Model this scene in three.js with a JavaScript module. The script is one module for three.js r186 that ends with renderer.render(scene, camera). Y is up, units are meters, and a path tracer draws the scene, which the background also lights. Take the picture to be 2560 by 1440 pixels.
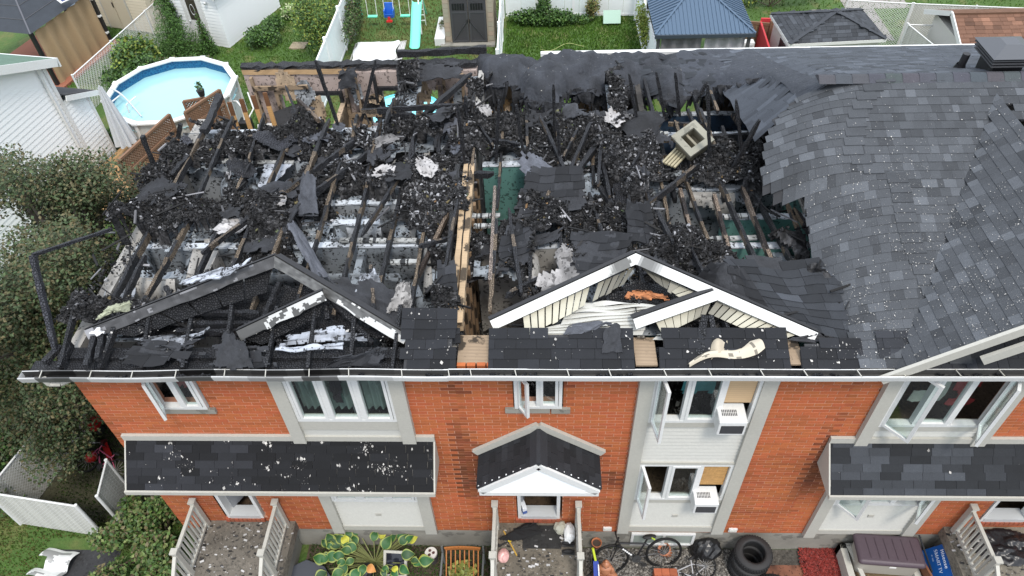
import * as THREE from 'three';
import { RoundedBoxGeometry } from 'three/addons/geometries/RoundedBoxGeometry.js';
import { mergeVertices } from 'three/addons/utils/BufferGeometryUtils.js';

// ---------- camera, sky, sun, exposure ----------
const scene = new THREE.Scene();
const camera = new THREE.PerspectiveCamera(42.683, 16 / 9, 0.1, 400);
camera.position.set(0, 14.3, 6.5684);
camera.up.set(0.0043762, 0.6951968, -0.7188062);
camera.lookAt(-0.040249, 13.5818919, 5.8736231);
const renderer = new THREE.WebGLRenderer({ antialias: true });
renderer.toneMapping = THREE.LinearToneMapping;
renderer.toneMappingExposure = 1.72;
renderer.shadowMap.enabled = true;
{
  const W = 256, H = 128, d = new Float32Array(W * H * 4);
  for (let y = 0; y < H; y++) for (let x = 0; x < W; x++) {
    const el = (y + .5) / H * Math.PI - Math.PI / 2, az = x / W * Math.PI * 2;
    const up = Math.max(0, Math.sin(el));
    const cl = 1 + .10 * Math.sin(az * 3 + el * 5) * Math.cos(el * 4 + az) + .06 * Math.sin(az * 7 - el * 9) * Math.cos(el);
    const L = (el > 0 ? .62 + .55 * up : .32) * cl, i = (y * W + x) * 4;
    d[i] = L * .93; d[i + 1] = L * 1.0; d[i + 2] = L * 1.11; d[i + 3] = 1;
  }
  const t = new THREE.DataTexture(d, W, H, THREE.RGBAFormat, THREE.FloatType);
  t.mapping = THREE.EquirectangularReflectionMapping; t.magFilter = t.minFilter = THREE.LinearFilter;
  t.wrapS = THREE.RepeatWrapping; t.needsUpdate = true;
  scene.background = t; scene.environment = t;
}
const sun = new THREE.DirectionalLight(0xfff6ea, 1.5);
sun.position.set(5, 30, 9); sun.target.position.set(0, 0, -6);
sun.castShadow = true; sun.shadow.radius = 24; sun.shadow.mapSize.set(2048, 2048);
Object.assign(sun.shadow.camera, { left: -26, right: 26, top: 26, bottom: -26, near: 1, far: 80 });
scene.add(sun, sun.target);

// ---------- helpers ----------
let _s = 12345;
const seed = n => { _s = n | 0; };
const R = (a = 1, b) => { _s = (_s + 0x6D2B79F5) | 0; let t = Math.imul(_s ^ (_s >>> 15), 1 | _s); t = (t + Math.imul(t ^ (t >>> 7), 61 | t)) ^ t; const r = ((t ^ (t >>> 14)) >>> 0) / 4294967296; return b === undefined ? r * a : a + r * (b - a); };
const pick = a => a[Math.floor(R(a.length))];
const cl = (x, a = 0, b = 1) => Math.min(b, Math.max(a, x));
const mix = (a, b, t) => a + (b - a) * t;
const mix3 = (a, b, t) => [mix(a[0], b[0], t), mix(a[1], b[1], t), mix(a[2], b[2], t)];
const ss = (a, b, x) => { const t = cl((x - a) / (b - a)); return t * t * (3 - 2 * t); };
const hash = (x, y, s = 0) => { let h = Math.imul(x | 0, 374761393) + Math.imul(y | 0, 668265263) + Math.imul(s | 0, 1442695041); h = Math.imul(h ^ (h >>> 13), 1274126177); return ((h ^ (h >>> 16)) >>> 0) / 4294967296; };
function noise(x, y, p = 0, s = 0) {
  const X = Math.floor(x), Y = Math.floor(y), fx = x - X, fy = y - Y, u = fx * fx * (3 - 2 * fx), v = fy * fy * (3 - 2 * fy);
  const w = p ? q => ((q % p) + p) % p : q => q;
  const a = hash(w(X), w(Y), s), b = hash(w(X + 1), w(Y), s), c = hash(w(X), w(Y + 1), s), d = hash(w(X + 1), w(Y + 1), s);
  return a + (b - a) * u + (c - a) * v + (a - b - c + d) * u * v;
}
const fbm = (x, y, o = 4, p = 0, s = 0) => { let a = 0, k = .5, n = 0; for (let i = 0; i < o; i++) { a += k * noise(x, y, p, s + i * 17); n += k; x *= 2; y *= 2; p *= 2; k *= .5; } return a / n; };
function worley(x, y, p, s) {
  const X = Math.floor(x), Y = Math.floor(y); let d1 = 9, d2 = 9;
  for (let j = -1; j < 2; j++) for (let i = -1; i < 2; i++) {
    const cx = ((X + i) % p + p) % p, cy = ((Y + j) % p + p) % p;
    const dx = X + i + hash(cx, cy, s) - x, dy = Y + j + hash(cx, cy, s + 9) - y, d = Math.hypot(dx, dy);
    if (d < d1) { d2 = d1; d1 = d; } else if (d < d2) d2 = d;
  }
  return d2 - d1;
}
function tex(n, fn, metres, srgb = true) {
  const d = new Uint8Array(n * n * 4);
  for (let y = 0; y < n; y++) for (let x = 0; x < n; x++) {
    let c = fn(x / n, y / n); if (typeof c === 'number') c = [c, c, c];
    const i = (y * n + x) * 4;
    for (let k = 0; k < 3; k++) { let v = cl(c[k]); if (srgb) v = v <= .0031308 ? 12.92 * v : 1.055 * Math.pow(v, 1 / 2.4) - .055; d[i + k] = v * 255; }
    d[i + 3] = 255;
  }
  const t = new THREE.DataTexture(d, n, n); t.wrapS = t.wrapT = THREE.RepeatWrapping; t.magFilter = THREE.LinearFilter; t.minFilter = THREE.LinearMipmapLinearFilter; t.generateMipmaps = true;
  if (srgb) t.colorSpace = THREE.SRGBColorSpace; t.repeat.set(1 / metres, 1 / metres); t.needsUpdate = true; return t;
}
const T = {
  grain: tex(256, (u, v) => .72 + .28 * (.6 * hash(u * 256, v * 256, 3) + .4 * fbm(u * 16, v * 16, 3, 16, 5)), .5),
  brick: tex(512, (u, v) => .62 + .38 * (.35 * hash(u * 512, v * 512, 3) + .65 * fbm(u * 24, v * 40, 3, 8, 5)), 1.3),
  shingle: tex(512, (u, v) => { const h = hash(u * 512, v * 512, 7); return (.5 + .5 * h) * (.75 + .25 * fbm(u * 8, v * 8, 4, 8, 2)) + (h > .985 ? .35 : 0); }, 1.4),
  char: tex(512, (u, v) => { const c = cl(worley(u * 26, v * 26, 26, 1) * 3.2), f = fbm(u * 8, v * 8, 5, 8, 4); return (.25 + .75 * c) * (.45 + .75 * f); }, .9),
  charB: tex(512, (u, v) => cl(worley(u * 26, v * 26, 26, 1) * 2.6) * .8 + .2 * fbm(u * 16, v * 16, 3, 16, 4), .9, false),
  crumb: tex(512, (u, v) => { const f = fbm(u * 14, v * 14, 5, 14, 8), h = hash(u * 512, v * 512, 1); return Math.pow(f, 1.7) * 1.35 * (.6 + .4 * h) + (f > .66 && h > .6 ? .3 : 0); }, 1.1),
  crumbB: tex(512, (u, v) => fbm(u * 14, v * 14, 5, 14, 8), 1.1, false),
  conc: tex(512, (u, v) => { const f = fbm(u * 5, v * 5, 6, 5, 11), g = hash(u * 512, v * 512, 2); return .45 + .45 * f + .12 * g - (fbm(u * 12, v * 12, 4, 12, 33) > .64 ? .2 : 0); }, 2.2),
  litter: tex(512, (u, v) => { const f = fbm(u * 5, v * 5, 6, 5, 11), g = fbm(u * 60, v * 60, 3, 60, 2); return .55 + .5 * (f - .3) - (g > .66 ? .25 : 0) + (g < .27 ? .3 : 0); }, 2.2),
  soot: tex(512, (u, v) => { const f = fbm(u * 4, v * 4, 6, 4, 21), g = fbm(u * 44, v * 44, 3, 44, 3); return mix(1, .4, ss(.46, .7, f)) * (g > .67 ? .35 : .9 + .1 * g); }, 2.0),
  plaster: tex(512, (u, v) => { const f = fbm(u * 6, v * 6, 5, 6, 41), g = fbm(u * 40, v * 40, 3, 40, 3); return mix(1, .4, ss(.46, .72, f)) * (g > .65 + .2 * (.55 - f) ? .12 : 1) * (.9 + .2 * noise(u * 90, v * 12, 0, 8)); }, 1.5),
  wood: tex(512, (u, v) => { const f = fbm(u * 3, v * 60, 4, 3, 9), c = fbm(u * 8, v * 8, 5, 8, 14); return mix(.6 + .4 * f, .12, ss(.56, .68, c)); }, 1.2),
  plank: tex(256, (u, v) => .68 + .32 * fbm(u * 2, v * 40, 4, 2, 9), 1),
  osb: tex(512, (u, v) => { let m = 0; for (let k = 0; k < 3; k++) { const a = k * 1.1 + .3, x = u * 24, y = v * 24; m = Math.max(m, noise(x * (k == 1 ? 2 : .5), y * (k == 1 ? .5 : 2), k == 1 ? 48 : 12, k)); } return .5 + .5 * m; }, .8),
  lawn: tex(512, (u, v) => { const f = fbm(u * 6, v * 6, 5, 6, 3), h = hash(u * 512, v * 512, 5), k = .45 + .55 * h; return mix3([.09 * k, .155 * k, .03 * k], [.19 * k, .18 * k, .06 * k], ss(.45, .85, f)); }, 3),
  liner: tex(256, (u, v) => { const w = cl(worley(u * 14, v * 14, 14, 5) * 2.4); return mix3([.02, .17, .33], [.0, .07, .2], w); }, 1.2),
};
const mats = {};
function mat(name, c, o = {}) {
  if (mats[name]) return mats[name];
  const m = new (o.phys ? THREE.MeshPhysicalMaterial : THREE.MeshStandardMaterial)({ color: new THREE.Color().setRGB(...c), roughness: o.r ?? .85, metalness: o.m ?? 0, vertexColors: true, side: THREE.DoubleSide });
  if (o.map) m.map = T[o.map]; if (o.bump) { m.bumpMap = T[o.bump]; m.bumpScale = o.bs ?? .01; }
  if (o.x) Object.assign(m, o.x);
  m.name = name; return mats[name] = m;
}
const v3 = a => new THREE.Vector3(...a), sub = (a, b) => [a[0] - b[0], a[1] - b[1], a[2] - b[2]], add = (a, b) => [a[0] + b[0], a[1] + b[1], a[2] + b[2]], mul = (a, k) => [a[0] * k, a[1] * k, a[2] * k];
const cross = (a, b) => [a[1] * b[2] - a[2] * b[1], a[2] * b[0] - a[0] * b[2], a[0] * b[1] - a[1] * b[0]], len = a => Math.hypot(...a), nrm = a => { const l = len(a) || 1; return [a[0] / l, a[1] / l, a[2] / l]; }, lerp = mix3;
class MB {
  constructor() { this.p = []; this.n = []; this.c = []; }
  tri(a, b, c, k = [1, 1, 1]) { const n = nrm(cross(sub(b, a), sub(c, a))); for (const v of [a, b, c]) { this.p.push(...v); this.n.push(...n); this.c.push(...k); } return this; }
  q(a, b, c, d, k) { return this.tri(a, b, c, k).tri(a, c, d, k); }
  hex(P, k) { // eight corners: bottom loop 0-3, top loop 4-7
    this.q(P[3], P[2], P[1], P[0], k); this.q(P[4], P[5], P[6], P[7], k);
    for (let i = 0; i < 4; i++) { const j = (i + 1) % 4; this.q(P[i], P[j], P[j + 4], P[i + 4], k); } return this;
  }
  box(x0, x1, y0, y1, z0, z1, k) { return this.hex([[x0, y0, z1], [x1, y0, z1], [x1, y0, z0], [x0, y0, z0], [x0, y1, z1], [x1, y1, z1], [x1, y1, z0], [x0, y1, z0]], k); }
  bar(A, B, w, h, k, o = {}) { // a beam from A to B; o.seg rough segments, o.j jitter, o.t end taper
    const d = nrm(sub(B, A)); let up = o.up || (Math.abs(d[1]) > .9 ? [0, 0, 1] : [0, 1, 0]); const s = nrm(cross(d, up)); up = cross(s, d);
    const n = o.seg || 1, rings = [], kf = typeof k === 'function' ? k : () => k;
    for (let i = 0; i <= n; i++) {
      const t = i / n, c = lerp(A, B, t), q = o.t ? (i == n ? o.t : i == 0 && o.t0 ? o.t0 : 1) : 1, j = o.j || 0;
      rings.push([[-1, -1], [1, -1], [1, 1], [-1, 1]].map(([a, b]) => add(c, add(mul(s, a * w / 2 * q * (1 + R(-j, j))), mul(up, b * h / 2 * q * (1 + R(-j, j)))))));
    }
    for (let i = 0; i < n; i++) for (let m = 0; m < 4; m++) { const m2 = (m + 1) % 4; this.q(rings[i][m], rings[i][m2], rings[i + 1][m2], rings[i + 1][m], kf((i + .5) / n, m)); }
    this.q(rings[0][3], rings[0][2], rings[0][1], rings[0][0], kf(0, 0)); this.q(rings[n][0], rings[n][1], rings[n][2], rings[n][3], kf(1, 0)); return this;
  }
  cyl(A, B, r0, r1 = r0, n = 8, k, caps = true) {
    const d = nrm(sub(B, A)), u = nrm(cross(d, Math.abs(d[1]) > .9 ? [1, 0, 0] : [0, 1, 0])), v = cross(d, u), P = (c, r, a) => add(c, add(mul(u, r * Math.cos(a)), mul(v, r * Math.sin(a))));
    k = k || [1, 1, 1];
    for (let i = 0; i < n; i++) {
      const a = i / n * 6.28319, b = (i + 1) / n * 6.28319, q = [P(A, r0, a), P(A, r0, b), P(B, r1, b), P(B, r1, a)];
      const na = add(mul(u, Math.cos(a)), mul(v, Math.sin(a))), nb = add(mul(u, Math.cos(b)), mul(v, Math.sin(b)));
      for (const [v_, nn] of [[q[0], na], [q[1], nb], [q[2], nb], [q[0], na], [q[2], nb], [q[3], na]]) { this.p.push(...v_); this.n.push(...nn); this.c.push(...k); }
      if (caps) { this.tri(A, q[1], q[0], k); this.tri(B, q[3], q[2], k); }
    }
    return this;
  }
  tube(pts, r, n = 6, k) { for (let i = 0; i + 1 < pts.length; i++) this.cyl(pts[i], pts[i + 1], r, r, n, k, i == 0 || i + 2 == pts.length); return this; }
  geo(g, m, k = [1, 1, 1]) {
    g = g.index ? g.toNonIndexed() : g.clone(); if (m) g.applyMatrix4(m);
    const p = g.attributes.position.array, n = g.attributes.normal.array;
    for (let i = 0; i < p.length; i += 3) { this.p.push(p[i], p[i + 1], p[i + 2]); this.n.push(n[i], n[i + 1], n[i + 2]); this.c.push(...k); } return this;
  }
  sheet(P, nu, nv, th, kf, keep) { // warped sheet with thickness, ragged where keep() says no
    const g = [], nn = [], on = [], e = 1e-3;
    const kp = (i, j) => i >= 0 && j >= 0 && i < nu && j < nv && on[j * nu + i];
    for (let j = 0; j <= nv; j++) for (let i = 0; i <= nu; i++) g.push(P(i / nu, j / nv));
    const G = (i, j) => g[j * (nu + 1) + i];
    for (let j = 0; j < nv; j++) for (let i = 0; i < nu; i++) on.push(!keep || keep((i + .5) / nu, (j + .5) / nv));
    for (let j = 0; j <= nv; j++) for (let i = 0; i <= nu; i++) nn.push(nrm(cross(sub(G(Math.min(i + 1, nu), j), G(Math.max(i - 1, 0), j)), sub(G(i, Math.min(j + 1, nv)), G(i, Math.max(j - 1, 0))))));
    const N = (i, j) => nn[j * (nu + 1) + i];
    const v = (a, n, k) => { this.p.push(...a); this.n.push(...n); this.c.push(...k); };
    for (let j = 0; j < nv; j++) for (let i = 0; i < nu; i++) if (on[j * nu + i]) {
      const k = kf ? kf((i + .5) / nu, (j + .5) / nv) : [1, 1, 1], id = [[i, j], [i + 1, j], [i + 1, j + 1], [i, j + 1]];
      const top = id.map(([a, b]) => G(a, b)), nt = id.map(([a, b]) => N(a, b)), bot = top.map((t, m) => add(t, mul(nt[m], -th)));
      for (const m of [0, 1, 2, 0, 2, 3]) v(top[m], nt[m], k);
      if (th) {
        for (const m of [0, 2, 1, 0, 3, 2]) v(bot[m], mul(nt[m], -1), k);
        if (!kp(i, j - 1)) this.q(bot[0], bot[1], top[1], top[0], k); if (!kp(i + 1, j)) this.q(bot[1], bot[2], top[2], top[1], k);
        if (!kp(i, j + 1)) this.q(bot[2], bot[3], top[3], top[2], k); if (!kp(i - 1, j)) this.q(bot[3], bot[0], top[0], top[3], k);
      }
    }
    return this;
  }
  geometry() {
    const g = new THREE.BufferGeometry(), p = this.p, n = this.n, m = p.length / 3, uv = new Float32Array(m * 2);
    for (let i = 0; i < m; i += 3) {
      const ax = Math.abs(n[i * 3]), ay = Math.abs(n[i * 3 + 1]), az = Math.abs(n[i * 3 + 2]);
      for (let k = i; k < i + 3; k++) {
        const x = p[k * 3], y = p[k * 3 + 1], z = p[k * 3 + 2];
        if (ay >= ax && ay >= az) { uv[k * 2] = x; uv[k * 2 + 1] = z; } else if (ax > az) { uv[k * 2] = z; uv[k * 2 + 1] = y; } else { uv[k * 2] = x; uv[k * 2 + 1] = y; }
      }
    }
    g.setAttribute('position', new THREE.Float32BufferAttribute(p, 3)); g.setAttribute('normal', new THREE.Float32BufferAttribute(n, 3));
    g.setAttribute('color', new THREE.Float32BufferAttribute(this.c, 3)); g.setAttribute('uv', new THREE.BufferAttribute(uv, 2)); return g;
  }
  build(name, m, parent = scene, label) { return put(name, this.geometry(), m, parent, label); }
}
const mb = () => new MB();
const used = {};
const numbered = n => { const k = used[n] = (used[n] ?? -1) + 1; return k ? n + '_' + String(k).padStart(3, '0') : n; };
function put(name, g, m, parent = scene, label) {
  const o = new THREE.Mesh(g, m); o.name = parent === scene ? numbered(name) : name; o.castShadow = o.receiveShadow = true; parent.add(o);
  if (parent._w) o.position.copy(parent._w).negate(); if (label) o.userData.label = label; return o;
}
// a thing: a Group at its base; world = true lets its parts be written in world metres, else they are local and turned by rot
function thing(name, label, category, pos, o = {}) {
  const g = new THREE.Group(); g.name = numbered(name); scene.add(g); g.position.set(...pos); g.userData = { label, category };
  if (o.group) g.userData.group = o.group; if (o.world) g._w = g.position.clone(); if (o.rot) g.rotation.y = o.rot * Math.PI / 180; return g;
}
function copyOf(src, pos, rot, label) { const c = src.clone(); c.name = numbered(src.name.replace(/_\d+$/, '')); scene.add(c); c.position.set(...pos); if (rot !== undefined) c.rotation.y = rot * Math.PI / 180; c.userData = { ...src.userData }; if (label) c.userData.label = label; return c; }
const tag = (o, label, category, group) => { o.userData.label = label; o.userData.category = category; if (group) o.userData.group = group; return o; };
const kind = (o, k) => { o.userData.kind = k; return o; };
function inst(name, g, m, list, parent = scene) { // list of {p, q|e, s, c}: one object of many pieces nobody could count
  const im = new THREE.InstancedMesh(g, m, list.length), M4 = new THREE.Matrix4(), Q = new THREE.Quaternion(), E = new THREE.Euler(), C = new THREE.Color();
  list.forEach((l, i) => { Q.setFromEuler(E.set(...l.e)); M4.compose(v3(l.p), Q, v3(typeof l.s === 'number' ? [l.s, l.s, l.s] : l.s)); im.setMatrixAt(i, M4); im.setColorAt(i, C.setRGB(...l.c)); });
  im.name = parent === scene ? numbered(name) : name; im.castShadow = im.receiveShadow = true; parent.add(im); if (parent._w) im.position.copy(parent._w).negate(); return im;
}
const inPoly = (x, y, P) => { let c = false; for (let i = 0, j = P.length - 1; i < P.length; j = i++) if ((P[i][1] > y) !== (P[j][1] > y) && x < (P[j][0] - P[i][0]) * (y - P[i][1]) / (P[j][1] - P[i][1]) + P[i][0]) c = !c; return c; };
const xz = a => a.map(p => [p[0], p[2]]);

// ---------- materials ----------
const M = {
  mortar: mat('mortar', [.58, .30, .20], { map: 'grain' }), brick: mat('brick', [1, 1, 1], { map: 'brick', r: .9 }), conc: mat('concrete', [.37, .355, .31], { map: 'conc', bump: 'crumbB', bs: .004 }),
  litter: mat('littered_concrete', [.21, .19, .16], { map: 'litter' }),
  white: mat('white_vinyl', [.78, .79, .78], { r: .45, map: 'grain' }), trim: mat('putty_trim', [.50, .49, .44], { map: 'grain', r: .7 }), siding: mat('vinyl_siding', [.60, .60, .56], { r: .5, map: 'grain' }),
  bright: mat('white_siding', [.80, .83, .84], { r: .5 }),
  shingle: mat('shingle', [1, 1, 1], { map: 'shingle', bump: 'grain', bs: .003, r: .78, phys: true, x: { specularIntensity: .55 } }), tar: mat('roof_felt', [.035, .036, .04], { map: 'grain' }),
  char: mat('charred_wood', [.034, .036, .042], { map: 'char', bump: 'charB', bs: .02, r: .55, phys: true, x: { specularIntensity: .7 } }), wood: mat('scorched_wood', [.35, .26, .175], { map: 'wood' }), tan: mat('clean_wood', [.52, .35, .19], { map: 'plank' }),
  debris: mat('debris', [1, 1, 1], { map: 'crumb', bump: 'crumbB', bs: .05, r: .7, phys: true, x: { specularIntensity: .5 } }), ash: mat('ash', [1, 1, 1], { r: .6, phys: true, x: { specularIntensity: .45 } }),
  plaster: mat('sooty_drywall', [.31, .335, .365], { map: 'plaster' }), grey: mat('grey_drywall', [.36, .35, .33], { map: 'soot' }), teal: mat('teal_paint', [.115, .27, .245], { map: 'soot' }), navy: mat('navy_paint', [.02, .045, .085], { map: 'soot' }),
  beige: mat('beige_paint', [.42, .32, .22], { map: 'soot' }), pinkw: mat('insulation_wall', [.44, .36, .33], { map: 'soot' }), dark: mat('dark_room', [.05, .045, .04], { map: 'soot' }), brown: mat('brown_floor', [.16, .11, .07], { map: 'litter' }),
  black: mat('black_plastic', [.014, .014, .016], { r: .45 }), rubber: mat('rubber', [.02, .02, .021], { r: .7, map: 'grain' }), dgrey: mat('dark_grey', [.06, .062, .068], { r: .6 }), mgrey: mat('mid_grey', [.25, .26, .28], { r: .5 }),
  glass: mat('glass', [.92, .97, .96], { phys: true, r: .03, x: { transmission: 1, thickness: 0, ior: 1.5 } }),
  ply: mat('plywood', [.58, .41, .24], { map: 'plank' }), osb: mat('osb', [.55, .31, .11], { map: 'osb' }),
  galv: mat('galvanised', [.62, .64, .65], { r: .4, m: .3 }), any: mat('plain', [1, 1, 1], { r: .7 }), gloss: mat('plain_gloss', [1, 1, 1], { r: .35 }), leaf: mat('leaf', [1, 1, 1], { r: .6, x: { } }),
  cloth: mat('cloth', [1, 1, 1], { r: .95, map: 'grain' }), blue: mat('blue_grey_drywall', [.20, .225, .25], { map: 'plaster' }), lattice: mat('lattice_wood', [.25, .14, .085], { map: 'plank' }),
};

// ---------- ground ----------
{
  const g = new THREE.PlaneGeometry(160, 160, 1, 1); g.rotateX(-Math.PI / 2); g.translate(0, 0, -30);
  const m = mb().geo(g).build('ground', mat('lawn', [.8, .95, .8], { map: 'lawn', bump: 'crumbB', bs: .03 })); kind(m, 'structure');
}
// ---------- three row houses: brick front at z = 0, rear wall at z = -8.2, eaves at y = 6.2 ----------
const XL = -7.08, PW = -1.3, X2 = 4.55, XR = 12;
const H1 = thing('row_house', 'burnt end row house whose charred roof has fallen onto its bare joists', 'house', [-4.2, 0, -4.1], { world: true });
const H2 = thing('row_house', 'middle row house with collapsed roof and small gabled hood over its front door', 'house', [1.6, 0, -4.1], { world: true });
const H3 = thing('row_house', 'row house with intact dark grey shingle roof dusted with pale ash', 'house', [8.3, 0, -4.1], { world: true });

const unitBrick = (() => { const out = []; seed(5); for (let i = 0; i < 9; i++) { const t = R(.86, 1.1), w = R(-.012, .02), k = [.50 * t, (.132 + w) * t, .044 * t]; out.push(mb().box(0, 1, 0, .064, -.06, 0, k).geometry()); } return out; })();
function brickWall(house, x0, x1, y0, y1, holes, hidden, soot) {
  const s = new THREE.Shape([[x0, y0], [x1, y0], [x1, y1], [x0, y1]].map(p => new THREE.Vector2(...p)));
  for (const [a, b, c, d] of holes) s.holes.push(new THREE.Path([[a, c], [a, d], [b, d], [b, c]].map(p => new THREE.Vector2(...p))));
  const g = new THREE.ExtrudeGeometry(s, { depth: .19, bevelEnabled: false }); g.translate(0, 0, -.1945);
  const wall = mb().geo(g).build('wall', M.mortar, house), full = [], rest = mb();
  const L = .245, J = .013, C = .0775;
  for (let r = 0, y = y0 + .006; y + .066 < y1; r++, y += C) for (let x = x0 - (r % 2) * (L / 2) - R(.0, .01); x < x1; x += L + J) {
    let segs = [[Math.max(x, x0), Math.min(x + L, x1)]];
    for (const [a, b, c, d] of holes) if (y + .066 > c && y < d) segs = segs.flatMap(([p, q]) => [[p, Math.min(q, a)], [Math.max(p, b), q]]).filter(([p, q]) => q - p > .02);
    for (const [p, q] of segs) if (q - p > .02) full.push([p, q, y, R(-.002, .003)]);
  }
  const vis = b => !(b[2] > 5.5 || hidden.some(([a, c, d, e]) => b[1] > a && b[0] < c && b[2] > d && b[2] < e));
  const cand = full.filter(b => vis(b) && b[1] - b[0] > L - .005).sort((a, b) => Math.hypot(a[0], 14.3 - a[2], 6.57) - Math.hypot(b[0], 14.3 - b[2], 6.57)).slice(0, 300), ind = new Set(cand);
  for (const b of full) {
    const st = soot ? soot(b[0], b[2]) : 1;
    if (ind.has(b)) { const m = put('brick', pick(unitBrick), M.brick, wall); m.position.set(b[0], b[2], b[3]); m.scale.x = b[1] - b[0]; }
    else { const t = R(.82, 1.1) * (noise(b[0] * .9 + 3, b[2] * 13) > .68 ? .8 : 1) * st, w = R(-.012, .02); rest.box(b[0], b[1], b[2], b[2] + .064, -.06, b[3], [.50 * t, (.132 + w) * t, .044 * t]); }
  }
  kind(rest.build('bricks', M.brick, wall), 'stuff'); return wall;
}
// frame of bars round a rectangle in the plane z
const frame = (m, x0, x1, y0, y1, z0, z1, w, k) => m.box(x0, x1, y0, y0 + w, z0, z1, k).box(x0, x1, y1 - w, y1, z0, z1, k).box(x0, x0 + w, y0 + w, y1 - w, z0, z1, k).box(x1 - w, x1, y0 + w, y1 - w, z0, z1, k);
function windowAt(house, x0, x1, y0, y1, splits, o = {}) { // splits: pane edges as fractions; o.open {index: [hinge side, degrees]}; o.gone panes
  const z = o.z ?? .03, f = frame(mb(), x0, x1, y0, y1, z - .09, z + .02, .05), e = [0, ...splits, 1].map(t => mix(x0 + .03, x1 - .03, t));
  for (const t of e.slice(1, -1)) f.box(t - .03, t + .03, y0 + .05, y1 - .05, z - .09, z + .015);
  const win = f.build('window', M.white, house);
  for (let i = 0; i + 1 < e.length; i++) {
    const a = e[i] + .03, b = e[i + 1] - .03, c = y0 + .05, d = y1 - .05, op = o.open && o.open[i];
    if (o.board && o.board[i]) { mb().box(a, b, c + o.board[i][1], d, z - .05, z - .03).build('board', o.board[i][0], win); continue; }
    if (o.gone && o.gone.includes(i)) continue;
    if (op) {
      const w = b - a, s = mb(), hinge = op[0] < 0 ? a : b, sh = frame(mb(), 0, w, 0, d - c, -.02, .025, .05).build('open_sash', M.white, win);
      const pn = mb().box(.05, w - .05, .05, d - c - .05, -.003, .003).build('sash_pane', M.glass, win);
      for (const m of [sh, pn]) { m.position.set(hinge, c, z); m.rotation.y = op[0] < 0 ? -op[1] * Math.PI / 180 : Math.PI + op[1] * Math.PI / 180; }
    } else {
      frame(mb(), a, b, c, d, z - .05, z + .028, .045).build('sash', M.white, win);
      mb().box(a + .04, b - .04, c + .04, d - .04, z - .016, z - .01).build('pane', M.glass, win);
    }
  }
  return win;
}
function siding(parent, x0, x1, y0, y1, z, m = M.siding, e = .1, nm = 'siding_plank', xf) { // lapped horizontal boards
  for (let y = y0; y < y1 - .01; y += e) { const t = Math.min(y + e, y1), [a, b] = xf ? xf((y + t) / 2) : [x0, x1]; if (b - a < .02) continue;
    mb().hex([[a, y, z + .032], [b, y, z + .032], [b, y, z - .01], [a, y, z - .01], [a, t, z + .003], [b, t, z + .003], [b, t, z - .01], [a, t, z - .01]]).build(nm, m, parent); }
}
const pilaster = (h, x0, x1, y0, y1) => mb().box(x0, x1, y0, y1, -.05, .09).build('pilaster', M.trim, h);

// shingles laid in courses on any surface; the first `single` that show are parts of their own, the rest one part
function shingles(parent, S, LU, LV, o = {}) {
  const ex = o.ex ?? .145, base = o.base ?? [.058, .063, .074], rest = mb(), all = [], e = .01;
  const nAt = (u, v) => { const n = nrm(cross(sub(S(u + e, v), S(u - e, v)), sub(S(u, v + e), S(u, v - e)))); return n[1] < 0 ? mul(n, -1) : n; };
  for (let i = 0, v = 0; v < LV; i++, v += ex) for (let u = -R(.3); u < LU;) {
    const w = R(o.w0 ?? .13, o.w1 ?? .34), a = Math.max(0, u), b = Math.min(LU, u + w); u += w; if (b - a < .02) continue;
    const mu = (a + b) / 2, mv = v + ex / 2; let a2 = a; if (o.clip) { a2 = Math.max(a, o.clip(mv)); if (b - a2 < .02) continue; } if (o.keep && !o.keep(o.clip ? b - .01 : mu, mv)) continue;
    all.push([a2, b, v, Math.min(v + ex * 1.12, LV + ex * .3)]);
  }
  const ind = new Set(o.single ? (o.rank ? all.slice().sort((p, q) => o.rank(q) - o.rank(p)) : all).slice(0, o.single) : []);
  const one = (m, [a, b, v0, v1]) => {
    const h = R(), t = (h < .16 ? R(.62, .8) : h > .84 ? R(1.25, 1.65) : R(.9, 1.12)) * (o.tone ? o.tone((a + b) / 2, v0) : 1), k = [base[0] * t, base[1] * t, base[2] * t];
    const l0 = (o.lift ?? .011) + R(.005), l1 = .002 + R(.003), n0 = nAt((a + b) / 2, v0), g = o.gap ?? .0025, n = o.nu || 1;
    for (let s = 0; s < n; s++) {
      const p = mix(a + g, b - g, s / n), q = mix(a + g, b - g, (s + 1) / n), P = (u, v, l) => add(S(u, v), mul(n0, l));
      const A = P(p, v0, l0), B = P(q, v0, l0), C = P(q, v1, l1), D = P(p, v1, l1);
      m.q(A, B, C, D, k); m.q(P(p, v0, -.004), P(q, v0, -.004), B, A, k); if (s == 0) m.q(D, P(p, v1, -.004), P(p, v0, -.004), A, k); if (s == n - 1) m.q(B, P(q, v0, -.004), P(q, v1, -.004), C, k);
    }
    return m;
  };
  for (const s of all) if (ind.has(s)) one(mb(), s).build('shingle', M.shingle, parent); else one(rest, s);
  if (rest.p.length) kind(rest.build('shingles', M.shingle, parent), 'stuff');
}
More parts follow.
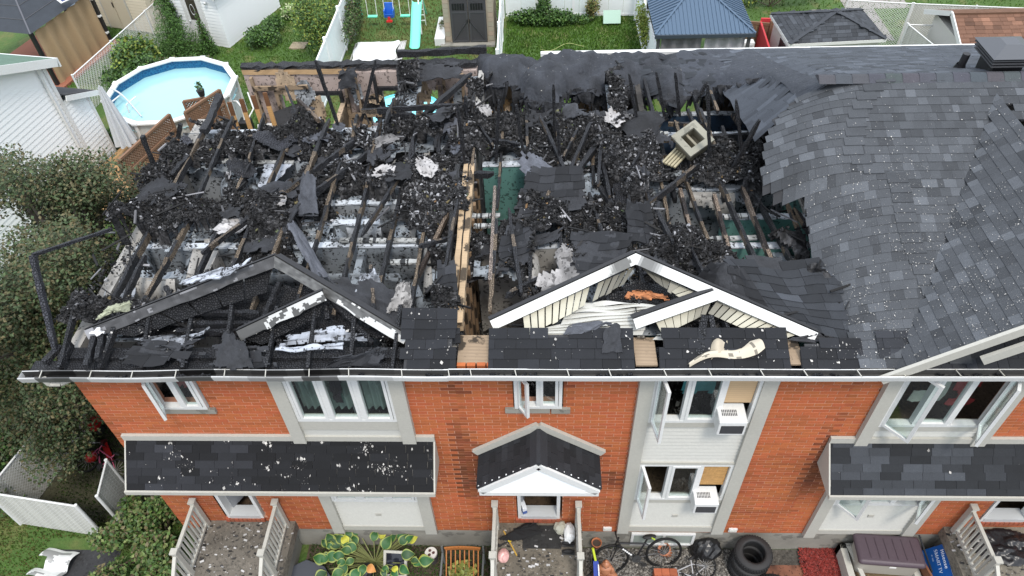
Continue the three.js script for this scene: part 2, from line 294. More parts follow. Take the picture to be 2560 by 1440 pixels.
// pale flakes of ash lying on a surface: one object nobody could count
function flakes(parent, S, LU, LV, n, dens, sMin = .006, sMax = .022) {
  const m = mb(), e = .01;
  for (let i = 0, g = 0; i < n && g < n * 30; g++) {
    const u = R(LU), v = R(LV); if (R() > dens(u, v)) continue; i++;
    const p = S(u, v), n1 = nrm(cross(sub(S(u + e, v), S(u - e, v)), sub(S(u, v + e), S(u, v - e)))), nn = n1[1] < 0 ? mul(n1, -1) : n1, s = Math.pow(R(), 5) * (sMax - sMin) + sMin, a = R(-.9, .9), t = nrm(cross(nn, [Math.cos(a), .1, Math.sin(a)])), b = cross(nn, t), c = add(p, mul(nn, R(.018, .03))), q = R(.25, .8), w = R(.2, .55), k = [w, w * .97, w * .92];
    m.q(add(c, mul(t, s)), add(c, mul(b, s * q)), add(add(c, mul(t, -s * R(.5, 1))), mul(nn, .004)), add(c, mul(b, -s * q)), k);
  }
  return kind(m.build('ash_flakes', M.ash, parent), 'stuff');
}

// --- fronts ---
seed(11);
const BAYS = [[-4.07, -3.86, -2.27, -2.05], [1.42, 1.63, 3.2, 3.42], [4.96, 5.16, 6.76, 6.98]];
const DY = 1.03;
const holes1 = [[-6.0, -5.2, 4.85, 5.85], [-3.9, -2.2, 4.3, 5.85], [-6.1, -5.3, 1.2, 3.1], [-3.9, -2.2, .82, 3.1]];
const holes2 = [[-.44, .32, 4.88, 5.85], [1.6, 3.25, .85, 5.85], [-.48, .36, 1.2, 3.1]];
const holes3 = [[5.1, 6.85, 4.3, 5.85], [5.1, 6.85, .82, 3.1], [8.0, 8.9, 1.2, 3.1]];
const canTop = 3.98, canLip = 3.32, canZ = .64;
const wet = (cx, w, y0, y1) => (x, y) => 1 - .6 * ss(w, 0, Math.abs(x - cx)) * ss(y0 - .3, y0 + .2, y) * ss(y1 + .5, y1 - .2, y) * (.6 + .6 * noise(x * 4, y * 12));
const stain = (...f) => (x, y) => f.reduce((a, g) => a * g(x, y), 1) * (.8 + .3 * fbm(x * 1.3, y * 3, 3)) * (1 - .5 * ss(4.9, 5.5, y) * ss(.54, .72, fbm(x * 2.1 + 4, y * 3, 4)));
brickWall(H1, XL, PW, .72, 6.0, holes1, [[-6.95, -1.75, 2.1, 4.05]], stain(wet(-1.5, .35, 2.2, 4.0)));
brickWall(H2, PW, X2, .72, 6.0, holes2, [[-1.1, 1, 2.5, 3.9]], stain(wet(-1.2, .35, 2.2, 3.9), wet(1.1, .3, 2.4, 3.7), wet(4.5, .35, 2.3, 4)));
brickWall(H3, X2, XR, .72, 6.0, holes3, [[4.5, 12, 2.2, 4.05], [9, 12, 0, 9]], stain(wet(4.6, .3, 2.3, 4)));
for (const [h, a, b] of [[H1, XL, PW], [H2, PW, X2], [H3, X2, XR]]) {
  mb().box(a, b, -.1, .72, -.22, -.012).build('foundation', M.conc, h);
  mb().box(a, b, .8, .92, -8.15, -.2).build('ground_floor', M.brown, h);
  mb().box(a, b, 3.3, 3.45, -8.15, -.2).build('upper_floor', M.brown, h);
}
// end wall and the burnt rear wall
mb().box(XL, XL + .2, 0, 6.0, -6.35, -.2).build('side_wall', M.grey, H1); mb().hex([[XL, 0, -6.35], [XL + .2, 0, -6.35], [XL + .2, 0, -8.2], [XL, 0, -8.2], [XL, 4.9, -6.35], [XL + .2, 4.9, -6.35], [XL + .2, 3.9, -8.2], [XL, 3.9, -8.2]]).build('broken_wall', M.grey, H1);
mb().box(XR - .2, XR, 0, 6.05, -8.2, -.2).build('side_wall', M.mortar, H3);
function rearWall(h, x0, x1, holes, m) {
  const s = new THREE.Shape([[x0, 0], [x1, 0], [x1, 6.02], [x0, 6.02]].map(p => new THREE.Vector2(...p)));
  for (const [a, b, c, d] of holes) s.holes.push(new THREE.Path([[a, c], [a, d], [b, d], [b, c]].map(p => new THREE.Vector2(...p))));
  const g = new THREE.ExtrudeGeometry(s, { depth: .2, bevelEnabled: false }); g.translate(0, 0, -8.3); mb().geo(g).build('rear_wall', m, h);
}
const RW1 = [[-5.95, -5.3, 4.2, 5.55], [-5.2, -4.55, 3.6, 5.5], [-3.95, -3.72, 4.6, 5.15], [-3.6, -2.85, 4.3, 5.6], [-2.75, -2.3, 4.4, 5.6], [-1.95, -1.6, 4.6, 5.3]];
rearWall(H1, -6.62, PW - .1, RW1, M.pinkw);
rearWall(H2, PW + .1, X2, [[-.45, .75, 3.55, 5.75], [2.2, 3.6, 4.3, 5.6]], M.beige); rearWall(H3, X2, XR, [], M.grey);
for (const [a, b, c, d] of RW1) { frame(mb(), a - .07, b + .07, c - .07, d + .07, -8.12, -8.03, .08).build('window_frame', a < -5.5 || a > -3 ? M.wood : M.char, H1); }
frame(mb(), -.5, .8, 3.5, 5.8, -8.2, -8.08, .07).box(.1, .18, 3.57, 5.73, -8.19, -8.1).build('window_frame', M.white, H2);
frame(mb(), 2.15, 3.65, 4.25, 5.65, -8.2, -8.08, .06).build('window_frame', M.dgrey, H2);
for (const x of [-6.4, -4.4, -4.1, -3.7, -2.8, -2.15, -1.75]) mb().bar([x, 3.6, -8.02], [x + R(-.06, .06), 5.98, -8.02], .06, .1, [1, 1, 1], { seg: 5, j: .2 }).build('wall_stud', x < -4 || x > -3 ? M.wood : M.char, H1);
for (const [a, b, y] of [[-4.4, -3.65, 5.0], [-4.4, -2.9, 4.45], [-2.7, -1.5, 5.2], [-6.4, -5.2, 5.72]]) mb().bar([a, y, -7.99], [b, y + R(-.04, .04), -7.99], .05, .1, [1, 1, 1], { seg: 3, j: .15 }).build('wall_rail', M.wood, H1);
mb().bar([-6.62, 6.07, -8.13], [-4.1, 6.07, -8.1], .1, .12, (t, m) => m == 2 ? [.08, .08, .08] : [1, 1, 1], { seg: 14, j: .15 }).build('top_plate', M.tan, H1);
mb().bar([-6.65, 6.15, -8.2], [-1.4, 6.13, -8.25], .2, .09, [1, 1, 1], { seg: 40, j: .5 }).build('charred_plate', M.char, H1);
mb().bar([-3.2, 6.2, -8.55], [-1.2, 6.25, -8.6], .1, .14, [1, 1, 1], { seg: 12, j: .3 }).build('charred_fascia', M.char, H1);
// party wall of doubled scorched studs
for (const [dx, m] of [[-.15, M.char], [0, M.wood], [.11, M.wood]]) mb().bar([PW + dx, 6.24, -.45], [PW + dx - .06, 6.22, -4.3], .085, .18, (t, q) => { const k = 1.1 + .6 * noise(t * 14 + dx * 9, q); return [k, k * .98, k * .9]; }, { seg: 22, j: .12 }).build("party_wall_plate", m, H2);
mb().box(PW - .06, PW + .06, 3.45, 6.02, -8.1, -.2).build('party_wall', M.grey, H1);
for (let z = -.7; z > -4.4; z -= .4) mb().bar([PW + .12, 3.5, z], [PW + .12, 6.03, z], .05, .1, [.9, .8, .7]).build('party_wall_stud', M.wood, H2);
mb().box(X2 - .06, X2 + .06, 3.45, 6.02, -8.1, -.2).build('party_wall', M.grey, H3);

// windows, doors, bays
for (const [h, [a, b, c, d]] of [[H1, BAYS[0]], [H2, BAYS[1]], [H3, BAYS[2]]]) for (const [p, q] of [[a, b], [c, d]]) {
  if (h === H2) pilaster(h, p, q, .82, 5.98); else { pilaster(h, p, q, 3.95, 5.98); pilaster(h, p, q, .72, 2.9); }
}
windowAt(H1, -5.98, -5.22, 4.86, 5.84, [.5], { open: { 0: [-1, 62] } });
mb().box(-6.02, -5.12, 4.74, 4.85, -.05, .05).build('window_sill', M.conc, H1);
windowAt(H1, -3.86, -2.27, 4.55, 5.95, [.33, .67], { z: .04 }); mb().box(-3.86, -2.27, 4.3, 4.55, -.1, .05).build('window_sill', M.trim, H1); mb().box(-3.86, -2.27, 3.95, 4.3, -.1, .03).build('bay_panel', M.siding, H1);
windowAt(H1, -3.86, -2.27, 1.95, 3.05, [.33, .67], { z: .04 }); siding(H1, -3.86, -2.27, .95, 1.95, .0); mb().box(-3.86, -2.27, .8, .95, -.1, .05).build('bay_sill', M.trim, H1);
windowAt(H2, -.42, .3, 4.9, 5.84, [.5], { open: { 0: [-1, 55] } });
for (const [a, b] of [[-.57, -.24], [-.22, .12], [.14, .43]]) mb().box(a, b, 4.77 + R(.01), 4.88, -.05, .05).build('window_sill', M.conc, H2);
windowAt(H2, 1.63, 3.2, 4.55, 5.95, [.33, .68], { z: .04, open: { 0: [-1, 80] }, board: { 2: [M.ply, .42] } });
windowAt(H2, 1.63, 3.2, 2.1, 3.3, [.33, .68], { z: .04, open: { 0: [-1, 80] }, board: { 2: [M.osb, .42] } });
siding(H2, 1.63, 3.2, 3.36, 4.42, .0); siding(H2, 1.63, 3.2, 1.05, 2.0, .0);
for (const [y0, y1] of [[4.42, 4.55], [3.3, 3.36], [2.0, 2.1], [.86, 1.05]]) mb().box(1.63, 3.2, y0, y1, -.1, .06).build('bay_sill', M.trim, H2);
{ const w = frame(mb(), 1.72, 2.95, .2, .68, -.02, .03, .05).box(2.33, 2.38, .25, .63, -.02, .025).build('basement_window', M.white, H2); mb().box(1.76, 2.92, .24, .64, .0, .006).build('pane', mat('dusty_glass', [.30, .34, .31], { r: .15 }), w); }
windowAt(H3, 5.16, 6.76, 4.45, 5.95, [.33, .67], { z: .04, open: { 0: [-1, 48], 2: [1, 62] } }); siding(H3, 5.16, 6.76, 3.95, 4.32, .0); mb().box(5.16, 6.76, 4.32, 4.45, -.1, .05).build('bay_sill', M.trim, H3);
windowAt(H3, 5.16, 6.76, 1.95, 3.05, [.33, .67], { z: .04, open: { 0: [-1, 48], 2: [1, 62] } }); siding(H3, 5.16, 6.76, .95, 1.95, .0); mb().box(5.16, 6.76, .8, .95, -.1, .05).build('bay_sill', M.trim, H3);
for (const [h, x, y] of [[H1, -3.1, 1.4], [H2, 2.45, 1.45], [H3, 6.0, 1.5]]) mb().box(x - .05, x + .05, y - .04, y + .04, .0, .04).build('wall_tap_plate', M.trim, h);
for (const [h, x] of [[H2, 1.24], [H2, 3.62]]) { const v = mb().box(x - .08, x + .08, .8, .92, -.01, .03).build('wall_vent', M.white, h); for (let i = 0; i < 3; i++) mb().box(x - .06, x + .06, .82 + i * .03, .835 + i * .03, .03, .042).build('slat', M.siding, v); }
function doorway(h, x0, x1, y0, open) {
  const f = mb().box(x0, x0 + .06, y0, 3.08, -.16, .02).box(x1 - .06, x1, y0, 3.08, -.16, .02).box(x0, x1, 3.02, 3.08, -.16, .02).build('door_frame', M.white, h);
  mb().box(x0 + .06, x1 - .06, y0, y0 + .1, -.2, .03).build('door_sill', M.galv, f);
  const d = mb().box(0, .74, 0, 1.75, -.022, .022).build('front_door', M.mgrey, h); d.position.x += x0 + .07; d.position.y += y0 + .1; d.position.z += -.15; d.rotation.y = open * Math.PI / 180; mb().geo(new THREE.SphereGeometry(.03, 10, 8), new THREE.Matrix4().makeTranslation(.66, .85, .05)).build('handle', M.galv, d);
  const n = Math.round((x1 - x0 + .1) / .085); for (let i = 0; i < n; i++) mb().box(x0 - .05 + i * .085, x0 - .05 + i * .085 + .076, y0 - .1, y0 - .004, -.06, .05, [.4 * R(.8, 1.1), .1, .05]).build('sill_brick', M.brick, h);
}
doorway(H1, -6.05, -5.35, 1.2, 62); doorway(H2, -.46, .32, 1.27, 84); doorway(H3, 8.02, 8.86, 1.3, 40);

// pale curtains behind the glass of the burnt house, one pane broken and blackened
for (const [a, b] of [[-3.8, -3.35], [-3.3, -2.82], [-2.78, -2.3]]) mb().sheet((u, v) => [mix(a, b, u), mix(4.62, 5.9, v), -.16 + .035 * Math.sin(u * 26 + a * 9)], 40, 4, .008, (u, v) => { const q = .5 + .5 * noise(u * 6, v * 9 + a); return [.20 * q, .26 * q, .24 * q]; }, (u, v) => fbm(u * 4 + a, v * 4, 3) > .34).build('curtain', M.cloth, H1);
mb().sheet((u, v) => [mix(-3.25, -2.92, u), mix(5.05, 5.85, v), .045 + .02 * noise(u * 5, v * 5)], 14, 22, .01, null, (u, v) => Math.abs(u - .5 + .2 * (noise(v * 6, 2) - .5)) < .18 + .34 * v * noise(v * 7, 9)).build('burnt_curtain', M.char, H1);
for (const [h, x0, x1, y0, y1, k] of [[H2, 2.15, 2.65, 4.7, 5.8, [.05, .2, .22]], [H3, 5.7, 6.2, 4.6, 5.8, [.4, .42, .38]], [H3, 6.3, 6.7, 4.5, 5.2, [.25, .03, .03]], [H1, -5.9, -5.6, 4.95, 5.4, [.3, .1, .1]]]) mb().sheet((u, v) => [mix(x0, x1, u) + .1 * v, mix(y0, y1, v), -.35 + .1 * fbm(u * 4, v * 4, 3) - .2 * v], 14, 14, .01, () => k, (u, v) => noise(u * 3 + x0, v * 3) > .3).build('room_clutter', M.cloth, h);
// lean-to canopies over the front doors and lower windows
function canopy(h, x0, x1, base, fl) {
  const c = mb().hex([[x0, canLip, canZ], [x1, canLip, canZ], [x1, canLip, 0], [x0, canLip, 0], [x0, canLip + .03, canZ], [x1, canLip + .03, canZ], [x1, canTop, .01], [x0, canTop, .01]]).build('canopy', M.trim, h);
  const S = (u, v) => { const t = v / Math.hypot(canTop - canLip, canZ); return [x0 + u, canLip + .04 + t * (canTop - canLip), canZ - t * canZ]; }, LV = Math.hypot(canTop - canLip, canZ);
  shingles(c, S, x1 - x0, LV, fl ? { ex: .13, base, single: 300, w0: .3, w1: .34, tone: (u, v) => R(.85, 1.15) * (1 + 1.6 * ss(.5, .56, fbm(u * 1.6 + 5, v * 3 + 2, 4)) * ss(3.2, 1.2, u)) } : { ex: .13, base, single: 300, w0: .1, w1: .24, gap: .0006 });
  mb().box(x0 - .03, x1 + .03, canLip - .02, canLip + .07, canZ + .005, canZ + .04).build('fascia', M.trim, c); mb().box(x0 - .03, x1 + .03, canTop, canTop + .13, .005, .06).build('flashing', M.trim, c);
  for (const x of [x0 - .03, x1 + .006]) mb().hex([[x, canLip - .02, canZ], [x + .024, canLip - .02, canZ], [x + .024, canLip - .02, 0], [x, canLip - .02, 0], [x, canLip + .06, canZ], [x + .024, canLip + .06, canZ], [x + .024, canTop + .03, .01], [x, canTop + .03, .01]]).build('barge_board', M.trim, c);
  if (fl) flakes(c, S, x1 - x0, LV, fl, (u, v) => Math.pow(ss(.5, .72, fbm(u * 5 + x0, v * 7, 3)), 2) * ss(-1, 3, u), .004, .04); return c;
}
canopy(H1, -6.9, -1.78, [.010, .0107, .013], 480); canopy(H3, 4.6, 12, [.026, .029, .034], 30);
{ // small gabled hood over the middle door
  const c = mb().box(-1.02, .92, 3.42, 3.5, .0, .6).build('door_hood', M.trim, H2), yr = 4.33, ye = 3.55;
  for (const s of [-1, 1]) {
    const S = (u, v) => { const t = v / 1.28; return s < 0 ? [-1.06 + 1.0 * t, ye + (yr - ye) * t, u] : [.94 - 1.0 * t, ye + (yr - ye) * t, .66 - u]; };
    const A = [s < 0 ? -1.06 : .94, ye - .03, 0], B = [-.06, yr - .03, 0], dz = .66; mb().hex([A, [A[0], A[1], dz], [B[0], B[1], dz], B, add(A, [0, .025, 0]), [A[0], A[1] + .025, dz], [B[0], B[1] + .025, dz], add(B, [0, .025, 0])]).build('roof_deck', M.tar, c);
    shingles(c, S, .66, 1.28, { ex: .13, base: [.028, .03, .035], single: 60 });
    const w = mb(); w.bar([s < 0 ? -1.12 : 1.0, ye + .08, .035], [-.06, yr + .1, .035], .06, .13).build('wall_flashing', M.trim, c);
    mb().bar([s < 0 ? -1.0 : .88, ye - .06, .68], [-.06, yr - .06, .68], .04, .12).build('rake_board', M.white, c);
  }
  siding(c, 0, 0, 3.5, 4.2, .63, M.bright, .09, 'siding_plank', y => { const t = (yr - .02 - y) / (yr - ye); return [-.06 - t, -.06 + t]; });
  mb().box(-1.02, .9, 3.4, 3.5, .6, .7).build('fascia', M.white, c); mb().hex([[-.2, 4.24, .67], [.08, 4.24, .67], [.08, 4.24, .03], [-.2, 4.24, .03], [-.09, 4.37, .67], [-.03, 4.37, .67], [-.03, 4.37, .03], [-.09, 4.37, .03]], [.045, .048, .056]).build('ridge_cap', M.shingle, c);
}
// eaves trough along the whole front: soffit, back, floor, lip, brackets
function gutter(h, x0, x1, sag, burnt) {
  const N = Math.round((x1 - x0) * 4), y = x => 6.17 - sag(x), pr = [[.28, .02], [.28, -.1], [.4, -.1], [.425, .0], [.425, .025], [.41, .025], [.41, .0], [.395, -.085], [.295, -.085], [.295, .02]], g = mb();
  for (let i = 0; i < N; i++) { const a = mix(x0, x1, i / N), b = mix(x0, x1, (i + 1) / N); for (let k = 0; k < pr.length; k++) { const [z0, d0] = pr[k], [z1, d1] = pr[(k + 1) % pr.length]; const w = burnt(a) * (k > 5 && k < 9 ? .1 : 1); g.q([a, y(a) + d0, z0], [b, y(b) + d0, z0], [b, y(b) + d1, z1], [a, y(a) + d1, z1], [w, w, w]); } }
  for (const [x, e] of [[x0, 1], [x1, 1]]) if (x < -7 || x > 11) g.q([x, y(x) + .02, .28], [x, y(x) - .1, .28], [x, y(x) - .1, .4], [x, y(x) + .02, .42]);
  const o = g.build('gutter', M.white, h);
  for (let x = x0 + .3; x < x1; x += R(.55, .75)) mb().bar([x, y(x) + .02, .28], [x + .03, y(x) + .03, .42], .012, .01).build('bracket', M.trim, o);
  mb().box(x0, x1, 5.97, 5.995, .0, .3).build('soffit', M.siding, h); if (h !== H3) mb().box(x0, x1, 6.0, 6.02, .0, .25).build('eave_board', M.char, h); mb().box(x0, x1, 6.0, 6.12, .25, .275).build('fascia', h === H1 ? M.char : M.trim, h);
  const d = mb(); seed(77); for (let i = 0; i < (x1 - x0) * 26; i++) { const x = R(x0, x1), s = R(.01, .04); if (fbm(x * 2, 3, 3) < .47) continue; d.bar([x - s, y(x) - .075 + R(.05), R(.31, .39)], [x + s, y(x) - .07 + R(.04), R(.31, .39)], s, s * .6, [.8, .8, .8]); } kind(d.build('leaf_litter', M.char, o), 'stuff');
}
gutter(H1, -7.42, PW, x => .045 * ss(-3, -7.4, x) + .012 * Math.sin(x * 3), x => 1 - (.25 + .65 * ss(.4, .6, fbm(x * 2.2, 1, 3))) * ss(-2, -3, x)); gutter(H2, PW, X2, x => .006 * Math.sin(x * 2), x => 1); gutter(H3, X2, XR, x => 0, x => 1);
{ const d = mb().tube([[-7.12, 6.05, .35], [-7.1, 5.92, .34], [-6.98, 5.87, .3], [-6.86, 5.86, .2], [-6.86, 5.9, .1]], .045, 8).build('downspout_elbow', M.trim, H1); }
{ const a = mb().bar([-6.3, 5.62, .01], [-6.0, 5.82, .22], .025, .025).build('wall_bracket', M.galv, H1); }

// ---------- standing roof of the right-hand house, its torn edge sagging into the burnt one ----------
const interp = (P, t) => { if (t <= P[0][0]) return P[0][1]; for (let i = 1; i < P.length; i++) if (t <= P[i][0]) return mix(P[i - 1][1], P[i][1], (t - P[i - 1][0]) / (P[i][0] - P[i - 1][0])); return P[P.length - 1][1]; };
const SL = .427, EY = 6.2, EZ = .28, RZ = -4.1, RY = EY + SL * (EZ - RZ), SLEN = Math.hypot(RY - EY, EZ - RZ);
const edgeX = z => interp([[-4.3, 4.32], [-4.0, 4.1], [-3.76, 3.78], [-3.35, 3.56], [-2.76, 3.42], [-2.5, 3.62], [-2.31, 4.04], [-1.5, 4.04], [-.6, 4.2], [.3, 4.33]], z);
const valX = z => 4.79 + .56 * (EZ - z), valY = z => EY + SL * (EZ - z);
const roofF = (x, z) => { const d = Math.max(0, edgeX(z) + 1.25 - x); return EY + SL * (EZ - z) - .26 * Math.pow(d, 1.9) * ss(.3, -1.2, z); };
{
  const X0 = 3.3, S = (u, v) => { const z = EZ - v / SLEN * (EZ - RZ), x = X0 + u; return [x, roofF(x, z), z]; };
  const zAt = v => EZ - v / SLEN * (EZ - RZ);
  const keep = (u, v) => { const x = X0 + u, z = zAt(v); return x > edgeX(z) + .1 * (noise(z * 5, 3) - .3) && (x < valX(z) + .3 || x > 14.2 - valX(z)) ; };
  const deck = mb().sheet((a, b) => { const p = S(a * 8.7, b * SLEN); return add(p, [0, -.02, 0]); }, 58, 34, .03, null, (a, b) => keep(a * 8.7, b * SLEN)).build('roof', M.tar, H3);
  shingles(deck, S, 8.7, SLEN, { keep, clip: v => edgeX(zAt(v)) - X0 + .06 * (fbm(zAt(v) * 4, 3, 3) - .5), gap: .0006, w0: .09, w1: .24, lift: .009, single: 300, nu: 2, rank: p => -Math.hypot(X0 + p[0] - 0, 7, zAt(p[2]) - 6.5) + (X0 + p[0] > 8 ? -9 : 0), base: [.088, .096, .108] });
  flakes(deck, S, 8.7, SLEN, 11000, (u, v) => keep(u, v) ? .05 + Math.pow(fbm(u * 2.2 + v, v * 1.1, 4), 3) * 2 * ss(SLEN, .8, v) : 0, .003, .015);
  // cap shingles along the break and the ridge
  const cap = mb(); for (let x = 4.4; x < 12; x += .26) cap.hex([[x, RY - .05, RZ + .14], [x + .27, RY - .055, RZ + .14], [x + .27, RY - .055, RZ - .14], [x, RY - .05, RZ - .14], [x, RY + .03, RZ + .02], [x + .27, RY + .02, RZ + .02], [x + .27, RY + .02, RZ - .02], [x, RY + .03, RZ - .02]], [.088, .096, .108].map(c => c * R(.92, 1.08)));
  cap.build('ridge_cap', M.shingle, H3);
  const hip = mb(); for (let z = EZ - .05; z > RZ + .1; z -= .15) { const x = edgeX(z) + 1.18 + .05 * Math.sin(z), y = a => roofF(a, z), k = R(.8, 1.15); hip.hex([[x, y(x) + .012, z], [x + .3, y(x + .3) + .016, z], [x + .3, roofF(x + .3, z - .17), z - .17], [x, roofF(x, z - .17), z - .17], [x, y(x) + .024, z], [x + .3, y(x + .3) + .028, z], [x + .3, roofF(x + .3, z - .17) + .012, z - .17], [x, roofF(x, z - .17) + .01, z - .17]], [.086 * k, .094 * k, .106 * k]); }
  hip.build('cap_shingles', M.shingle, deck);
  // cross gable above the bay
  const GX = 7.05, gy = x => EY - .01 + .76 * (x - 4.79), GS = (u, v) => { const t = v / Math.hypot(GX - 4.79, gy(GX) - gy(4.79)); const x = mix(4.79, GX, t); return [x, gy(x), -4.2 + u]; }, GL = Math.hypot(GX - 4.79, gy(GX) - gy(4.79));
  const gk = (u, v) => { const p = GS(u, v); return p[1] > roofF(p[0], p[2]) - .01; };
  const gd = mb().sheet((a, b) => add(GS(a * 4.55, b * GL), [.012, -.02, 0]), 30, 16, .03, null, (a, b) => gk(a * 4.55, b * GL)).build('gable_roof', M.tar, H3);
  shingles(gd, GS, 4.55, GL, { keep: gk, gap: .0006, w0: .09, w1: .24, lift: .009, single: 200, rank: p => p[0] - p[2] * .5, base: [.088, .096, .108] });
  flakes(gd, GS, 4.55, GL, 3800, (u, v) => gk(u, v) ? .06 + Math.pow(fbm(u * 2 + 7, v * 2, 4), 3) * 3 : 0, .003, .015);
  const gd2 = mb().hex([[GX, gy(GX) - .03, .33], [9.3, gy(4.79), .33], [9.3, gy(4.79), -2], [GX, gy(GX) - .03, -4.2], [GX, gy(GX), .33], [9.3, gy(4.79) + .03, .33], [9.3, gy(4.79) + .03, -2], [GX, gy(GX), -4.2]], [.06, .066, .075]).build('gable_roof', M.shingle, H3);
  for (let z = -3.9; z < .3; z += .17) { const p = [GX + (z + 4.2) * 0, gy(GX), z]; gd2.userData.k = 1; }
  gd2.userData = {};
  mb().bar([4.62, 6.04, .36], [GX, gy(GX) - .09, .36], .05, .15).build('rake_board', M.trim, H3); mb().bar([9.5, 6.02, .36], [GX, gy(GX) - .1, .36], .05, .2).build('rake_board', M.white, H3);
  mb().bar([5.75, 6.52, .4], [6.6, 7.16, .42], .05, .15).build('nested_rake_board', M.trim, H3); mb().bar([7.4, 6.6, .4], [6.6, 7.16, .42], .05, .15).build('nested_rake_board', M.trim, H3);
  siding(H3, 0, 0, 6.3, 7.8, -.16, M.siding, .1, 'gable_siding', y => [4.79 + (y - EY + .25) / .76, 9.3 - (y - EY + .25) / .76]);
  const KS = (u, v) => [4.6 + u, EY + SL * v * .92 - .01, EZ - v * .92]; shingles(H3, KS, 7.4, .5, { single: 40, base: [.03, .033, .04] });
  // rear slope, almost edge-on, with a pipe and a vent
  const edgeZ = x => interp([[-1.5, -8.2], [-1.2, -7.7], [-.44, -7.55], [-.26, -6.98], [.31, -6.75], [.57, -7.3], [1.06, -7.14], [1.5, -7.5], [2.2, -7.3], [2.63, -6.7], [3, -7], [3.6, -6.83], [3.94, -6.37], [4.2, -6.1], [4.3, -4.1]], x);
  const RS = (u, v) => { const x = -1.55 + u, z = -8.5 + v * .92, full = EY + SL * v * .92, e = Math.max(0, edgeZ(x) - z), t = ss(2.6, 4.9, x); const low = EY - .02 + .07 * (z + 8.5) - .42 * Math.pow(ss(.75, -.15, e), 2) + (1 - ss(2, 4.4, x) * .6) * (.34 * (fbm(x * 1.8, z * 2.2, 3) - .5) + .2 * (fbm(x * 6, z * 4, 3, 0, 4) - .5)) - .12 * Math.pow(Math.max(0, Math.sin(x * 4.3 + z * 2)), 6) * ss(.2, -1.2, z + 8.3 - 1.2); return [x, mix(low, full - .36 * Math.pow(Math.max(0, 5.3 - x) / 2, 2) * ss(0, 2, v), t), z + (t < .9 ? .1 * (noise(x * 5, z * 5) - .5) * (1 - t) : 0)]; };
  const rl = (EZ + 8.5 - (EZ - RZ)) / .92, rk = (u, v) => { const x = -1.55 + u, z = -8.5 + v * .92; return x > 4.35 || z < edgeZ(x) + .22 * (fbm(x * 7, z * 7, 3) - .45); };
  const rd = mb().sheet((a, b) => add(RS(a * 13.5, b * rl), [0, -.015, 0]), 190, 60, .025, (a, b) => { const q = .45 + 1.1 * fbm(a * 70, b * 16, 5); return a * 13.5 < 4.5 ? [1.15 * q, 1.2 * q, 1.32 * q] : [1.5, 1.6, 1.8]; }, (a, b) => a * 13.5 < 6.1 && rk(a * 13.5, b * rl)).build('rear_roof', mat('matted_shingle', [.036, .039, .045], { map: 'shingle', bump: 'crumbB', bs: .03 }), H2);
  shingles(H3, (u, v) => RS(5.2 + u, v), 8.3, rl, { gap: .0006, lift: .008, base: [.088, .1, .122], single: 60 });  // rear slope shingles bluer: grazing sky reflection put into their base colour
  shingles(rd, (u, v) => RS(3.2 + u, v), 2, rl, { base: [.042, .048, .058], gap: .0006, lift: .004, keep: (u, v) => rk(u + 3.2, v) && v > .1 });
  mb().sheet((a, b) => add(RS(6.1 + a * 7.4, b * rl), [0, -.05, 0]), 60, 40, .025, null, null).build('rear_roof', M.tar, H3);
  flakes(rd, RS, 13.5, rl, 2500, (u, v) => rk(u, v) ? .5 : 0, .003, .016);
  const gut = mb().box(.0, XR, 6.1, 6.17, -8.62, -8.5).build('rear_gutter', M.white, H3);
  // hanging melted tongues at the torn lower edge
  seed(40); for (let i = 0; i < 60; i++) { const x = R(-1.3, 4.2), z = edgeZ(x) - .06, p = RS(x + 1.55, (z + 8.5) / .92), L = R(.15, .7) * (x < 1.6 ? 1.3 : .7), w = R(.1, .42), ph = R(6); mb().sheet((a, b) => [p[0] + (a - .5) * w * (1 - .6 * b) + .05 * Math.sin(b * 3 + ph), p[1] + .02 - L * b, p[2] + .06 * Math.sin(b * 2.5) + .03 * Math.sin(a * 6 + ph)], 7, 8, .014, (a, b) => { const q = .4 + 1.3 * noise(a * 5 + ph, b * 3); return [q, q, q * 1.05]; }, (a, b) => fbm(a * 4 + ph, b * 4, 3) < .72 - .3 * b * b).build('melted_shingle', mats.matted_shingle, rd); }
}
{ // plumbing pipe and square vent standing on the rear slope
  const p = mb().cyl([6.98, 7.6, -4.8], [7.0, 8.04, -4.8], .06, .06, 14, [1, 1, 1], false).cyl([7.0, 8.04, -4.8], [7.0, 8.02, -4.8], .06, .045, 14).build('plumbing_pipe', M.black, H3);
  mb().cyl([6.98, 7.66, -4.8], [6.98, 7.86, -4.8], .13, .07, 14, undefined, false).build('pipe_collar', M.black, p);
  const v = mb().box(7.2, 7.66, 7.6, 8.14, -4.75, -4.3).build('roof_vent', M.black, H3);
  for (let i = 0; i < 3; i++) { const y = 8.12 + i * .055, e = .1 + i * .012; mb().box(7.2 - e, 7.66 + e, y, y + .02, -4.75 - e, -4.3 + e).build('louvre', M.dgrey, v); }
  const c = [7.43, -4.525], h = .37; mb().hex([[c[0] - h, 8.28, c[1] + h], [c[0] + h, 8.28, c[1] + h], [c[0] + h, 8.28, c[1] - h], [c[0] - h, 8.28, c[1] - h], [c[0] - .12, 8.4, c[1] + .12], [c[0] + .12, 8.4, c[1] + .12], [c[0] + .12, 8.4, c[1] - .12], [c[0] - .12, 8.4, c[1] - .12]], [1, 1, 1]).build('vent_cap', mat('vent_cap', [.07, .075, .085], { r: .4 }), v);
}

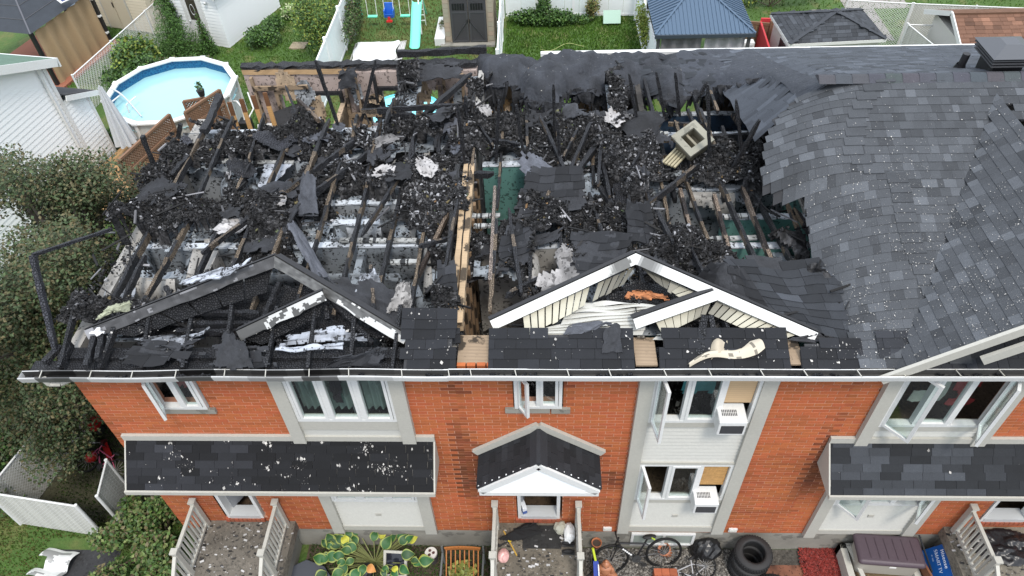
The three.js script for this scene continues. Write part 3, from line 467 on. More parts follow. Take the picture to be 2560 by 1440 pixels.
// ---------- the burnt attics: joists, debris blanket with holes, rooms below ----------
const AY = 6.05;
const HOLES = [
  [[-6.36,6.05,-7.86],[-3.05,6.05,-7.76],[-3.02,6.05,-6.59],[-3.29,6.05,-6.15],[-3.78,6.05,-5.91],[-6.01,6.05,-5.76],[-6.01,6.05,-6.97]], [[-2.32,6.05,-7.59],[-1.57,6.05,-7.65],[-1.45,6.05,-6.11],[-1.84,6.05,-5.84],[-2.48,6.05,-5.85],[-2.44,6.05,-6.57]], [[-1.23,6.05,-7.80],[1.40,6.05,-7.08],[1.33,6.05,-6.04],[0.22,6.05,-5.90],[-1.15,6.05,-6.03]],
  [[1.99,6.05,-7.70],[4.41,6.05,-6.51],[4.06,6.05,-4.66],[3.68,6.05,-5.57],[2.66,6.05,-5.39],[1.84,6.05,-5.61]],
  [[-6.81,6.05,-4.64],[-5.99,6.05,-4.60],[-5.65,6.05,-3.48],[-6.32,6.05,-3.54]], [[-5.37,6.05,-4.59],[-4.61,6.05,-4.76],[-4.42,6.05,-3.80],[-4.75,6.05,-3.63],[-5.21,6.05,-3.87]], [[-4.69,6.05,-4.77],[-4.18,6.05,-4.76],[-4.04,6.05,-4.44],[-4.46,6.05,-4.27]],
  [[-3.55,6.05,-3.12],[-2.68,6.05,-3.08],[-2.69,6.05,-2.63],[-3.39,6.05,-2.59]], [[-3.68,6.05,-3.64],[-2.58,6.05,-3.60],[-2.57,6.05,-3.29],[-3.59,6.05,-3.34]], [[-3.91,6.05,-2.48],[-2.01,6.05,-2.46],[-1.84,6.05,-1.38],[-2.64,6.05,-1.30],[-3.72,6.05,-1.61]], [[-6.79,6.05,-2.47],[-5.92,6.05,-2.33],[-5.90,6.05,-1.98],[-6.70,6.05,-2.05]], [[-6.94,6.05,-1.72],[-5.61,6.05,-1.62],[-5.73,6.05,-1.01],[-6.82,6.05,-1.06]], [[-5.86,6.05,-2.58],[-5.18,6.05,-2.62],[-5.12,6.05,-1.71],[-5.71,6.05,-1.72]],
  [[-7.25,6.05,-5.82],[-6.33,6.05,-5.73],[-6.41,6.05,-5.23],[-6.97,6.05,-5.24]], [[-2.71,6.05,-5.11],[-1.78,6.05,-5.16],[-1.81,6.05,-4.59],[-2.56,6.05,-4.54]], [[-3.60,6.05,-4.94],[-2.77,6.05,-4.98],[-2.92,6.05,-4.48],[-3.52,6.05,-4.43]],
  [[-1.20,6.05,-4.70],[-0.30,6.05,-4.68],[-0.37,6.05,-3.57],[-0.57,6.05,-3.09],[-1.14,6.05,-3.09]], [[-1.15,6.05,-2.96],[-0.74,6.05,-2.93],[-0.76,6.05,-2.61],[-1.13,6.05,-2.63]], [[-1.04,6.05,-2.41],[-0.61,6.05,-2.41],[-0.57,6.05,-2.14],[-0.74,6.05,-1.99],[-0.96,6.05,-2.05]], [[-0.12,6.05,-2.47],[0.34,6.05,-2.52],[0.35,6.05,-1.41],[-0.12,6.05,-1.41]], [[-1.12,6.05,-1.68],[-0.34,6.05,-1.68],[-0.27,6.05,-0.75],[-0.50,6.05,-0.40],[-1.11,6.05,-0.40]],
  [[2.01,6.05,-3.59],[2.43,6.05,-3.66],[3.47,6.05,-3.62],[3.56,6.05,-3.03],[3.81,6.05,-2.68],[3.61,6.05,-2.48],[3.81,6.05,-2.10],[3.64,6.05,-1.47],[3.40,6.05,-1.65],[2.86,6.05,-2.11],[2.28,6.05,-2.50],[2.06,6.05,-2.90]], [[1.36,6.05,-2.51],[1.77,6.05,-2.60],[1.68,6.05,-2.12],[1.33,6.05,-2.12]],
  [[-4.85,6.05,-1.71],[-2.19,6.05,-1.69],[-1.77,6.05,-0.75],[-1.26,6.05,-0.36],[-4.76,6.05,-0.52]],
].map(xz).map((h, k) => { const c = h.reduce((a, p) => [a[0] + p[0] / h.length, a[1] + p[1] / h.length], [0, 0]), f = k < 4 ? 1 : 1.16; return h.map(p => [c[0] + (p[0] - c[0]) * f, c[1] + (p[1] - c[1]) * f]); });
const BARE = [[[-6.21,6.05,-4.83],[-4.62,6.05,-4.80],[-4.58,6.05,-3.97],[-5.33,6.05,-3.64],[-5.91,6.05,-4.35]], [[-3.75,6.05,-3.73],[-2.52,6.05,-3.69],[-2.44,6.05,-2.54],[-3.45,6.05,-2.56]], [[-4.28,6.05,-3.19],[-3.49,6.05,-3.12],[-3.45,6.05,-2.16],[-4.05,6.05,-2.17]], [[1.98,6.05,-3.67],[3.61,6.05,-3.68],[3.80,6.05,-2.48],[2.26,6.05,-2.40]], [[-6.07,6.05,-2.79],[-5.22,6.05,-2.99],[-4.76,6.05,-1.62],[-5.88,6.05,-1.63]]].map(xz);
const edgeL = z => XL - .1 + .12 * (fbm(z * 3, 1, 3) - .5);
const rearOpen = (x, z) => { const w = .35 * (fbm(x * 2.2, 5, 3) - .5); return z < (x > 1.95 ? -4.62 - .22 * Math.sin(x * 2.3) : -5.98) + w && z > -8.02 && !(Math.abs(x + 2.95 + .1 * (z + 7)) < .24 + w) && !(Math.abs(x - 1.55) < .22 + w) && !(Math.abs(x + 1.3) < .2 + w * .5) || (z < -5.9 && x < -6.5) || (z < -7.9 && x < 5); };
const inHole = (x, z, g = .1) => { if (rearOpen(x, z)) return true; const wx = x + g * 2.4 * (fbm(x * 3.5, z * 3.5, 3, 0, 5) - .5), wz = z + g * 2.4 * (fbm(x * 3.5, z * 3.5, 3, 0, 9) - .5); return HOLES.some(h => inPoly(wx, wz, h)); };
const bare = (x, z) => (x < PW - .9 && z < -1.2 && fbm(x * .85 + 21, z * .85 + 4, 3) > .585) || BARE.some(h => inPoly(x + .3 * (fbm(x * 4, z * 4, 3) - .5), z + .3 * (fbm(x * 4, z * 4, 3, 0, 3) - .5), h));
const dH = (x, z) => { const left = ss(XL + .75, XL, x) * .1; return AY + .0 + left + .62 * Math.pow(fbm(x * 1.5 + 3, z * 1.5, 3), 2.2) * 1.3 - .3 * ss(.52, .7, fbm(x * 1.2 + 30, z * 1.2 + 8, 3)) + .2 * (fbm(x * 6, z * 6, 4) - .45) + .22 * ashy(x, z) - .1 * ss(-1.2, -.4, z); };
const ashy = (x, z) => Math.exp(-Math.pow((x - 1.8) / .8, 2) - Math.pow((z + 4.7) / .9, 2)) + .8 * Math.exp(-Math.pow((x + 2.1) / .7, 2) - Math.pow((z + 4.1) / 1.1, 2));
const darkAt = (x, z) => .55 + .9 * fbm(x * 1.1 + 9, z * 1.1, 4);
for (const [h, x0, x1, sd] of [[H1, XL - .15, PW, 21], [H2, PW, 4.75, 22]]) {
  const nu = Math.round((x1 - x0) / .05), nv = 156, z0 = -8.35, z1 = -.5;
  const P = (u, v) => { const x = mix(x0, x1, u), z = mix(z1, z0, v); return [x, dH(x, z) * (bare(x, z) ? 0 : 1) + (bare(x, z) ? AY - .04 : 0), z]; };
  const keep = (u, v) => { const x = mix(x0, x1, u), z = mix(z1, z0, v); return x > edgeL(z) && !inHole(x, z) && !bare(x, z) && !(x > edgeX(z) + .15 && z > -4.3); };
  kind(mb().sheet(P, nu, nv, .03, (u, v) => { const x = mix(x0, x1, u), z = mix(z1, z0, v), n = fbm(x * 9, z * 9, 4), d = darkAt(x, z), w = Math.pow(n, 2) * .35 * d; return [.008 + w * .75, .0085 + w * .75, .011 + w * .78]; }, keep).build('charred_insulation', M.debris, h), 'stuff');
  // ceiling boards hanging on under the debris, pale where the debris has gone
  mb().sheet((u, v) => { const x = mix(x0 + .2, x1, u), z = mix(z1, z0 + .2, v); return [x, AY - .075 - .12 * ss(.45, .7, fbm(x * 1.5, z * 1.5, 3)) + .02 * noise(x * 8, z * 8), z]; }, nu, nv, .013, (u, v) => { const q = .6 + 1.7 * Math.pow(fbm(u * 14, v * 10, 4), 1.5) * 1.3; return [q, q, q]; }, (u, v) => { const x = mix(x0 + .2, x1, u), z = mix(z1, z0 + .2, v); return !inHole(x, z, .12) && !(x > edgeX(z) + .1 && z > -4.3); }).build('drywall_ceiling', M.blue, h);
  seed(sd); const L = [], K = [], B = []; const N = Math.round((x1 - x0) * 23000);
  for (let i = 0; i < N; i++) {
    const x = R(x0, x1), z = R(z1, z0); if (x < edgeL(z) - .05 || inHole(x, z, .1) || (bare(x, z) && R() > .16) || (x > edgeX(z) + .02 && z > -4.3) || (x > 3.3 && z > -2.35) || (x > PW + .1 && z < interp([[-1.2, -7.6], [0, -7], [1.5, -7.4], [4, -6.4]], x))) continue;
    const d = darkAt(x, z), r = R(), s = .0045 + .021 * Math.pow(R(), 3), pale = .05 + .1 * ss(-3.6, -1.6, x) * ss(-1.2, .2, x - .2 < 0 ? x : -x);
    const aq = ashy(x, z), w = r < .76 - .36 * aq ? R(.006, .024) : r < .955 - .1 * aq ? R(.025, .09) * (d + aq) : r < .992 ? R(.14, .4) : 0, k = w ? [w, w * 1.01, w * 1.07] : [.2 * R(.4, 1), .12, .06];
    L.push({ p: [x, (bare(x, z) ? AY - .03 : dH(x, z)) + R(-.01, .05), z], e: [R(6.28), R(6.28), R(6.28)], s: [s * R(.5, 1.7), s * R(.5, 1.4), s * R(.6, 1.8)], c: k });
  }
  for (let i = 0; i < 700; i++) { const x = R(x0, x1), z = R(z1, z0); if (x < edgeL(z) || inHole(x, z, .02)) continue; const w = R() < .88 ? R(.004, .02) : R(.08, .25); K.push({ p: [x, dH(x, z) + R(.0, .07), z], e: [R(-.4, .4), R(6.28), R(-.4, .4)], s: [R(.006, .018), R(.006, .014), R(.05, .28)], c: [w, w, w * 1.06] }); }
  const lumpG = (() => { const g = new THREE.IcosahedronGeometry(1, 1), a = g.attributes.position; for (let i = 0; i < a.count; i++) { const v = [a.getX(i), a.getY(i), a.getZ(i)], q = .55 + .9 * hash(Math.round(v[0] * 50), Math.round(v[1] * 50 + v[2] * 900), 3); a.setXYZ(i, v[0] * q, v[1] * q * .7, v[2] * q); } g.computeVertexNormals(); return mb().geo(g).geometry(); })();
  const chip = mb().sheet((u, v) => [(u - .5) * 2 + .25 * Math.sin(v * 7), .45 * Math.sin(u * 4.2 + v * 3) * Math.cos(v * 4.4), (v - .5) * 2 + .3 * Math.cos(u * 6)], 3, 3, .12, null, (u, v) => !(u < .34 && v > .66)).geometry();
  kind(inst('charred_debris', chip, M.ash, L.filter((l, i) => i % 3 == 0), h), 'stuff'); kind(inst('charred_crumbs', lumpG, M.ash, L.filter((l, i) => i % 3), h), 'stuff'); kind(inst('charred_splinters', mb().box(-1, 1, -1, 1, -1, 1).geometry(), M.ash, K, h), 'stuff');
}
// partition walls of the rooms below, seen through the holes
const wallX = (h, z, x0, x1, m, y1 = 5.97) => { const w = mb().box(x0, x1, 3.45, y1, z - .055, z + .055).build('room_wall', m, h); mb().bar([x0, y1 + .015, z], [x1, y1 + .02, z], .13, .03, [1.6, 1.6, 1.6], { seg: 12, j: .2 }).build('wall_plate', M.plaster, w); };
const wallZ = (h, x, z0, z1, m, y1 = 5.97) => mb().box(x - .055, x + .055, 3.45, y1, z0, z1).build('room_wall', m, h);
wallX(H1, -5.9, -6.9, -1.45, M.grey); wallX(H1, -4.88, -6.9, -4.45, M.plaster); wallZ(H1, -4.4, -5.9, -2.5, M.grey); wallX(H1, -3.08, -4.3, -2.8, M.blue); wallX(H1, -3.62, -4.3, -2.5, M.plaster); wallX(H1, -2.5, -6.9, -1.4, M.blue); wallZ(H1, -3.0, -2.4, -.25, M.blue); wallZ(H1, -5.5, -2.4, -.25, M.grey); wallZ(H1, -2.2, -5.9, -2.5, M.grey);
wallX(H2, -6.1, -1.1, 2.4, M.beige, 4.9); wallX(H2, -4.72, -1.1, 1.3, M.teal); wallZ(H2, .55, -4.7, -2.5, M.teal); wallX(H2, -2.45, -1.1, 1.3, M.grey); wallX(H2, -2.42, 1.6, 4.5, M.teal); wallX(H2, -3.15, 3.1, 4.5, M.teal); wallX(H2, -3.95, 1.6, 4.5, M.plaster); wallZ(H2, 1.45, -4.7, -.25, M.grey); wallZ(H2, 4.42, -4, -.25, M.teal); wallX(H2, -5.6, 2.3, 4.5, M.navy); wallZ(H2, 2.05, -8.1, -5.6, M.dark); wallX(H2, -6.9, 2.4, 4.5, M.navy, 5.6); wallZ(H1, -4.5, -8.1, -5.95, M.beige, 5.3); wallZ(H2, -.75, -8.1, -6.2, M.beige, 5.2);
// peeling boards and paper on the burnt rear wall
seed(33); for (let i = 0; i < 20; i++) { const x = R(-6.4, -1.6), y = R(4, 5.9), w = R(.2, .6), hh = R(.25, .9), ph = R(50); mb().sheet((u, v) => [x + (u - .5) * w, y + (v - .5) * hh, -8.06 + .08 * fbm(u * 3 + ph, v * 3, 3) + .1 * Math.pow(1 - v, 3)], 14, 16, .01, (u, v) => { const k = .5 + .9 * fbm(u * 5 + ph, v * 5, 3); return [k, k, k]; }, (u, v) => Math.hypot((u - .5) * 1.2, v - .5) < .3 + .32 * fbm(u * 4 + ph, v * 4, 3)).build('torn_wallboard', pick([M.plaster, M.grey, M.pinkw, M.char, M.beige]), H1); }
for (let i = 0; i < 9; i++) { const x = R(-1.1, 1.4), w = R(.25, .5), ph = R(50), y = R(4.6, 5.7), hh = R(.5, 1); mb().sheet((u, v) => [x + (u - .5) * w, y + (v - .5) * hh, -8.05 + .1 * fbm(u * 3 + ph, v * 3, 3)], 12, 14, .01, null, (u, v) => Math.hypot((u - .5) * 1.2, v - .5) < .32 + .3 * fbm(u * 4 + ph, v * 4, 3) && !(x + (u - .5) * w > -.5 && x + (u - .5) * w < .8)).build('torn_wallboard', pick([M.plaster, M.beige, M.tan]), H2); }
// ceiling joists
seed(31);
const jk = (t, m) => { const b = noise(t * 9 + m * 3 + jk.s, jk.s * 3.1); return b > jk.b ? [6, 4.4, 2.7] : [1, 1, 1]; };
for (let i = 0; i < 10; i++) { const x = -6.62 + i * .595; jk.s = i * 2.7; jk.b = .62; const lean = R(-.1, .1); let z = -.7; while (z > -5.7) { const z1 = Math.max(-5.95, z - R(2.2, 5.3)), f = q => x + lean * (q + .7) / -5.2; mb().bar([f(z) - .04 + R(-.07, .07), AY + .2 + R(-.1, .06), z], [f(z1) + R(-.07, .07), AY + .22 + R(-.1, .07), z1], R(.045, .065), R(.09, .13), jk, { seg: 18, j: .26, t: R(.5, 1), t0: R(.5, 1) }).build('ceiling_joist', M.char, H1); z = z1 - (R() < .35 ? R(.1, .7) : .0); jk.s += 1.3; } }
for (let i = 0; i < 10; i++) { const x = -.78 + i * .575; jk.s = i * 3.3 + 40; jk.b = i == 0 || i > 4 ? .5 : .66; const z0 = i > 4 ? -1.5 : -.8; let z = z0; while (z > -5.8) { const z1 = Math.max(-6.05, z - R(1.0, 3.2)); if (R() < .72) mb().bar([x + .1 * i / 9 + R(-.08, .08), AY + .15 + R(-.15, .05), z], [x - .1 * i / 9 + R(-.1, .1), AY + .16 + R(-.15, .08), z1], R(.045, .065), R(.08, .12), jk, { seg: 16, j: .26, t: R(.4, 1), t0: R(.4, 1) }).build('ceiling_joist', M.char, H2); z = z1 - R(.0, .5); jk.s += 1.3; } }
for (const [a, b] of [[[-1.95,6.12,-1.62],[-1.55,6.12,-3.12]], [[-4.96,6.30,-6.54],[-4.30,6.30,-5.59]], [[-2.62,6.25,-3.86],[-1.97,6.25,-4.14]]]) mb().bar(a, add(b, [0, .12, 0]), .06, .09, (t, m) => t > .5 ? [7, 5, 3.2] : [2, 1.4, 1], { seg: 8, j: .15 }).build('fallen_joist', M.char, H1);
for (const [a, b] of [[[3.62,6.15,-1.46],[3.50,6.15,-3.72]], [[2.99,6.15,-1.86],[2.98,6.15,-3.51]], [[2.45,6.15,-2.43],[2.42,6.15,-3.68]]]) mb().bar(a, b, .06, .1, (t, m) => noise(t * 8 + a[0], m) > .6 ? [1.4, 1.1, .9] : [9, 6.6, 4.4], { seg: 14, j: .12 }).build('clean_joist', M.char, H2);
for (const [a, b] of [[[-0.80,6.15,-1.45],[-0.82,6.15,-3.79]], [[-1.43,6.15,-0.99],[-1.51,6.15,-2.42]]]) mb().bar(a, b, .055, .1, [9, 7, 5.2], { seg: 8, j: .1 }).build('clean_joist', M.char, H2);
for (const [a, b] of [[[1.95, 6.1, -5.25], [4.1, 6.12, -5.35]], [[1.9, 6.08, -4.75], [4.2, 6.1, -4.7]], [[2.35, 5.98, -3.6], [2.2, 6.0, -7.6]], [[3.2, 5.98, -3.6], [3.15, 6.0, -7.6]]]) mb().bar(a, b, .06, .12, (t, m) => noise(t * 6 + a[0], m) > .75 ? [5, 3.8, 2.4] : [1, 1, 1], { seg: 16, j: .22 }).build('charred_joist', M.char, H2);
// truss posts left standing
for (const [a, b] of [[[-3.98,6.10,-5.74],[-4.13,7.61,-5.74]],[[-3.60,6.10,-6.08],[-3.10,7.41,-6.08]],[[-1.38,6.10,-4.33],[-1.42,7.53,-4.33]],[[-0.30,6.10,-4.58],[-0.43,7.34,-4.58]],[[0.26,6.10,-5.37],[0.23,7.26,-5.37]],[[0.35,6.10,-4.54],[0.28,7.05,-4.54]],[[-0.84,6.10,-4.69],[-0.73,7.37,-4.69]],[[-1.38,6.10,-5.48],[-1.41,6.98,-5.48]],[[1.89,6.10,-5.34],[1.57,7.46,-5.34]],[[2.44,6.10,-5.94],[2.15,7.15,-5.94]],[[3.04,6.10,-4.25],[2.72,7.88,-4.25]],[[3.63,6.10,-4.18],[3.21,7.62,-4.18]],[[3.13,6.10,-6.57],[3.29,6.55,-6.57]],[[2.74,6.10,-6.07],[2.53,7.06,-6.07]],[[3.34,6.10,-4.13],[3.66,7.26,-4.13]]]) mb().bar(a, b, .055, .075, [.75, .75, .78], { seg: 9, j: .28, t: .55 }).build('truss_post', M.char, a[0] < -1.35 ? H1 : H2);
for (const [a, b] of [[[-2.33,6.20,-6.04],[-1.46,6.20,-7.47]], [[-1.94,6.15,-4.45],[-1.57,6.15,-5.54]], [[-1.48,6.15,-5.34],[-0.40,6.15,-4.96]], [[1.03,6.20,-3.70],[1.25,6.20,-2.89]], [[-1.46,6.20,-4.08],[-0.84,6.20,-4.01]], [[-2.53,6.20,-6.05],[-2.91,6.20,-5.91]], [[-1.92,6.20,-4.76],[-1.98,6.20,-5.75]], [[1.46,6.20,-5.81],[0.47,6.20,-3.70]], [[-6.82,6.15,-4.24],[-6.61,6.15,-4.73]]]) mb().bar(a, add(b, [0, .1, 0]), .08, .11, [.9, .9, .92], { seg: 9, j: .3, t: .6 }).build('fallen_truss', M.char, H2);
for (const [a, b] of [[[2.48,6.10,-5.80],[3.26,6.10,-5.75]], [[2.93,6.10,-6.28],[2.98,6.10,-5.51]], [[3.49,6.12,-5.63],[3.53,6.12,-4.58]], [[3.38,6.30,-6.84],[3.42,6.30,-5.88]], [[4.17,6.10,-3.89],[4.24,6.10,-2.31]], [[4.12,6.10,-5.90],[4.18,6.10,-4.78]]]) mb().bar(a, b, .05, .08, (t, m) => noise(t * 6 + a[0] * 3, m) > .5 ? [7, 5, 3] : [1, 1, 1], { seg: 8, j: .15 }).build('split_stud', M.char, H2);
for (const [a, b, h] of [[[-6.77,6.05,-4.87],[-4.68,6.05,-4.73], H1], [[-3.39,6.05,-2.55],[-2.03,6.05,-2.51], H1], [[-2.56,6.05,-2.01],[-1.91,6.05,-2.01], H1], [[-1.20,6.05,-3.15],[-0.71,6.05,-3.14], H2], [[-1.15,6.05,-2.88],[-0.80,6.05,-2.88], H2], [[-1.09,6.05,-2.48],[-0.36,6.05,-2.47], H2], [[2.28,6.05,-2.50],[3.58,6.05,-2.53], H2], [[3.09,6.05,-3.06],[3.50,6.05,-3.09], H2], [[1.84,6.05,-5.61],[2.45,6.05,-5.53], H2]]) mb().bar(a, add(b, [0, .01, 0]), .09, .04, (t) => noise(t * 20, a[2]) > .6 ? [.1, .1, .1] : [1.15, 1.1, 1.0], { seg: 24, j: .15 }).build('drywall_strip', M.plaster, h);
// left edge: charred gable-end rafters and a leaning burnt rail
seed(9);
for (const [a, b] of [[[-6.42,6.25,0.31],[-6.60,6.25,-0.59]], [[-6.31,6.25,0.17],[-6.48,6.25,-0.47]], [[-6.90,6.15,0.20],[-6.92,6.15,-0.21]]]) mb().bar(a, b, .07, .1, [1, 1, 1], { seg: 10, j: .25 }).build('charred_rafter', M.char, H1);
mb().bar([-7.12, 6.1, -.1], [-7.3, 7.25, -.95], .07, .09, [1.5, 1.5, 1.6], { seg: 16, j: .16 }).build('burnt_rail', M.char, H1); mb().bar([-7.3, 7.25, -.95], [-7.0, 6.55, -2.3], .05, .05, [1.3, 1.3, 1.4], { seg: 9, j: .2 }).build('burnt_rail', M.char, H1); mb().bar([-7.2, 6.1, .1], [-7.08, 6.1, -.2], .08, .09, [1, 1, 1], { seg: 4, j: .2 }).build('burnt_rail', M.char, H1);
for (const [a, b] of [[[[-7.13,6.10,-4.31],[-7.08,6.98,-4.31]]], [[[-7.18,6.10,-5.54],[-7.01,6.42,-5.54]]]].flat()) mb().bar(a, b, .06, .08, [.8, .8, .8], { seg: 7, j: .25 }).build('truss_post', M.char, H1);
mb().bar(...[[-6.55,6.30,-5.43],[-6.64,6.30,-6.74]], .13, .12, [1.2, 1.2, 1.2], { seg: 10, j: .3 }).build('charred_rafter', M.char, H1);
{ const c = [[-6.91,6.00,-5.96],[-6.39,6.00,-5.87],[-6.12,6.00,-5.80]]; for (let i = 0; i < 5; i++) mb().bar([-6.75 + i * .24, 4.6, -6.6 - .1 * i], [-6.75 + i * .22, 6.1, -6.7 - .12 * i], .09, .04, (t) => t > .8 ? [.3, .2, .15] : [1.1, .95, .7], { seg: 5, j: .06 }).build('exposed_stud', M.tan, H1); }

// torn sheets of shingle roofing draped over the wreck
const rough = mats.matted_shingle;
function drape(h, C, sag, o = {}) { // C: four corners; nu, nv cells; curl lifts the far edge
  const [a, b, c, d] = C, nu = o.nu || 26, nv = o.nv || 20, sd = o.s ?? R(100), up = o.up || 0;
  const P = (u, v) => { const p = add(mul(lerp(a, b, u), 1 - v), mul(lerp(d, c, u), v)), w = fbm(u * 3 + sd, v * 3 + sd, 4) - .5; return [p[0] + .08 * w, p[1] - sag * 4 * u * (1 - u) * v * (1.2 - v) * 1.3 + .22 * w * (o.w ?? 1) + up * Math.pow(v, 3), p[2] + .1 * (noise(u * 4 + sd, v * 4) - .5)]; };
  const keep = (u, v) => { const m = Math.min(u, 1 - u, v, 1 - v); return m > (o.rag ?? .1) * Math.pow(fbm(u * 7 + sd, v * 7, 3), 1.5) * 1.6; };
  const m = mb().sheet(P, nu, nv, .02, (u, v) => { const q = (o.k ?? 1) * (.6 + .9 * fbm(u * 8 + sd, v * 8, 4)); return [q, q, q * 1.04]; }, keep).build('torn_roofing', o.m || rough, h);
  if (o.sh) { const LU = (len(sub(b, a)) + len(sub(c, d))) / 2, LV = (len(sub(d, a)) + len(sub(c, b))) / 2; shingles(m, (u, v) => P(cl(u / LU), cl(v / LV)), LU, LV, { keep: (u, v) => keep(cl(u / LU), cl(v / LV)) && fbm(u * 2 + sd, v * 2, 3) > (o.bald ?? .36), base: o.base || [.026, .028, .033], nu: 2, lift: .012, w0: .22, w1: .34, tone: () => R(.7, 1.25), single: o.single || 0 }); }
  return m;
}
// drywall flaps hanging from the rims of the holes into the rooms
seed(58); HOLES.slice(4).forEach((h, hi) => { const c = h.reduce((a, p) => [a[0] + p[0] / h.length, a[1] + p[1] / h.length], [0, 0]); h.forEach((p, i) => { const q = h[(i + 1) % h.length], L = Math.hypot(q[0] - p[0], q[1] - p[1]); if (L < .25 || R() < (c[0] > PW ? .8 : .5)) return; const t0 = R(.0, .3), t1 = R(.6, 1), a = [mix(p[0], q[0], t0), AY - .05, mix(p[1], q[1], t0)], b = [mix(p[0], q[0], t1), AY - .06, mix(p[1], q[1], t1)], m = lerp(a, b, .5), inn = nrm([c[0] - m[0], 0, c[1] - m[2]]), D = R(.25, .75), ph = R(9), house = m[0] < PW ? H1 : H2; mb().sheet((u, v) => { const e = lerp(a, b, u), s = v * D; return [e[0] + inn[0] * s * (.75 - .5 * v) + .05 * Math.sin(u * 5 + ph) * v, e[1] - s * (.25 + .75 * v) + .04 * Math.sin(u * 7 + ph) * v, e[2] + inn[2] * s * (.75 - .5 * v) + .05 * Math.cos(u * 4 + ph) * v]; }, 16, 12, .012, (u, v) => { const k = .55 + .8 * fbm(u * 4 + ph, v * 4, 3); return [k, k, k]; }, (u, v) => v < .35 + .8 * fbm(u * 3.5 + ph, 2, 3)).build('drywall_flap', pick([M.plaster, M.blue, M.blue, M.grey]), house); }); });
// rubble on the room floors under the openings, and long rafters fallen across the wreck
{ seed(64); const FL = [], fy = (x, z) => 3.47 + .75 * Math.pow(fbm(x * 1.1 + 5, z * 1.1, 3), 2) + .25 * fbm(x * 4, z * 4, 3); for (const [h, x0, x1] of [[H1, XL + .25, PW - .1], [H2, PW + .1, 4.4]]) { mb().sheet((u, v) => { const x = mix(x0, x1, u), z = mix(-.3, -8, v); return [x, fy(x, z), z]; }, 90, 110, 0, (u, v) => { const x = mix(x0, x1, u), z = mix(-.3, -8, v), w = Math.pow(fbm(x * 7, z * 7, 4), 2) * .4; return [.012 + w * .5, .011 + w * .45, .011 + w * .42]; }).build('floor_rubble', M.debris, h).userData.kind = 'stuff'; const Q = []; for (let i = 0; i < 16000; i++) { const x = R(x0, x1), z = R(-.3, -8), s = .01 + .05 * Math.pow(R(), 3), r = R(), w = r < .7 ? R(.008, .03) : r < .92 ? R(.05, .15) : R(.2, .4); Q.push({ p: [x, fy(x, z) + .02, z], e: [R(6), R(6), R(6)], s: [s * R(.5, 2), s * R(.3, 1), s * R(.6, 1.6)], c: [w, w * .97, w * .93] }); } kind(inst('floor_debris', new THREE.BoxGeometry(1, 1, 1), M.ash, Q, h), 'stuff'); }
  for (let i = 0; i < 30; i++) { const x = R(XL + .5, 3.2), z = R(-6.2, -1), h = x < PW ? H1 : H2, a = R() < .5 ? R(1.1, 2.0) : R(3.14), L = R(.7, 2.3), y = AY + R(.12, .4), d = [Math.cos(a) * L / 2, R(-.2, .2), Math.sin(a) * L / 2]; mb().bar(sub([x, y, z], d), add([x, y, z], d), R(.04, .06), R(.07, .12), (t, m) => noise(t * 7 + i, m) > .8 ? [5, 3.8, 2.5] : [1, 1, 1.02], { seg: 14, j: .28, t: R(.4, .9), t0: R(.4, .9) }).build('fallen_rafter', M.char, h); } }
drape(H1, [...[[-3.21,6.10,-7.37]], ...[[-1.47,6.10,-7.56]], ...[[-1.62,6.35,-8.17]], ...[[-3.05,6.35,-8.04]]], .1, { w: 1.1, nu: 40, nv: 20, rag: .3 }); drape(H1, [...[[-4.49,5.80,-7.66]], ...[[-3.97,5.80,-7.73]], ...[[-3.95,6.30,-7.87]], ...[[-4.37,6.30,-7.80]]], -.15, { w: .8, rag: .25 });
// crumpled scraps of felt, board and foil thrown about
for (let i = 0; i < 64; i++) { const x = R(XL + .2, 4.2), z = R(-5.9, -1), h = x < PW ? H1 : H2; if (inHole(x, z, .05) || x > 3.3) { continue; } const s = R(.12, .42), a = R(6.28), y = dH(x, z) + .07, ph = R(99), sm = pick([rough, rough, M.char, M.grey]), k = R() < .7 ? R(.4, 1.3) : sm === M.grey ? R(.6, 1.2) : R(1.8, 4), cs = Math.cos(a), sn = Math.sin(a), ar = R(.5, 1.3); mb().sheet((u, v) => { const p = (u - .5) * 2 * s, q = (v - .5) * 2 * s * ar, w = fbm(u * 2.6 + ph, v * 2.6, 4) - .5; return [x + p * cs - q * sn, y + .75 * s * w + .35 * s * Math.pow(u, 3), z + p * sn + q * cs]; }, 14, 14, .008, (u, v) => { const g = k * (.5 + fbm(u * 6 + ph, v * 6, 3)); return [g, g, g * 1.06]; }, (u, v) => Math.hypot(u - .5, v - .5) < .3 + .3 * fbm(u * 5 + ph, v * 5, 3)).build('crumpled_sheet', sm, h); }
seed(61);
drape(H2, [...[[-0.53,6.15,-2.81]], ...[[0.81,6.30,-2.88]], ...[[0.76,6.75,-3.60]], ...[[-0.23,6.60,-3.93]]], .1, { sh: 1, single: 60, w: .4, k: .9 });
drape(H2, [...[[-0.75,6.10,-1.63]], ...[[-0.15,6.15,-1.85]], ...[[-0.09,6.30,-2.79]], ...[[-0.61,6.30,-2.69]]], .05, { sh: 1, w: .5 });
drape(H2, [...[[-1.14,6.00,-2.20]], ...[[0.30,6.20,-2.35]], ...[[0.43,6.35,-2.57]], ...[[-1.02,6.10,-2.47]]], .25, { w: .6, nv: 8 });
drape(H2, [...[[0.34,6.20,-1.44]], ...[[1.16,6.30,-1.42]], ...[[1.48,6.55,-2.14]], ...[[0.49,6.40,-2.42]]], .1, { sh: 1, w: .6 });
drape(H2, [...[[1.37,6.40,-2.12]], ...[[1.89,6.25,-2.14]], ...[[1.78,6.60,-2.97]], ...[[1.34,6.70,-2.80]]], .1, { sh: 1, w: .5 });
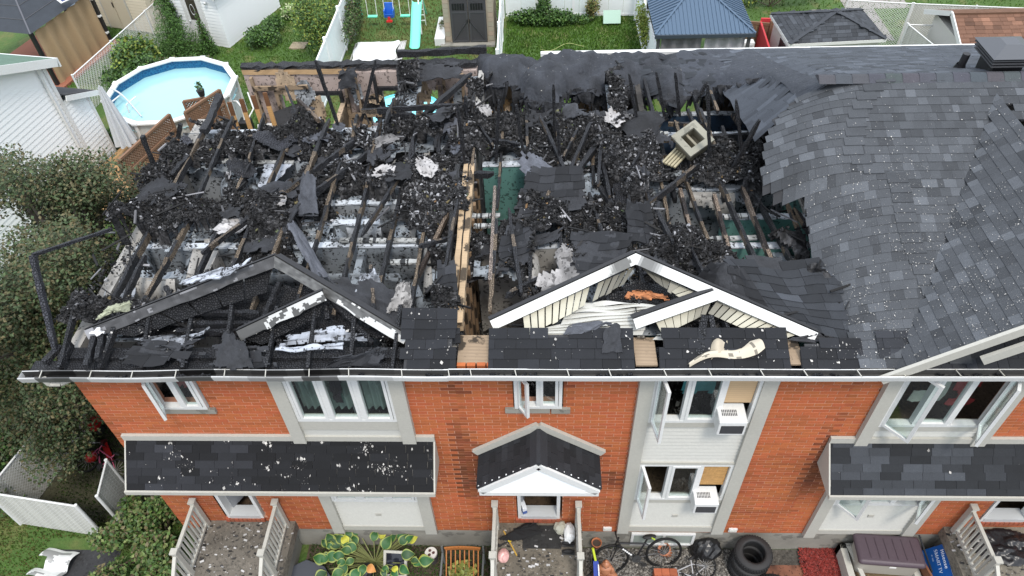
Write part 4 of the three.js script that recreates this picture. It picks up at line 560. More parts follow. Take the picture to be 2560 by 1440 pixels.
drape(H2, [...[[1.50,6.30,-1.41]], ...[[2.70,6.25,-1.72]], ...[[2.68,6.35,-2.07]], ...[[1.79,6.40,-1.98]]], .1, { w: .9 });
drape(H2, [...[[3.45,6.20,-0.37]], ...[[4.37,6.25,0.03]], ...[[4.33,6.62,-1.58]], ...[[2.64,6.70,-1.42]]], .12, { sh: 1, w: .35, rag: .06, bald: .2, single: 80, base: [.042, .047, .056] });
drape(H2, [...[[2.07,6.30,-1.16]], ...[[3.44,6.20,-0.34]], ...[[2.89,6.75,-1.28]], ...[[2.50,6.90,-1.17]]], .1, { sh: 1, w: .4 });
drape(H1, [...[[-1.50,6.15,-0.20]], ...[[-1.18,6.15,-0.20]], ...[[-1.32,6.50,-1.67]], ...[[-1.61,6.50,-1.58]]], .03, { sh: 1, w: .2, bald: .1, single: 30 });
drape(H1, [...[[-5.05,6.20,-1.97]], ...[[-4.31,6.25,-2.10]], ...[[-3.94,6.55,-3.11]], ...[[-4.84,6.40,-2.99]]], .15, { w: .6 });
drape(H1, [...[[-4.17,6.30,-2.89]], ...[[-3.65,6.50,-2.65]], ...[[-3.80,6.90,-3.31]], ...[[-4.06,6.80,-3.45]]], -.1, { w: .5, k: 2.2 });
drape(H1, [...[[-3.44,6.40,-1.26]], ...[[-3.28,6.20,-1.46]], ...[[-4.01,6.50,-2.50]], ...[[-4.09,6.70,-2.27]]], -.15, { w: .4, k: 3.2 });
drape(H1, [...[[-2.69,6.20,-0.62]], ...[[-1.54,6.20,-0.39]], ...[[-2.39,6.40,-1.26]], ...[[-3.36,6.50,-1.25]]], .1, { w: .7 });
drape(H1, [...[[-2.30,6.30,-0.69]], ...[[-1.87,6.30,-0.61]], ...[[-1.92,6.60,-1.05]], ...[[-2.07,6.70,-0.96]]], 0, { w: .3, m: M.grey, k: .8 });
drape(H1, [...[[-2.86,6.30,-1.02]], ...[[-2.43,6.20,-1.28]], ...[[-2.52,6.50,-1.40]], ...[[-2.74,6.45,-1.34]]], 0, { w: .3, m: M.plaster, k: 1 });
drape(H1, [...[[-4.94,6.00,-4.04]], ...[[-5.24,6.00,-4.05]], ...[[-5.27,6.05,-4.78]], ...[[-4.65,6.05,-4.76]]], .05, { w: .3, m: M.plaster });
drape(H1, [...[[-4.08,6.00,-4.57]], ...[[-3.38,6.05,-4.49]], ...[[-3.59,6.30,-4.71]], ...[[-3.92,6.30,-4.66]]], .05, { w: .5, m: M.plaster, k: 1.4 });
drape(H1, [...[[-6.64,6.10,-0.97]], ...[[-6.48,5.90,-1.16]], ...[[-6.62,5.90,-1.87]], ...[[-6.84,6.05,-1.72]]], .1, { w: .3, m: M.plaster });
for (const [x, y, s] of [[560, 560, 60], [900, 450, 50], [1100, 500, 70], [1450, 350, 60], [1550, 440, 70], [1350, 370, 50], [1680, 420, 60], [640, 350, 50], [420, 560, 60]]) { const h = x < 1150 ? H1 : H2, C = [sub([0, 0, 0], [0, 0, 0])]; const p = [-7 + (x - 300) / 150, 6.25, -1 - (700 - y) / 70]; drape(h, [add(p, [-.3, 0, .2]), add(p, [.3, .05, .25]), add(p, [.25, .15, -.25]), add(p, [-.3, .1, -.2])], .05, { nu: 12, nv: 12, w: 1.2, rag: .3, k: R(.5, 1.6) }); }
// front skirt of roof between the gutter and the gables
const skirt = (h, x0, x1, v0, v1, o) => { const S = (u, v) => [x0 + u, EY - .02 + SL * v * .92 + .05 * (noise(u * 2.5 + x0, v * 3) - .4) * (o.w ?? 1), EZ - v * .92]; const k = (u, v) => { const m = Math.min(u, x1 - x0 - u, v - v0 + .12, v1 - v); return v > v0 && m > .07 * fbm(u * 3 + x0, v * 2, 3) * (o.w > 1 ? 2 : 1); }; const LU = x1 - x0; const d = mb().sheet((a, b) => add(S(a * LU, b * v1), [0, -.015, 0]), Math.ceil(LU * 14), 10, .02, null, (a, b) => k(a * LU, b * v1)).build('skirt_roof', M.tar, h); shingles(d, S, LU, v1, { keep: k, base: o.base || [.02, .022, .027], w0: .25, w1: .34, tone: () => R(.8, 1.25), single: o.single ?? 30, nu: 2 }); flakes(d, S, LU, v1, o.fl || 40, (u, v) => k(u, v) ? Math.pow(fbm(u * 3, v * 4, 3), 2) : 0, .006, .035); };
seed(71);
drape(H1, [...[[-6.27,6.15,0.13]], ...[[-4.80,6.15,0.27]], ...[[-4.64,6.40,-0.11]], ...[[-5.89,6.40,-0.19]]], .03, { sh: 1, w: .6, rag: .3, bald: .3, single: 16, base: [.028, .03, .035] }); drape(H1, [...[[-4.89,6.13,0.29]], ...[[-3.57,6.15,0.27]], ...[[-3.77,6.35,-0.04]], ...[[-4.77,6.35,-0.11]]], .05, { sh: 1, w: 1, rag: .4, bald: .4 }); drape(H1, [...[[-3.13,6.15,0.20]], ...[[-2.22,6.15,0.20]], ...[[-2.07,6.40,0.01]], ...[[-2.95,6.30,0.10]]], .03, { sh: 1, w: .8, rag: .3, bald: .35 }); drape(H1, [...[[-6.08,6.20,-0.02]], ...[[-5.35,6.20,0.06]], ...[[-4.53,6.45,-0.18]], ...[[-5.56,6.40,-0.07]]], .05, { w: 1.2, k: 1.2, rag: .4 }); { const F = (u, v) => [-6.3 + u, 6.33, .1 - v]; flakes(H1, F, 4.2, .5, 90, (u, v) => Math.pow(fbm(u * 3, v * 4, 3), 2), .006, .04); } skirt(H1, -2.0, -1.2, .02, .95, { w: 1.4 });
skirt(H2, -.75, 1.28, .02, .56, { w: .4 }); skirt(H2, 1.62, 3.4, .02, .58, { w: .4 }); skirt(H2, 3.55, 4.4, .03, .4, { w: .8 });
mb().box(1.3, 1.6, 6.14, 6.17, -.3, .2).build('bare_decking', M.wood, H2); mb().box(-1.2, -.72, 6.08, 6.11, -.4, .12).build('bare_decking', M.wood, H2); mb().box(3.38, 3.6, 6.16, 6.19, -.25, .2).build('bare_decking', M.wood, H2);
seed(3); for (let i = 0; i < 4; i++) put('brick', unitBrick[i], M.brick, H2).position.add(v3([-1.2 + i * .14 + R(.01), 6.09 + R(.01), .2])), H2.children[H2.children.length - 1].scale.x = .12;
mb().box(XL, PW, 5.97, 6.08, -.2, .0).build('wall_top', M.char, H1); mb().box(PW, X2, 5.97, 6.08, -.2, .0).build('wall_top', M.char, H2);
for (let x = -6.9; x < -1.5; x += .6) mb().bar([x, 6.12, .22], [x + R(-.1, .1), 6.35 + R(.1), -.7], .05, .1, [.9, .9, .9], { seg: 5, j: .2 }).build('charred_rafter', M.char, H1);

// collapsed front gables, lying back on the wreck
function rake(h, A, B, w, m, col, soff, sm, o = {}) { // A low end, B peak: upper edge of the board; w: vector down the face of the board
  const n = nrm(cross(sub(B, A), w)), bk = mul(n, (n[1] > 0 ? -1 : 1) * .035), Q = [add(A, w), add(B, w), B, A], f = mb();
  if (o.seg) { const cf = typeof col === 'function' ? col : () => col; f.hex([...Q.map(p => add(p, bk)), ...Q.map(p => add(p, mul(bk, .15)))], [.12, .12, .12]); f.sheet((u, v) => add(lerp(A, B, u), add(mul(w, v * (1 + (o.j || 0) * (noise(u * 9, A[0]) - .5))), mul(bk, -.1 - .25 * (o.j || 0) * noise(u * 14, v * 2)))), o.seg, 6, .004, (u, v) => cf(u, v)); } else if (0) { for (let i = 0; i < o.seg; i++) { const t0 = i / o.seg, t1 = (i + 1) / o.seg, k = typeof col === 'function' ? col(t0) : col, a = lerp(A, B, t0), b = lerp(A, B, t1), wv = s => mul(w, 1 + (o.j || 0) * (noise(s * 9, A[0]) - .5)); f.hex([add(add(a, wv(t0)), bk), add(add(b, wv(t1)), bk), add(b, bk), add(a, bk), add(a, wv(t0)), add(b, wv(t1)), b, a], k); } } else f.hex([...Q.map(p => add(p, bk)), ...Q], col);
  const r = f.build('rake_board', m, h);
  mb().hex([add(A, mul(bk, 1.2)), add(B, mul(bk, 1.2)), add(add(B, mul(bk, 5)), [0, .02, -.02]), add(add(A, mul(bk, 5)), [0, .02, -.02]), add(A, mul(w, -.12)), add(B, mul(w, -.12)), add(add(B, mul(bk, 5)), mul(w, -.2)), add(add(A, mul(bk, 5)), mul(w, -.2))], [1, 1, 1]).build('roof_edge', M.tar, r);
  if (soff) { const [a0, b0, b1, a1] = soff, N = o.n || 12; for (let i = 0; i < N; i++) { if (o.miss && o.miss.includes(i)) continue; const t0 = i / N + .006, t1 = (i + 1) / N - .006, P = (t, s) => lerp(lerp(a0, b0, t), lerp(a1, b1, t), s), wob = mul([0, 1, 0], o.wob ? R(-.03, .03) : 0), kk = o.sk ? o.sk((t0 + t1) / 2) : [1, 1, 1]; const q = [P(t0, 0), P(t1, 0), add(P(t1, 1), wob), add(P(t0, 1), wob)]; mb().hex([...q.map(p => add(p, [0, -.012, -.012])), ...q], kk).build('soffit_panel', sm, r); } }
  return r;
}
const W1 = (A, B, k) => { const d = nrm(sub(B, A)); let n = nrm([0, .55, .83]); const t = cross(n, d); return mul(t[1] < 0 || t[2] > 0 ? t : mul(t, -1), k); };
{
  const soot = (t, s) => { const e = .12 * (fbm(t * 20, s * 2, 3) - .5), k = .2 + .8 * (1 - ss(.74, .86, t + e)) + .9 * ss(.94, .965, t + e * .4); return [k, k, k * .98]; };
  const [lA, pk, rB, tip] = [[-0.74,6.46,-0.37],[1.36,6.96,-1.22],[3.84,6.37,-0.21],[4.44,6.27,-0.04]];
  const [li0, li1, lj1, lj0] = [[-0.28,6.40,-0.51],[1.36,6.73,-1.17],[1.20,6.61,-0.93],[-0.24,6.25,-0.21]];
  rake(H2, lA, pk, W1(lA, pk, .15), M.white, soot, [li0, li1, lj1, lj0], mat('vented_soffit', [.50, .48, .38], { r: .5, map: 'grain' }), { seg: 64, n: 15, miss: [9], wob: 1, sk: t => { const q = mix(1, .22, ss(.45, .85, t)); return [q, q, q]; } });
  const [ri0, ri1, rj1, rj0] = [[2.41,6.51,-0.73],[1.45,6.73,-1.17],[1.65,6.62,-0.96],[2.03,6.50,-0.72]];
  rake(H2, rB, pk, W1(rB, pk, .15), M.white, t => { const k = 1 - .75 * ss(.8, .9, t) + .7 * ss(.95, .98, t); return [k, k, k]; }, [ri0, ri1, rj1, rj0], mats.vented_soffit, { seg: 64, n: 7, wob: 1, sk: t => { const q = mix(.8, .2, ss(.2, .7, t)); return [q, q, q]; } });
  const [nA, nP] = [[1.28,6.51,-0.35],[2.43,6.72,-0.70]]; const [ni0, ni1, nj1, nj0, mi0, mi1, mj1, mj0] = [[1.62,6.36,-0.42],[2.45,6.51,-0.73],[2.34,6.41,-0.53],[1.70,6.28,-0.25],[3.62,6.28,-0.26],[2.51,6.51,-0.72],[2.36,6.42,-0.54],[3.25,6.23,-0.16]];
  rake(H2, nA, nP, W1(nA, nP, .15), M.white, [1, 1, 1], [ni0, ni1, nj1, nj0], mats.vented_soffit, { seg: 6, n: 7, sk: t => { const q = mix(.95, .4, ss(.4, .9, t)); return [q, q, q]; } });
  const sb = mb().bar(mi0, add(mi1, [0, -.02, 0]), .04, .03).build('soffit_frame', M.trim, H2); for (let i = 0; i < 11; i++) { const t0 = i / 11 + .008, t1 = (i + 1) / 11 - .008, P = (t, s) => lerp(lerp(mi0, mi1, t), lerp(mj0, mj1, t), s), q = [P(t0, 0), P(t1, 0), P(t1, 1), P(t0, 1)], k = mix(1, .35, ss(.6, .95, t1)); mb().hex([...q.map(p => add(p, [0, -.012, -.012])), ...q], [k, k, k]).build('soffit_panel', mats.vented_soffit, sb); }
  // buckled siding of the gable face, one plank at a time
  const row = [[-0.25,6.18,-0.26],[1.43,6.21,-0.32],[-0.21,6.21,-0.33],[1.47,6.24,-0.39],[-0.14,6.23,-0.37],[1.50,6.28,-0.48],[-0.06,6.24,-0.40],[1.52,6.31,-0.55],[0.27,6.27,-0.47],[1.54,6.33,-0.60],[0.31,6.30,-0.55],[1.59,6.34,-0.64],[0.35,6.33,-0.62],[1.65,6.36,-0.67],[0.35,6.36,-0.69],[1.68,6.37,-0.70],[0.37,6.39,-0.75],[1.66,6.38,-0.74],[0.41,6.41,-0.80],[1.20,6.40,-0.77]];
  for (let i = 0; i < 9; i++) { const [a, b, c, d] = [row[i * 2], row[i * 2 + 1], row[i * 2 + 3], row[i * 2 + 2]]; mb().sheet((u, v) => { const p = add(mul(lerp(a, b, u), 1 - v), mul(lerp(d, c, u), v)); return add(p, [0, .03 * (1 - v) + .02 * Math.sin(u * 9 + i) * (i > 5 ? 1.6 : .5), .03 * (1 - v)]); }, 14, 2, .006).build('siding_plank', M.siding, H2); }
  const row2 = [[1.57,6.18,-0.25],[3.33,6.14,-0.16],[1.63,6.21,-0.31],[3.31,6.17,-0.23],[1.75,6.23,-0.37],[3.09,6.20,-0.29],[1.92,6.24,-0.40],[2.87,6.22,-0.34]];
  for (let i = 0; i < 3; i++) { const [a, b, c, d] = [row2[i * 2], row2[i * 2 + 1], row2[i * 2 + 3], row2[i * 2 + 2]]; mb().sheet((u, v) => add(add(mul(lerp(a, b, u), 1 - v), mul(lerp(d, c, u), v)), [0, .03 * (1 - v), .02]), 8, 2, .006).build('siding_plank', M.siding, H2); }
  const pl = [[1.10,6.32,-0.94],[1.92,6.30,-0.90],[1.81,6.34,-1.00],[1.40,6.37,-1.08]]; drape(H2, pl, 0, { w: .2, m: mat('red_osb', [.50, .20, .08], { map: 'wood' }), rag: .12, nu: 20, nv: 8 });
  drape(H2, [[0.69,6.27,-0.95],[2.36,6.17,-0.63],[2.06,6.32,-1.14],[1.42,6.38,-1.33]], .05, { w: .4, k: .5, m: M.char });
  drape(H2, [[1.65,6.06,-0.34],[3.35,6.04,-0.28],[2.61,6.19,-0.77],[2.26,6.19,-0.77]], .05, { w: .4, k: .5, m: M.char });
  mb().bar(...[[2.17,6.23,0.08],[2.30,6.46,-0.45]], .1, .1, [.9, .9, .9], { seg: 12, j: .3 }).build('charred_post', M.char, H2); mb().bar(...[[2.42,6.30,-0.21],[2.39,6.42,-0.49]], .07, .07, [1.3, 1.3, 1.3], { seg: 6, j: .2 }).build('charred_post', M.char, H2);
  drape(H2, [[3.37,6.30,-0.14],[4.47,6.26,-0.02],[3.93,6.33,-0.20],[3.77,6.35,-0.24]], 0, { w: .2, k: .8, m: M.tar, nv: 8 });
  drape(H2, [[0.83,6.30,0.11],[1.11,6.31,0.08],[1.09,6.48,-0.30],[0.88,6.45,-0.25]], 0, { w: .1, k: 1, nu: 8, nv: 8, rag: .02 }); drape(H2, [[0.28,6.39,-0.16],[0.76,6.41,-0.19],[1.04,6.47,-0.33],[0.42,6.46,-0.32]], 0, { w: .15, k: 2.6, nu: 10, nv: 6 });
  // charred gable of the end house
  const [gA, gP, gB] = [[-6.66,6.36,-0.29],[-3.94,6.94,-1.23],[-1.91,6.32,-0.22]]; const ch = (t, s) => { const k = .03 + .07 * noise(t * 40, s * 3) + (t < .05 ? .3 : 0) + (fbm(t * 24, s * 2.2, 3) > .72 ? .2 : 0); return [k, k, k * 1.08]; };
  const [s0, s1, s2, s3, q0, q1, q2, q3] = [[-6.53,6.29,-0.33],[-4.01,6.72,-1.19],[-4.05,6.56,-0.86],[-5.98,6.25,-0.26],[-2.19,6.28,-0.32],[-3.95,6.72,-1.19],[-3.78,6.60,-0.95],[-2.59,6.25,-0.25]];
  rake(H1, gA, gP, W1(gA, gP, .15), M.white, ch, [s0, s1, s2, s3], M.char, { seg: 90, j: .3, n: 6, sk: () => [.28, .28, .3] });
  rake(H1, gB, gP, W1(gB, gP, .15), M.white, (t, s) => { const k = t < .5 && fbm(t * 16, s * 1.6, 4) + (s - .5) * .25 > .46 + t * .2 ? .8 : .07 + .14 * noise(t * 43, s * 4); return [k, k, k]; }, null, M.char, { seg: 110, j: .25 });
  const [cA, cP] = [[-4.36,6.44,-0.20],[-3.16,6.74,-0.70]], [c0, c1, c2, c3] = [[-4.37,6.26,-0.23],[-3.19,6.53,-0.76],[-3.22,6.41,-0.52],[-4.03,6.22,-0.13]];
  rake(H1, cA, cP, W1(cA, cP, .15), M.white, (t, s) => { const k = t > .3 && fbm(t * 14, s * 1.6, 4) > .45 ? .7 : .09; return [k, k, k]; }, [c0, c1, c2, c3], M.char, { seg: 70, j: .4, n: 4, sk: () => [.3, .3, .32] });
  for (const [a, b] of [[[-6.07,6.23,-0.45],[-6.28,6.39,-0.78]], [[-5.40,6.31,-0.62],[-5.65,6.52,-1.03]], [[-4.97,6.39,-0.78],[-5.18,6.59,-1.17]], [[-5.26,6.34,-0.67],[-4.17,6.32,-0.64]], [[-4.10,6.28,-0.56],[-3.92,6.54,-1.08]], [[-5.39,6.20,-0.40],[-3.72,6.20,-0.39]], [[-5.17,6.25,-0.51],[-4.21,6.25,-0.49]], [[-3.14,6.28,-0.56],[-3.23,6.46,-0.91]], [[-3.81,6.09,-0.18],[-3.92,6.28,-0.56]], [[-5.90,6.11,-0.22],[-5.66,6.28,-0.56]], [[-2.46,6.12,-0.23],[-3.11,6.41,-0.83]]]) mb().bar(a, b, .07, .09, [.8, .8, .82], { seg: 12, j: .3, t: .7 }).build('gable_stud', M.char, H1);
  seed(80); drape(H1, [[-6.55,6.03,-0.39],[-2.09,6.02,-0.38],[-3.42,6.31,-1.35],[-4.92,6.32,-1.36]], .1, { w: .8, k: .45, m: M.char, nu: 60, nv: 24 });
  drape(H1, [[-3.89,6.20,-0.08],[-2.41,6.24,-0.18],[-2.64,6.37,-0.48],[-3.84,6.28,-0.26]], 0, { w: .3, m: M.plaster, k: .9, nu: 40, nv: 14, rag: .22 }); drape(H1, [[-3.77,6.27,0.03],[-2.76,6.29,-0.03],[-2.77,6.31,-0.08],[-3.78,6.29,-0.04]], 0, { w: .05, m: M.plaster, k: 1.1, nu: 16, nv: 3 });
  drape(H1, [[-5.96,6.26,-0.23],[-5.12,6.22,-0.13],[-4.86,6.32,-0.37],[-4.96,6.27,-0.24]], 0, { w: .1, m: M.plaster, k: .8, nu: 20, nv: 6 }); drape(H1, [[-6.55,6.37,-0.24],[-6.33,6.35,-0.21],[-6.34,6.39,-0.28],[-6.50,6.39,-0.30]], 0, { w: .1, m: M.white, nu: 8, nv: 5 });
  drape(H1, [[-5.27,6.86,-0.73],[-4.52,6.92,-0.84],[-4.15,7.06,-1.06],[-4.93,6.92,-0.84]], .02, { w: .2, m: M.plaster, k: 1.2, nu: 24, nv: 7 });
  drape(H1, [[-4.69,6.22,0.29],[-4.00,6.20,0.34],[-4.18,6.38,-0.09],[-4.55,6.45,-0.25]], -.1, { w: .4, k: .8 });
  drape(H1, [[-6.59,6.41,-0.45],[-6.02,6.49,-0.62],[-6.05,6.54,-0.73],[-6.40,6.51,-0.67]], 0, { w: .4, m: mat('mossy_sheet', [.30, .32, .22], { map: 'soot' }) });
}

// ---------- greenery ----------
const leafG = mb().tri([0, 0, 0], [.5, .12, .35], [1, 0, 0]).tri([0, 0, 0], [1, 0, 0], [.5, .12, -.35]).geometry();
const GREEN = [[.05, .115, .018], [.035, .09, .015], [.07, .145, .02], [.025, .065, .012]], LIME = [[.15, .20, .025], [.19, .225, .03], [.10, .16, .02]], DARKG = [[.045, .062, .022], [.075, .075, .028], [.095, .08, .032], [.035, .066, .02], [.055, .085, .03]], CEDAR = [[.045, .115, .015], [.06, .14, .02], [.032, .085, .012]];
function leaves(parent, blobs, n, size, cols, nm = 'foliage') { // blobs: [x,y,z, rx,ry,rz]; leaves crowd the outside of each clump
  const L = []; let tot = blobs.reduce((a, b) => a + b[3] * b[4] * b[5], 0);
  for (const b of blobs) for (let i = 0, k = Math.round(n * b[3] * b[4] * b[5] / tot); i < k; i++) {
    const a = R(6.28), c = R(-1, 1), s = Math.sqrt(1 - c * c), r = Math.pow(R(), .45), cl_ = .7 + .45 * fbm(a * 1.6 + b[0], c * 3 + b[1], 3), p = [b[0] + b[3] * r * cl_ * s * Math.cos(a), b[1] + b[4] * r * cl_ * c, b[2] + b[5] * r * cl_ * s * Math.sin(a)];
    if (p[1] < .02) continue; const k0 = pick(cols), t = R(.7, 1.3), q = size * R(.6, 1.35); L.push({ p, e: [R(-.9, .9), R(6.28), R(-.9, .9)], s: q, c: [k0[0] * t, k0[1] * t, k0[2] * t] });
  }
  return kind(inst(nm, leafG, M.leaf, L, parent), 'stuff');
}
function shrub(name, label, cat, pos, blobs, n, size, cols, stems = 5) {
  const t = thing(name, label, cat, pos), m = mb();
  for (let i = 0; i < stems; i++) { const b = pick(blobs), a = R(6.28); m.bar([.05 * Math.cos(a), 0, .05 * Math.sin(a)], [b[0] + b[3] * .4 * Math.cos(a), b[1] + b[4] * .3, b[2] + b[5] * .4 * Math.sin(a)], .03, .03, [.12, .09, .06], { seg: 4, j: .2, t: .5 }); }
  m.build('stem', M.any, t); leaves(t, blobs, n, size, cols); return t;
}
seed(101);
{ // the big tree between the houses
  const t = thing('tree', 'large bronze green leafy tree growing between the burnt house and the white neighbour', 'tree', [-9.6, 0, -4.2]), m = mb(), cr = [];
  const tips = []; for (let i = 0; i < 74; i++) { const a = R(6.28), r = R(.25, 1); const z = 4.1 * r * Math.sin(a) + .5; tips.push([1.75 * r * Math.cos(a) - .1, R(1.7, z < -2 ? 4.2 : 6.2) - r * .5, z]); }
  m.bar([0, 0, 0], [.1, 2.2, .1], .26, .26, [.09, .075, .06], { seg: 6, j: .1, t: .7 });
  for (const p of tips) { const k = lerp([.1, 2.0, .1], p, .45), k2 = add(k, [0, .25, 0]); m.bar([.1, R(1.2, 2.2), .1], k2, .1, .1, [.09, .075, .06], { seg: 3, j: .1, t: .6 }).bar(k2, p, .06, .06, [.09, .075, .06], { seg: 4, j: .15, t: .3 }); cr.push([p[0], p[1], p[2], R(.55, 1.0), R(.5, .85), R(.6, 1.15)]); }
  m.build('trunk', M.any, t); leaves(t, cr, 120000, .07, DARKG, 'crown');
}
const bushAt = (nm, lb, x, z, rx, ry, rz, n, s, c) => shrub(nm, lb, 'bush', [x, 0, z], Array.from({ length: 6 }, () => [R(-rx, rx) * .55, ry * R(.5, 1), R(-rz, rz) * .55, rx * .62, ry * .5, rz * .62]), n, s, c);
bushAt('shrub', 'dark shrub behind the chain link fence beside the burnt end wall', -10.9, -2.3, 1.0, 1.5, 1.2, 4200, .08, DARKG);
bushAt('shrub', 'tall dark shrub between the slatted fence and the big bronze tree', -10.8, -4.2, 1.3, 2.6, 1.8, 8500, .08, DARKG); bushAt('shrub', 'mixed green shrub at the left picture edge behind the fence', -12.4, -3.2, 1.2, 2.2, 1.6, 6500, .08, [...DARKG, ...GREEN]);
bushAt('shrub', 'brownish shrub under the overhanging trough end, outside the fence', -11.6, -1.0, .8, 1.6, .9, 3000, .08, [...DARKG, ...GREEN]);
{ const b = []; for (let i = 0; i < 26; i++) b.push([R(-.95, .7), R(.15, 1.0), R(-.65, 1.3), R(.15, .42), R(.12, .36), R(.15, .42)]); shrub('vine_bush', 'tangled grape vine heaped beside the front steps of the burnt end house', 'vine', [-7.75, 0, -.1], b, 9500, .085, [[.07, .13, .025], [.10, .15, .035], [.05, .10, .02], [.13, .16, .05], [.035, .08, .015], [.12, .10, .045]], 14); }

// ---------- fences ----------
function wireFence(nm, label, A, B, h, o = {}) {
  const t = thing(nm, label, 'fence', A, { world: true, group: o.group }), L = len(sub(B, A)), d = nrm(sub(B, A)), n = Math.max(1, Math.round(L / 2.2)), at = (s, y) => add(add(A, mul(d, s)), [0, y, 0]);
  for (let i = 0; i <= n; i++) mb().cyl(at(L * i / n, 0), at(L * i / n, h + .04), .035, .035, 8).build('fence_post', M.white, t);
  mb().cyl(at(0, h), at(L, h), .022, .022, 8).build('top_rail', M.white, t);
  const w = mb(), g = o.g || .09; for (let s = -h; s < L; s += g) for (const q of [1, -1]) { let s0 = s, s1 = s + h, y0 = q > 0 ? .03 : h, y1 = q > 0 ? h : .03; if (s0 < 0) { y0 += (y1 - y0) * (-s0 / h); s0 = 0; } if (s1 > L) { y1 = y0 + (y1 - y0) * (L - s0) / (s1 - s0); s1 = L; } if (s1 - s0 > .02) w.bar(at(s0, y0), at(s1, y1), .009, .009); }
  w.build('wire_mesh', M.white, t);
  if (o.slats) { const e = o.sw || .075; for (let s = .03; s < L - .03; s += e * 1.08) { if (o.gap && o.gap(s)) continue; const l = o.lean ? R(-.02, .02) : 0, k = R(.8, 1.05); mb().bar(at(s + e / 2, .03), at(s + e / 2 + l, h - .03), e, .006, [k, k * .99, k * .96], { up: cross(d, [0, 1, 0]) }).build('slat', M.siding, t); } }
  return t;
}
function boardFence(label, A, B, h, m = M.bright, o = {}) {
  const t = thing(o.nm || 'board_fence', label, 'fence', A, { world: true }), L = len(sub(B, A)), d = nrm(sub(B, A)), at = (s, y) => add(add(A, mul(d, s)), [0, y, 0]), e = o.e || .3, n = Math.max(1, Math.round(L / 2.4));
  for (let i = 0; i <= n; i++) mb().bar(at(L * i / n, 0), at(L * i / n, h + .1), .11, .11).build('fence_post', m, t);
  for (const y of [.1, h - .05]) mb().bar(at(0, y), at(L, y), .05, .1).build('fence_rail', m, t);
  for (let s = 0; s < L - .05; s += e) mb().bar(at(s + e / 2, .05), at(s + e / 2, h - .03), e - .008, .025, [R(.93, 1), 1, 1], { up: cross(d, [0, 1, 0]) }).build('board', m, t); return t;
}
boardFence('tall white board fence along the far end of the green yard', [-1.4, 0, -23.2], [4.1, 0, -22.9], 2.0, M.bright, { e: .6 });
boardFence('white board fence beside the plastic shed, edge towards the viewer', [-1.5, 0, -17.0], [-1.55, 0, -23], 1.7);
boardFence('white board fence between the green yard and the blue roofed gazebo', [4.0, 0, -16.9], [3.9, 0, -22.6], 1.7);
boardFence('white board fence overgrown with vine between pool yard and swing yard', [-7.75, 0, -15.6], [-7.75, 0, -23], 1.7);
boardFence('white fence behind the swings at the far yard end', [-7.7, 0, -26.2], [-4.2, 0, -26], 1.7);
boardFence('brown board fence beside the blue roofed gazebo', [7.15, 0, -19.2], [8.3, 0, -18.9], 1.6, M.lattice, { e: .14 });
wireFence('wire_fence', 'bare chain link fence between the tan curtained gazebo and the pool hedge', [-16.3, 0, -16.2], [-15.2, 0, -23.5], 1.5, { g: .11 });
wireFence('wire_fence', 'chain link fence with open mesh and a slatted length on the far right', [11.4, 0, -20.4], [13.6, 0, -20], 1.7, { g: .1 });
wireFence('wire_fence', 'chain link fence filled with white slats behind the brown shingled shed', [13.65, 0, -20], [20, 0, -19.1], 1.7, { g: .1, slats: 1 });
wireFence('dog_pen', 'small square white chain link pen panel beside the brown shingled shed', [12.9, 0, -18.4], [13.9, 0, -18.3], 1.7, { g: .1 }); wireFence('dog_pen', 'white chain link pen side facing the hipped grey shed', [12.9, 0, -18.45], [13.4, 0, -16.2], 1.7, { g: .1, slats: 1 });
wireFence('slat_fence', 'white slatted chain link fence beside the burnt end wall, leaning vines on it', [-9.9, 0, -5.2], [-11.0, 0, -.42], 1.35, { slats: 1, sw: .1, lean: 1, gap: s => (s > 2.2 && s < 2.5) || (s > 2.9 && s < 3.1) });
wireFence('slat_fence', 'dirty white slatted fence facing the lawn at the lower left corner', [-11.0, 0, -.4], [-9.05, 0, -.12], 1.35, { slats: 1, sw: .09 });
wireFence('fence_gate', 'open slatted gate standing ajar beside the grape vine', [-8.75, 0, -.35], [-8.9, 0, -1.15], 1.3, { slats: 1, sw: .1 });

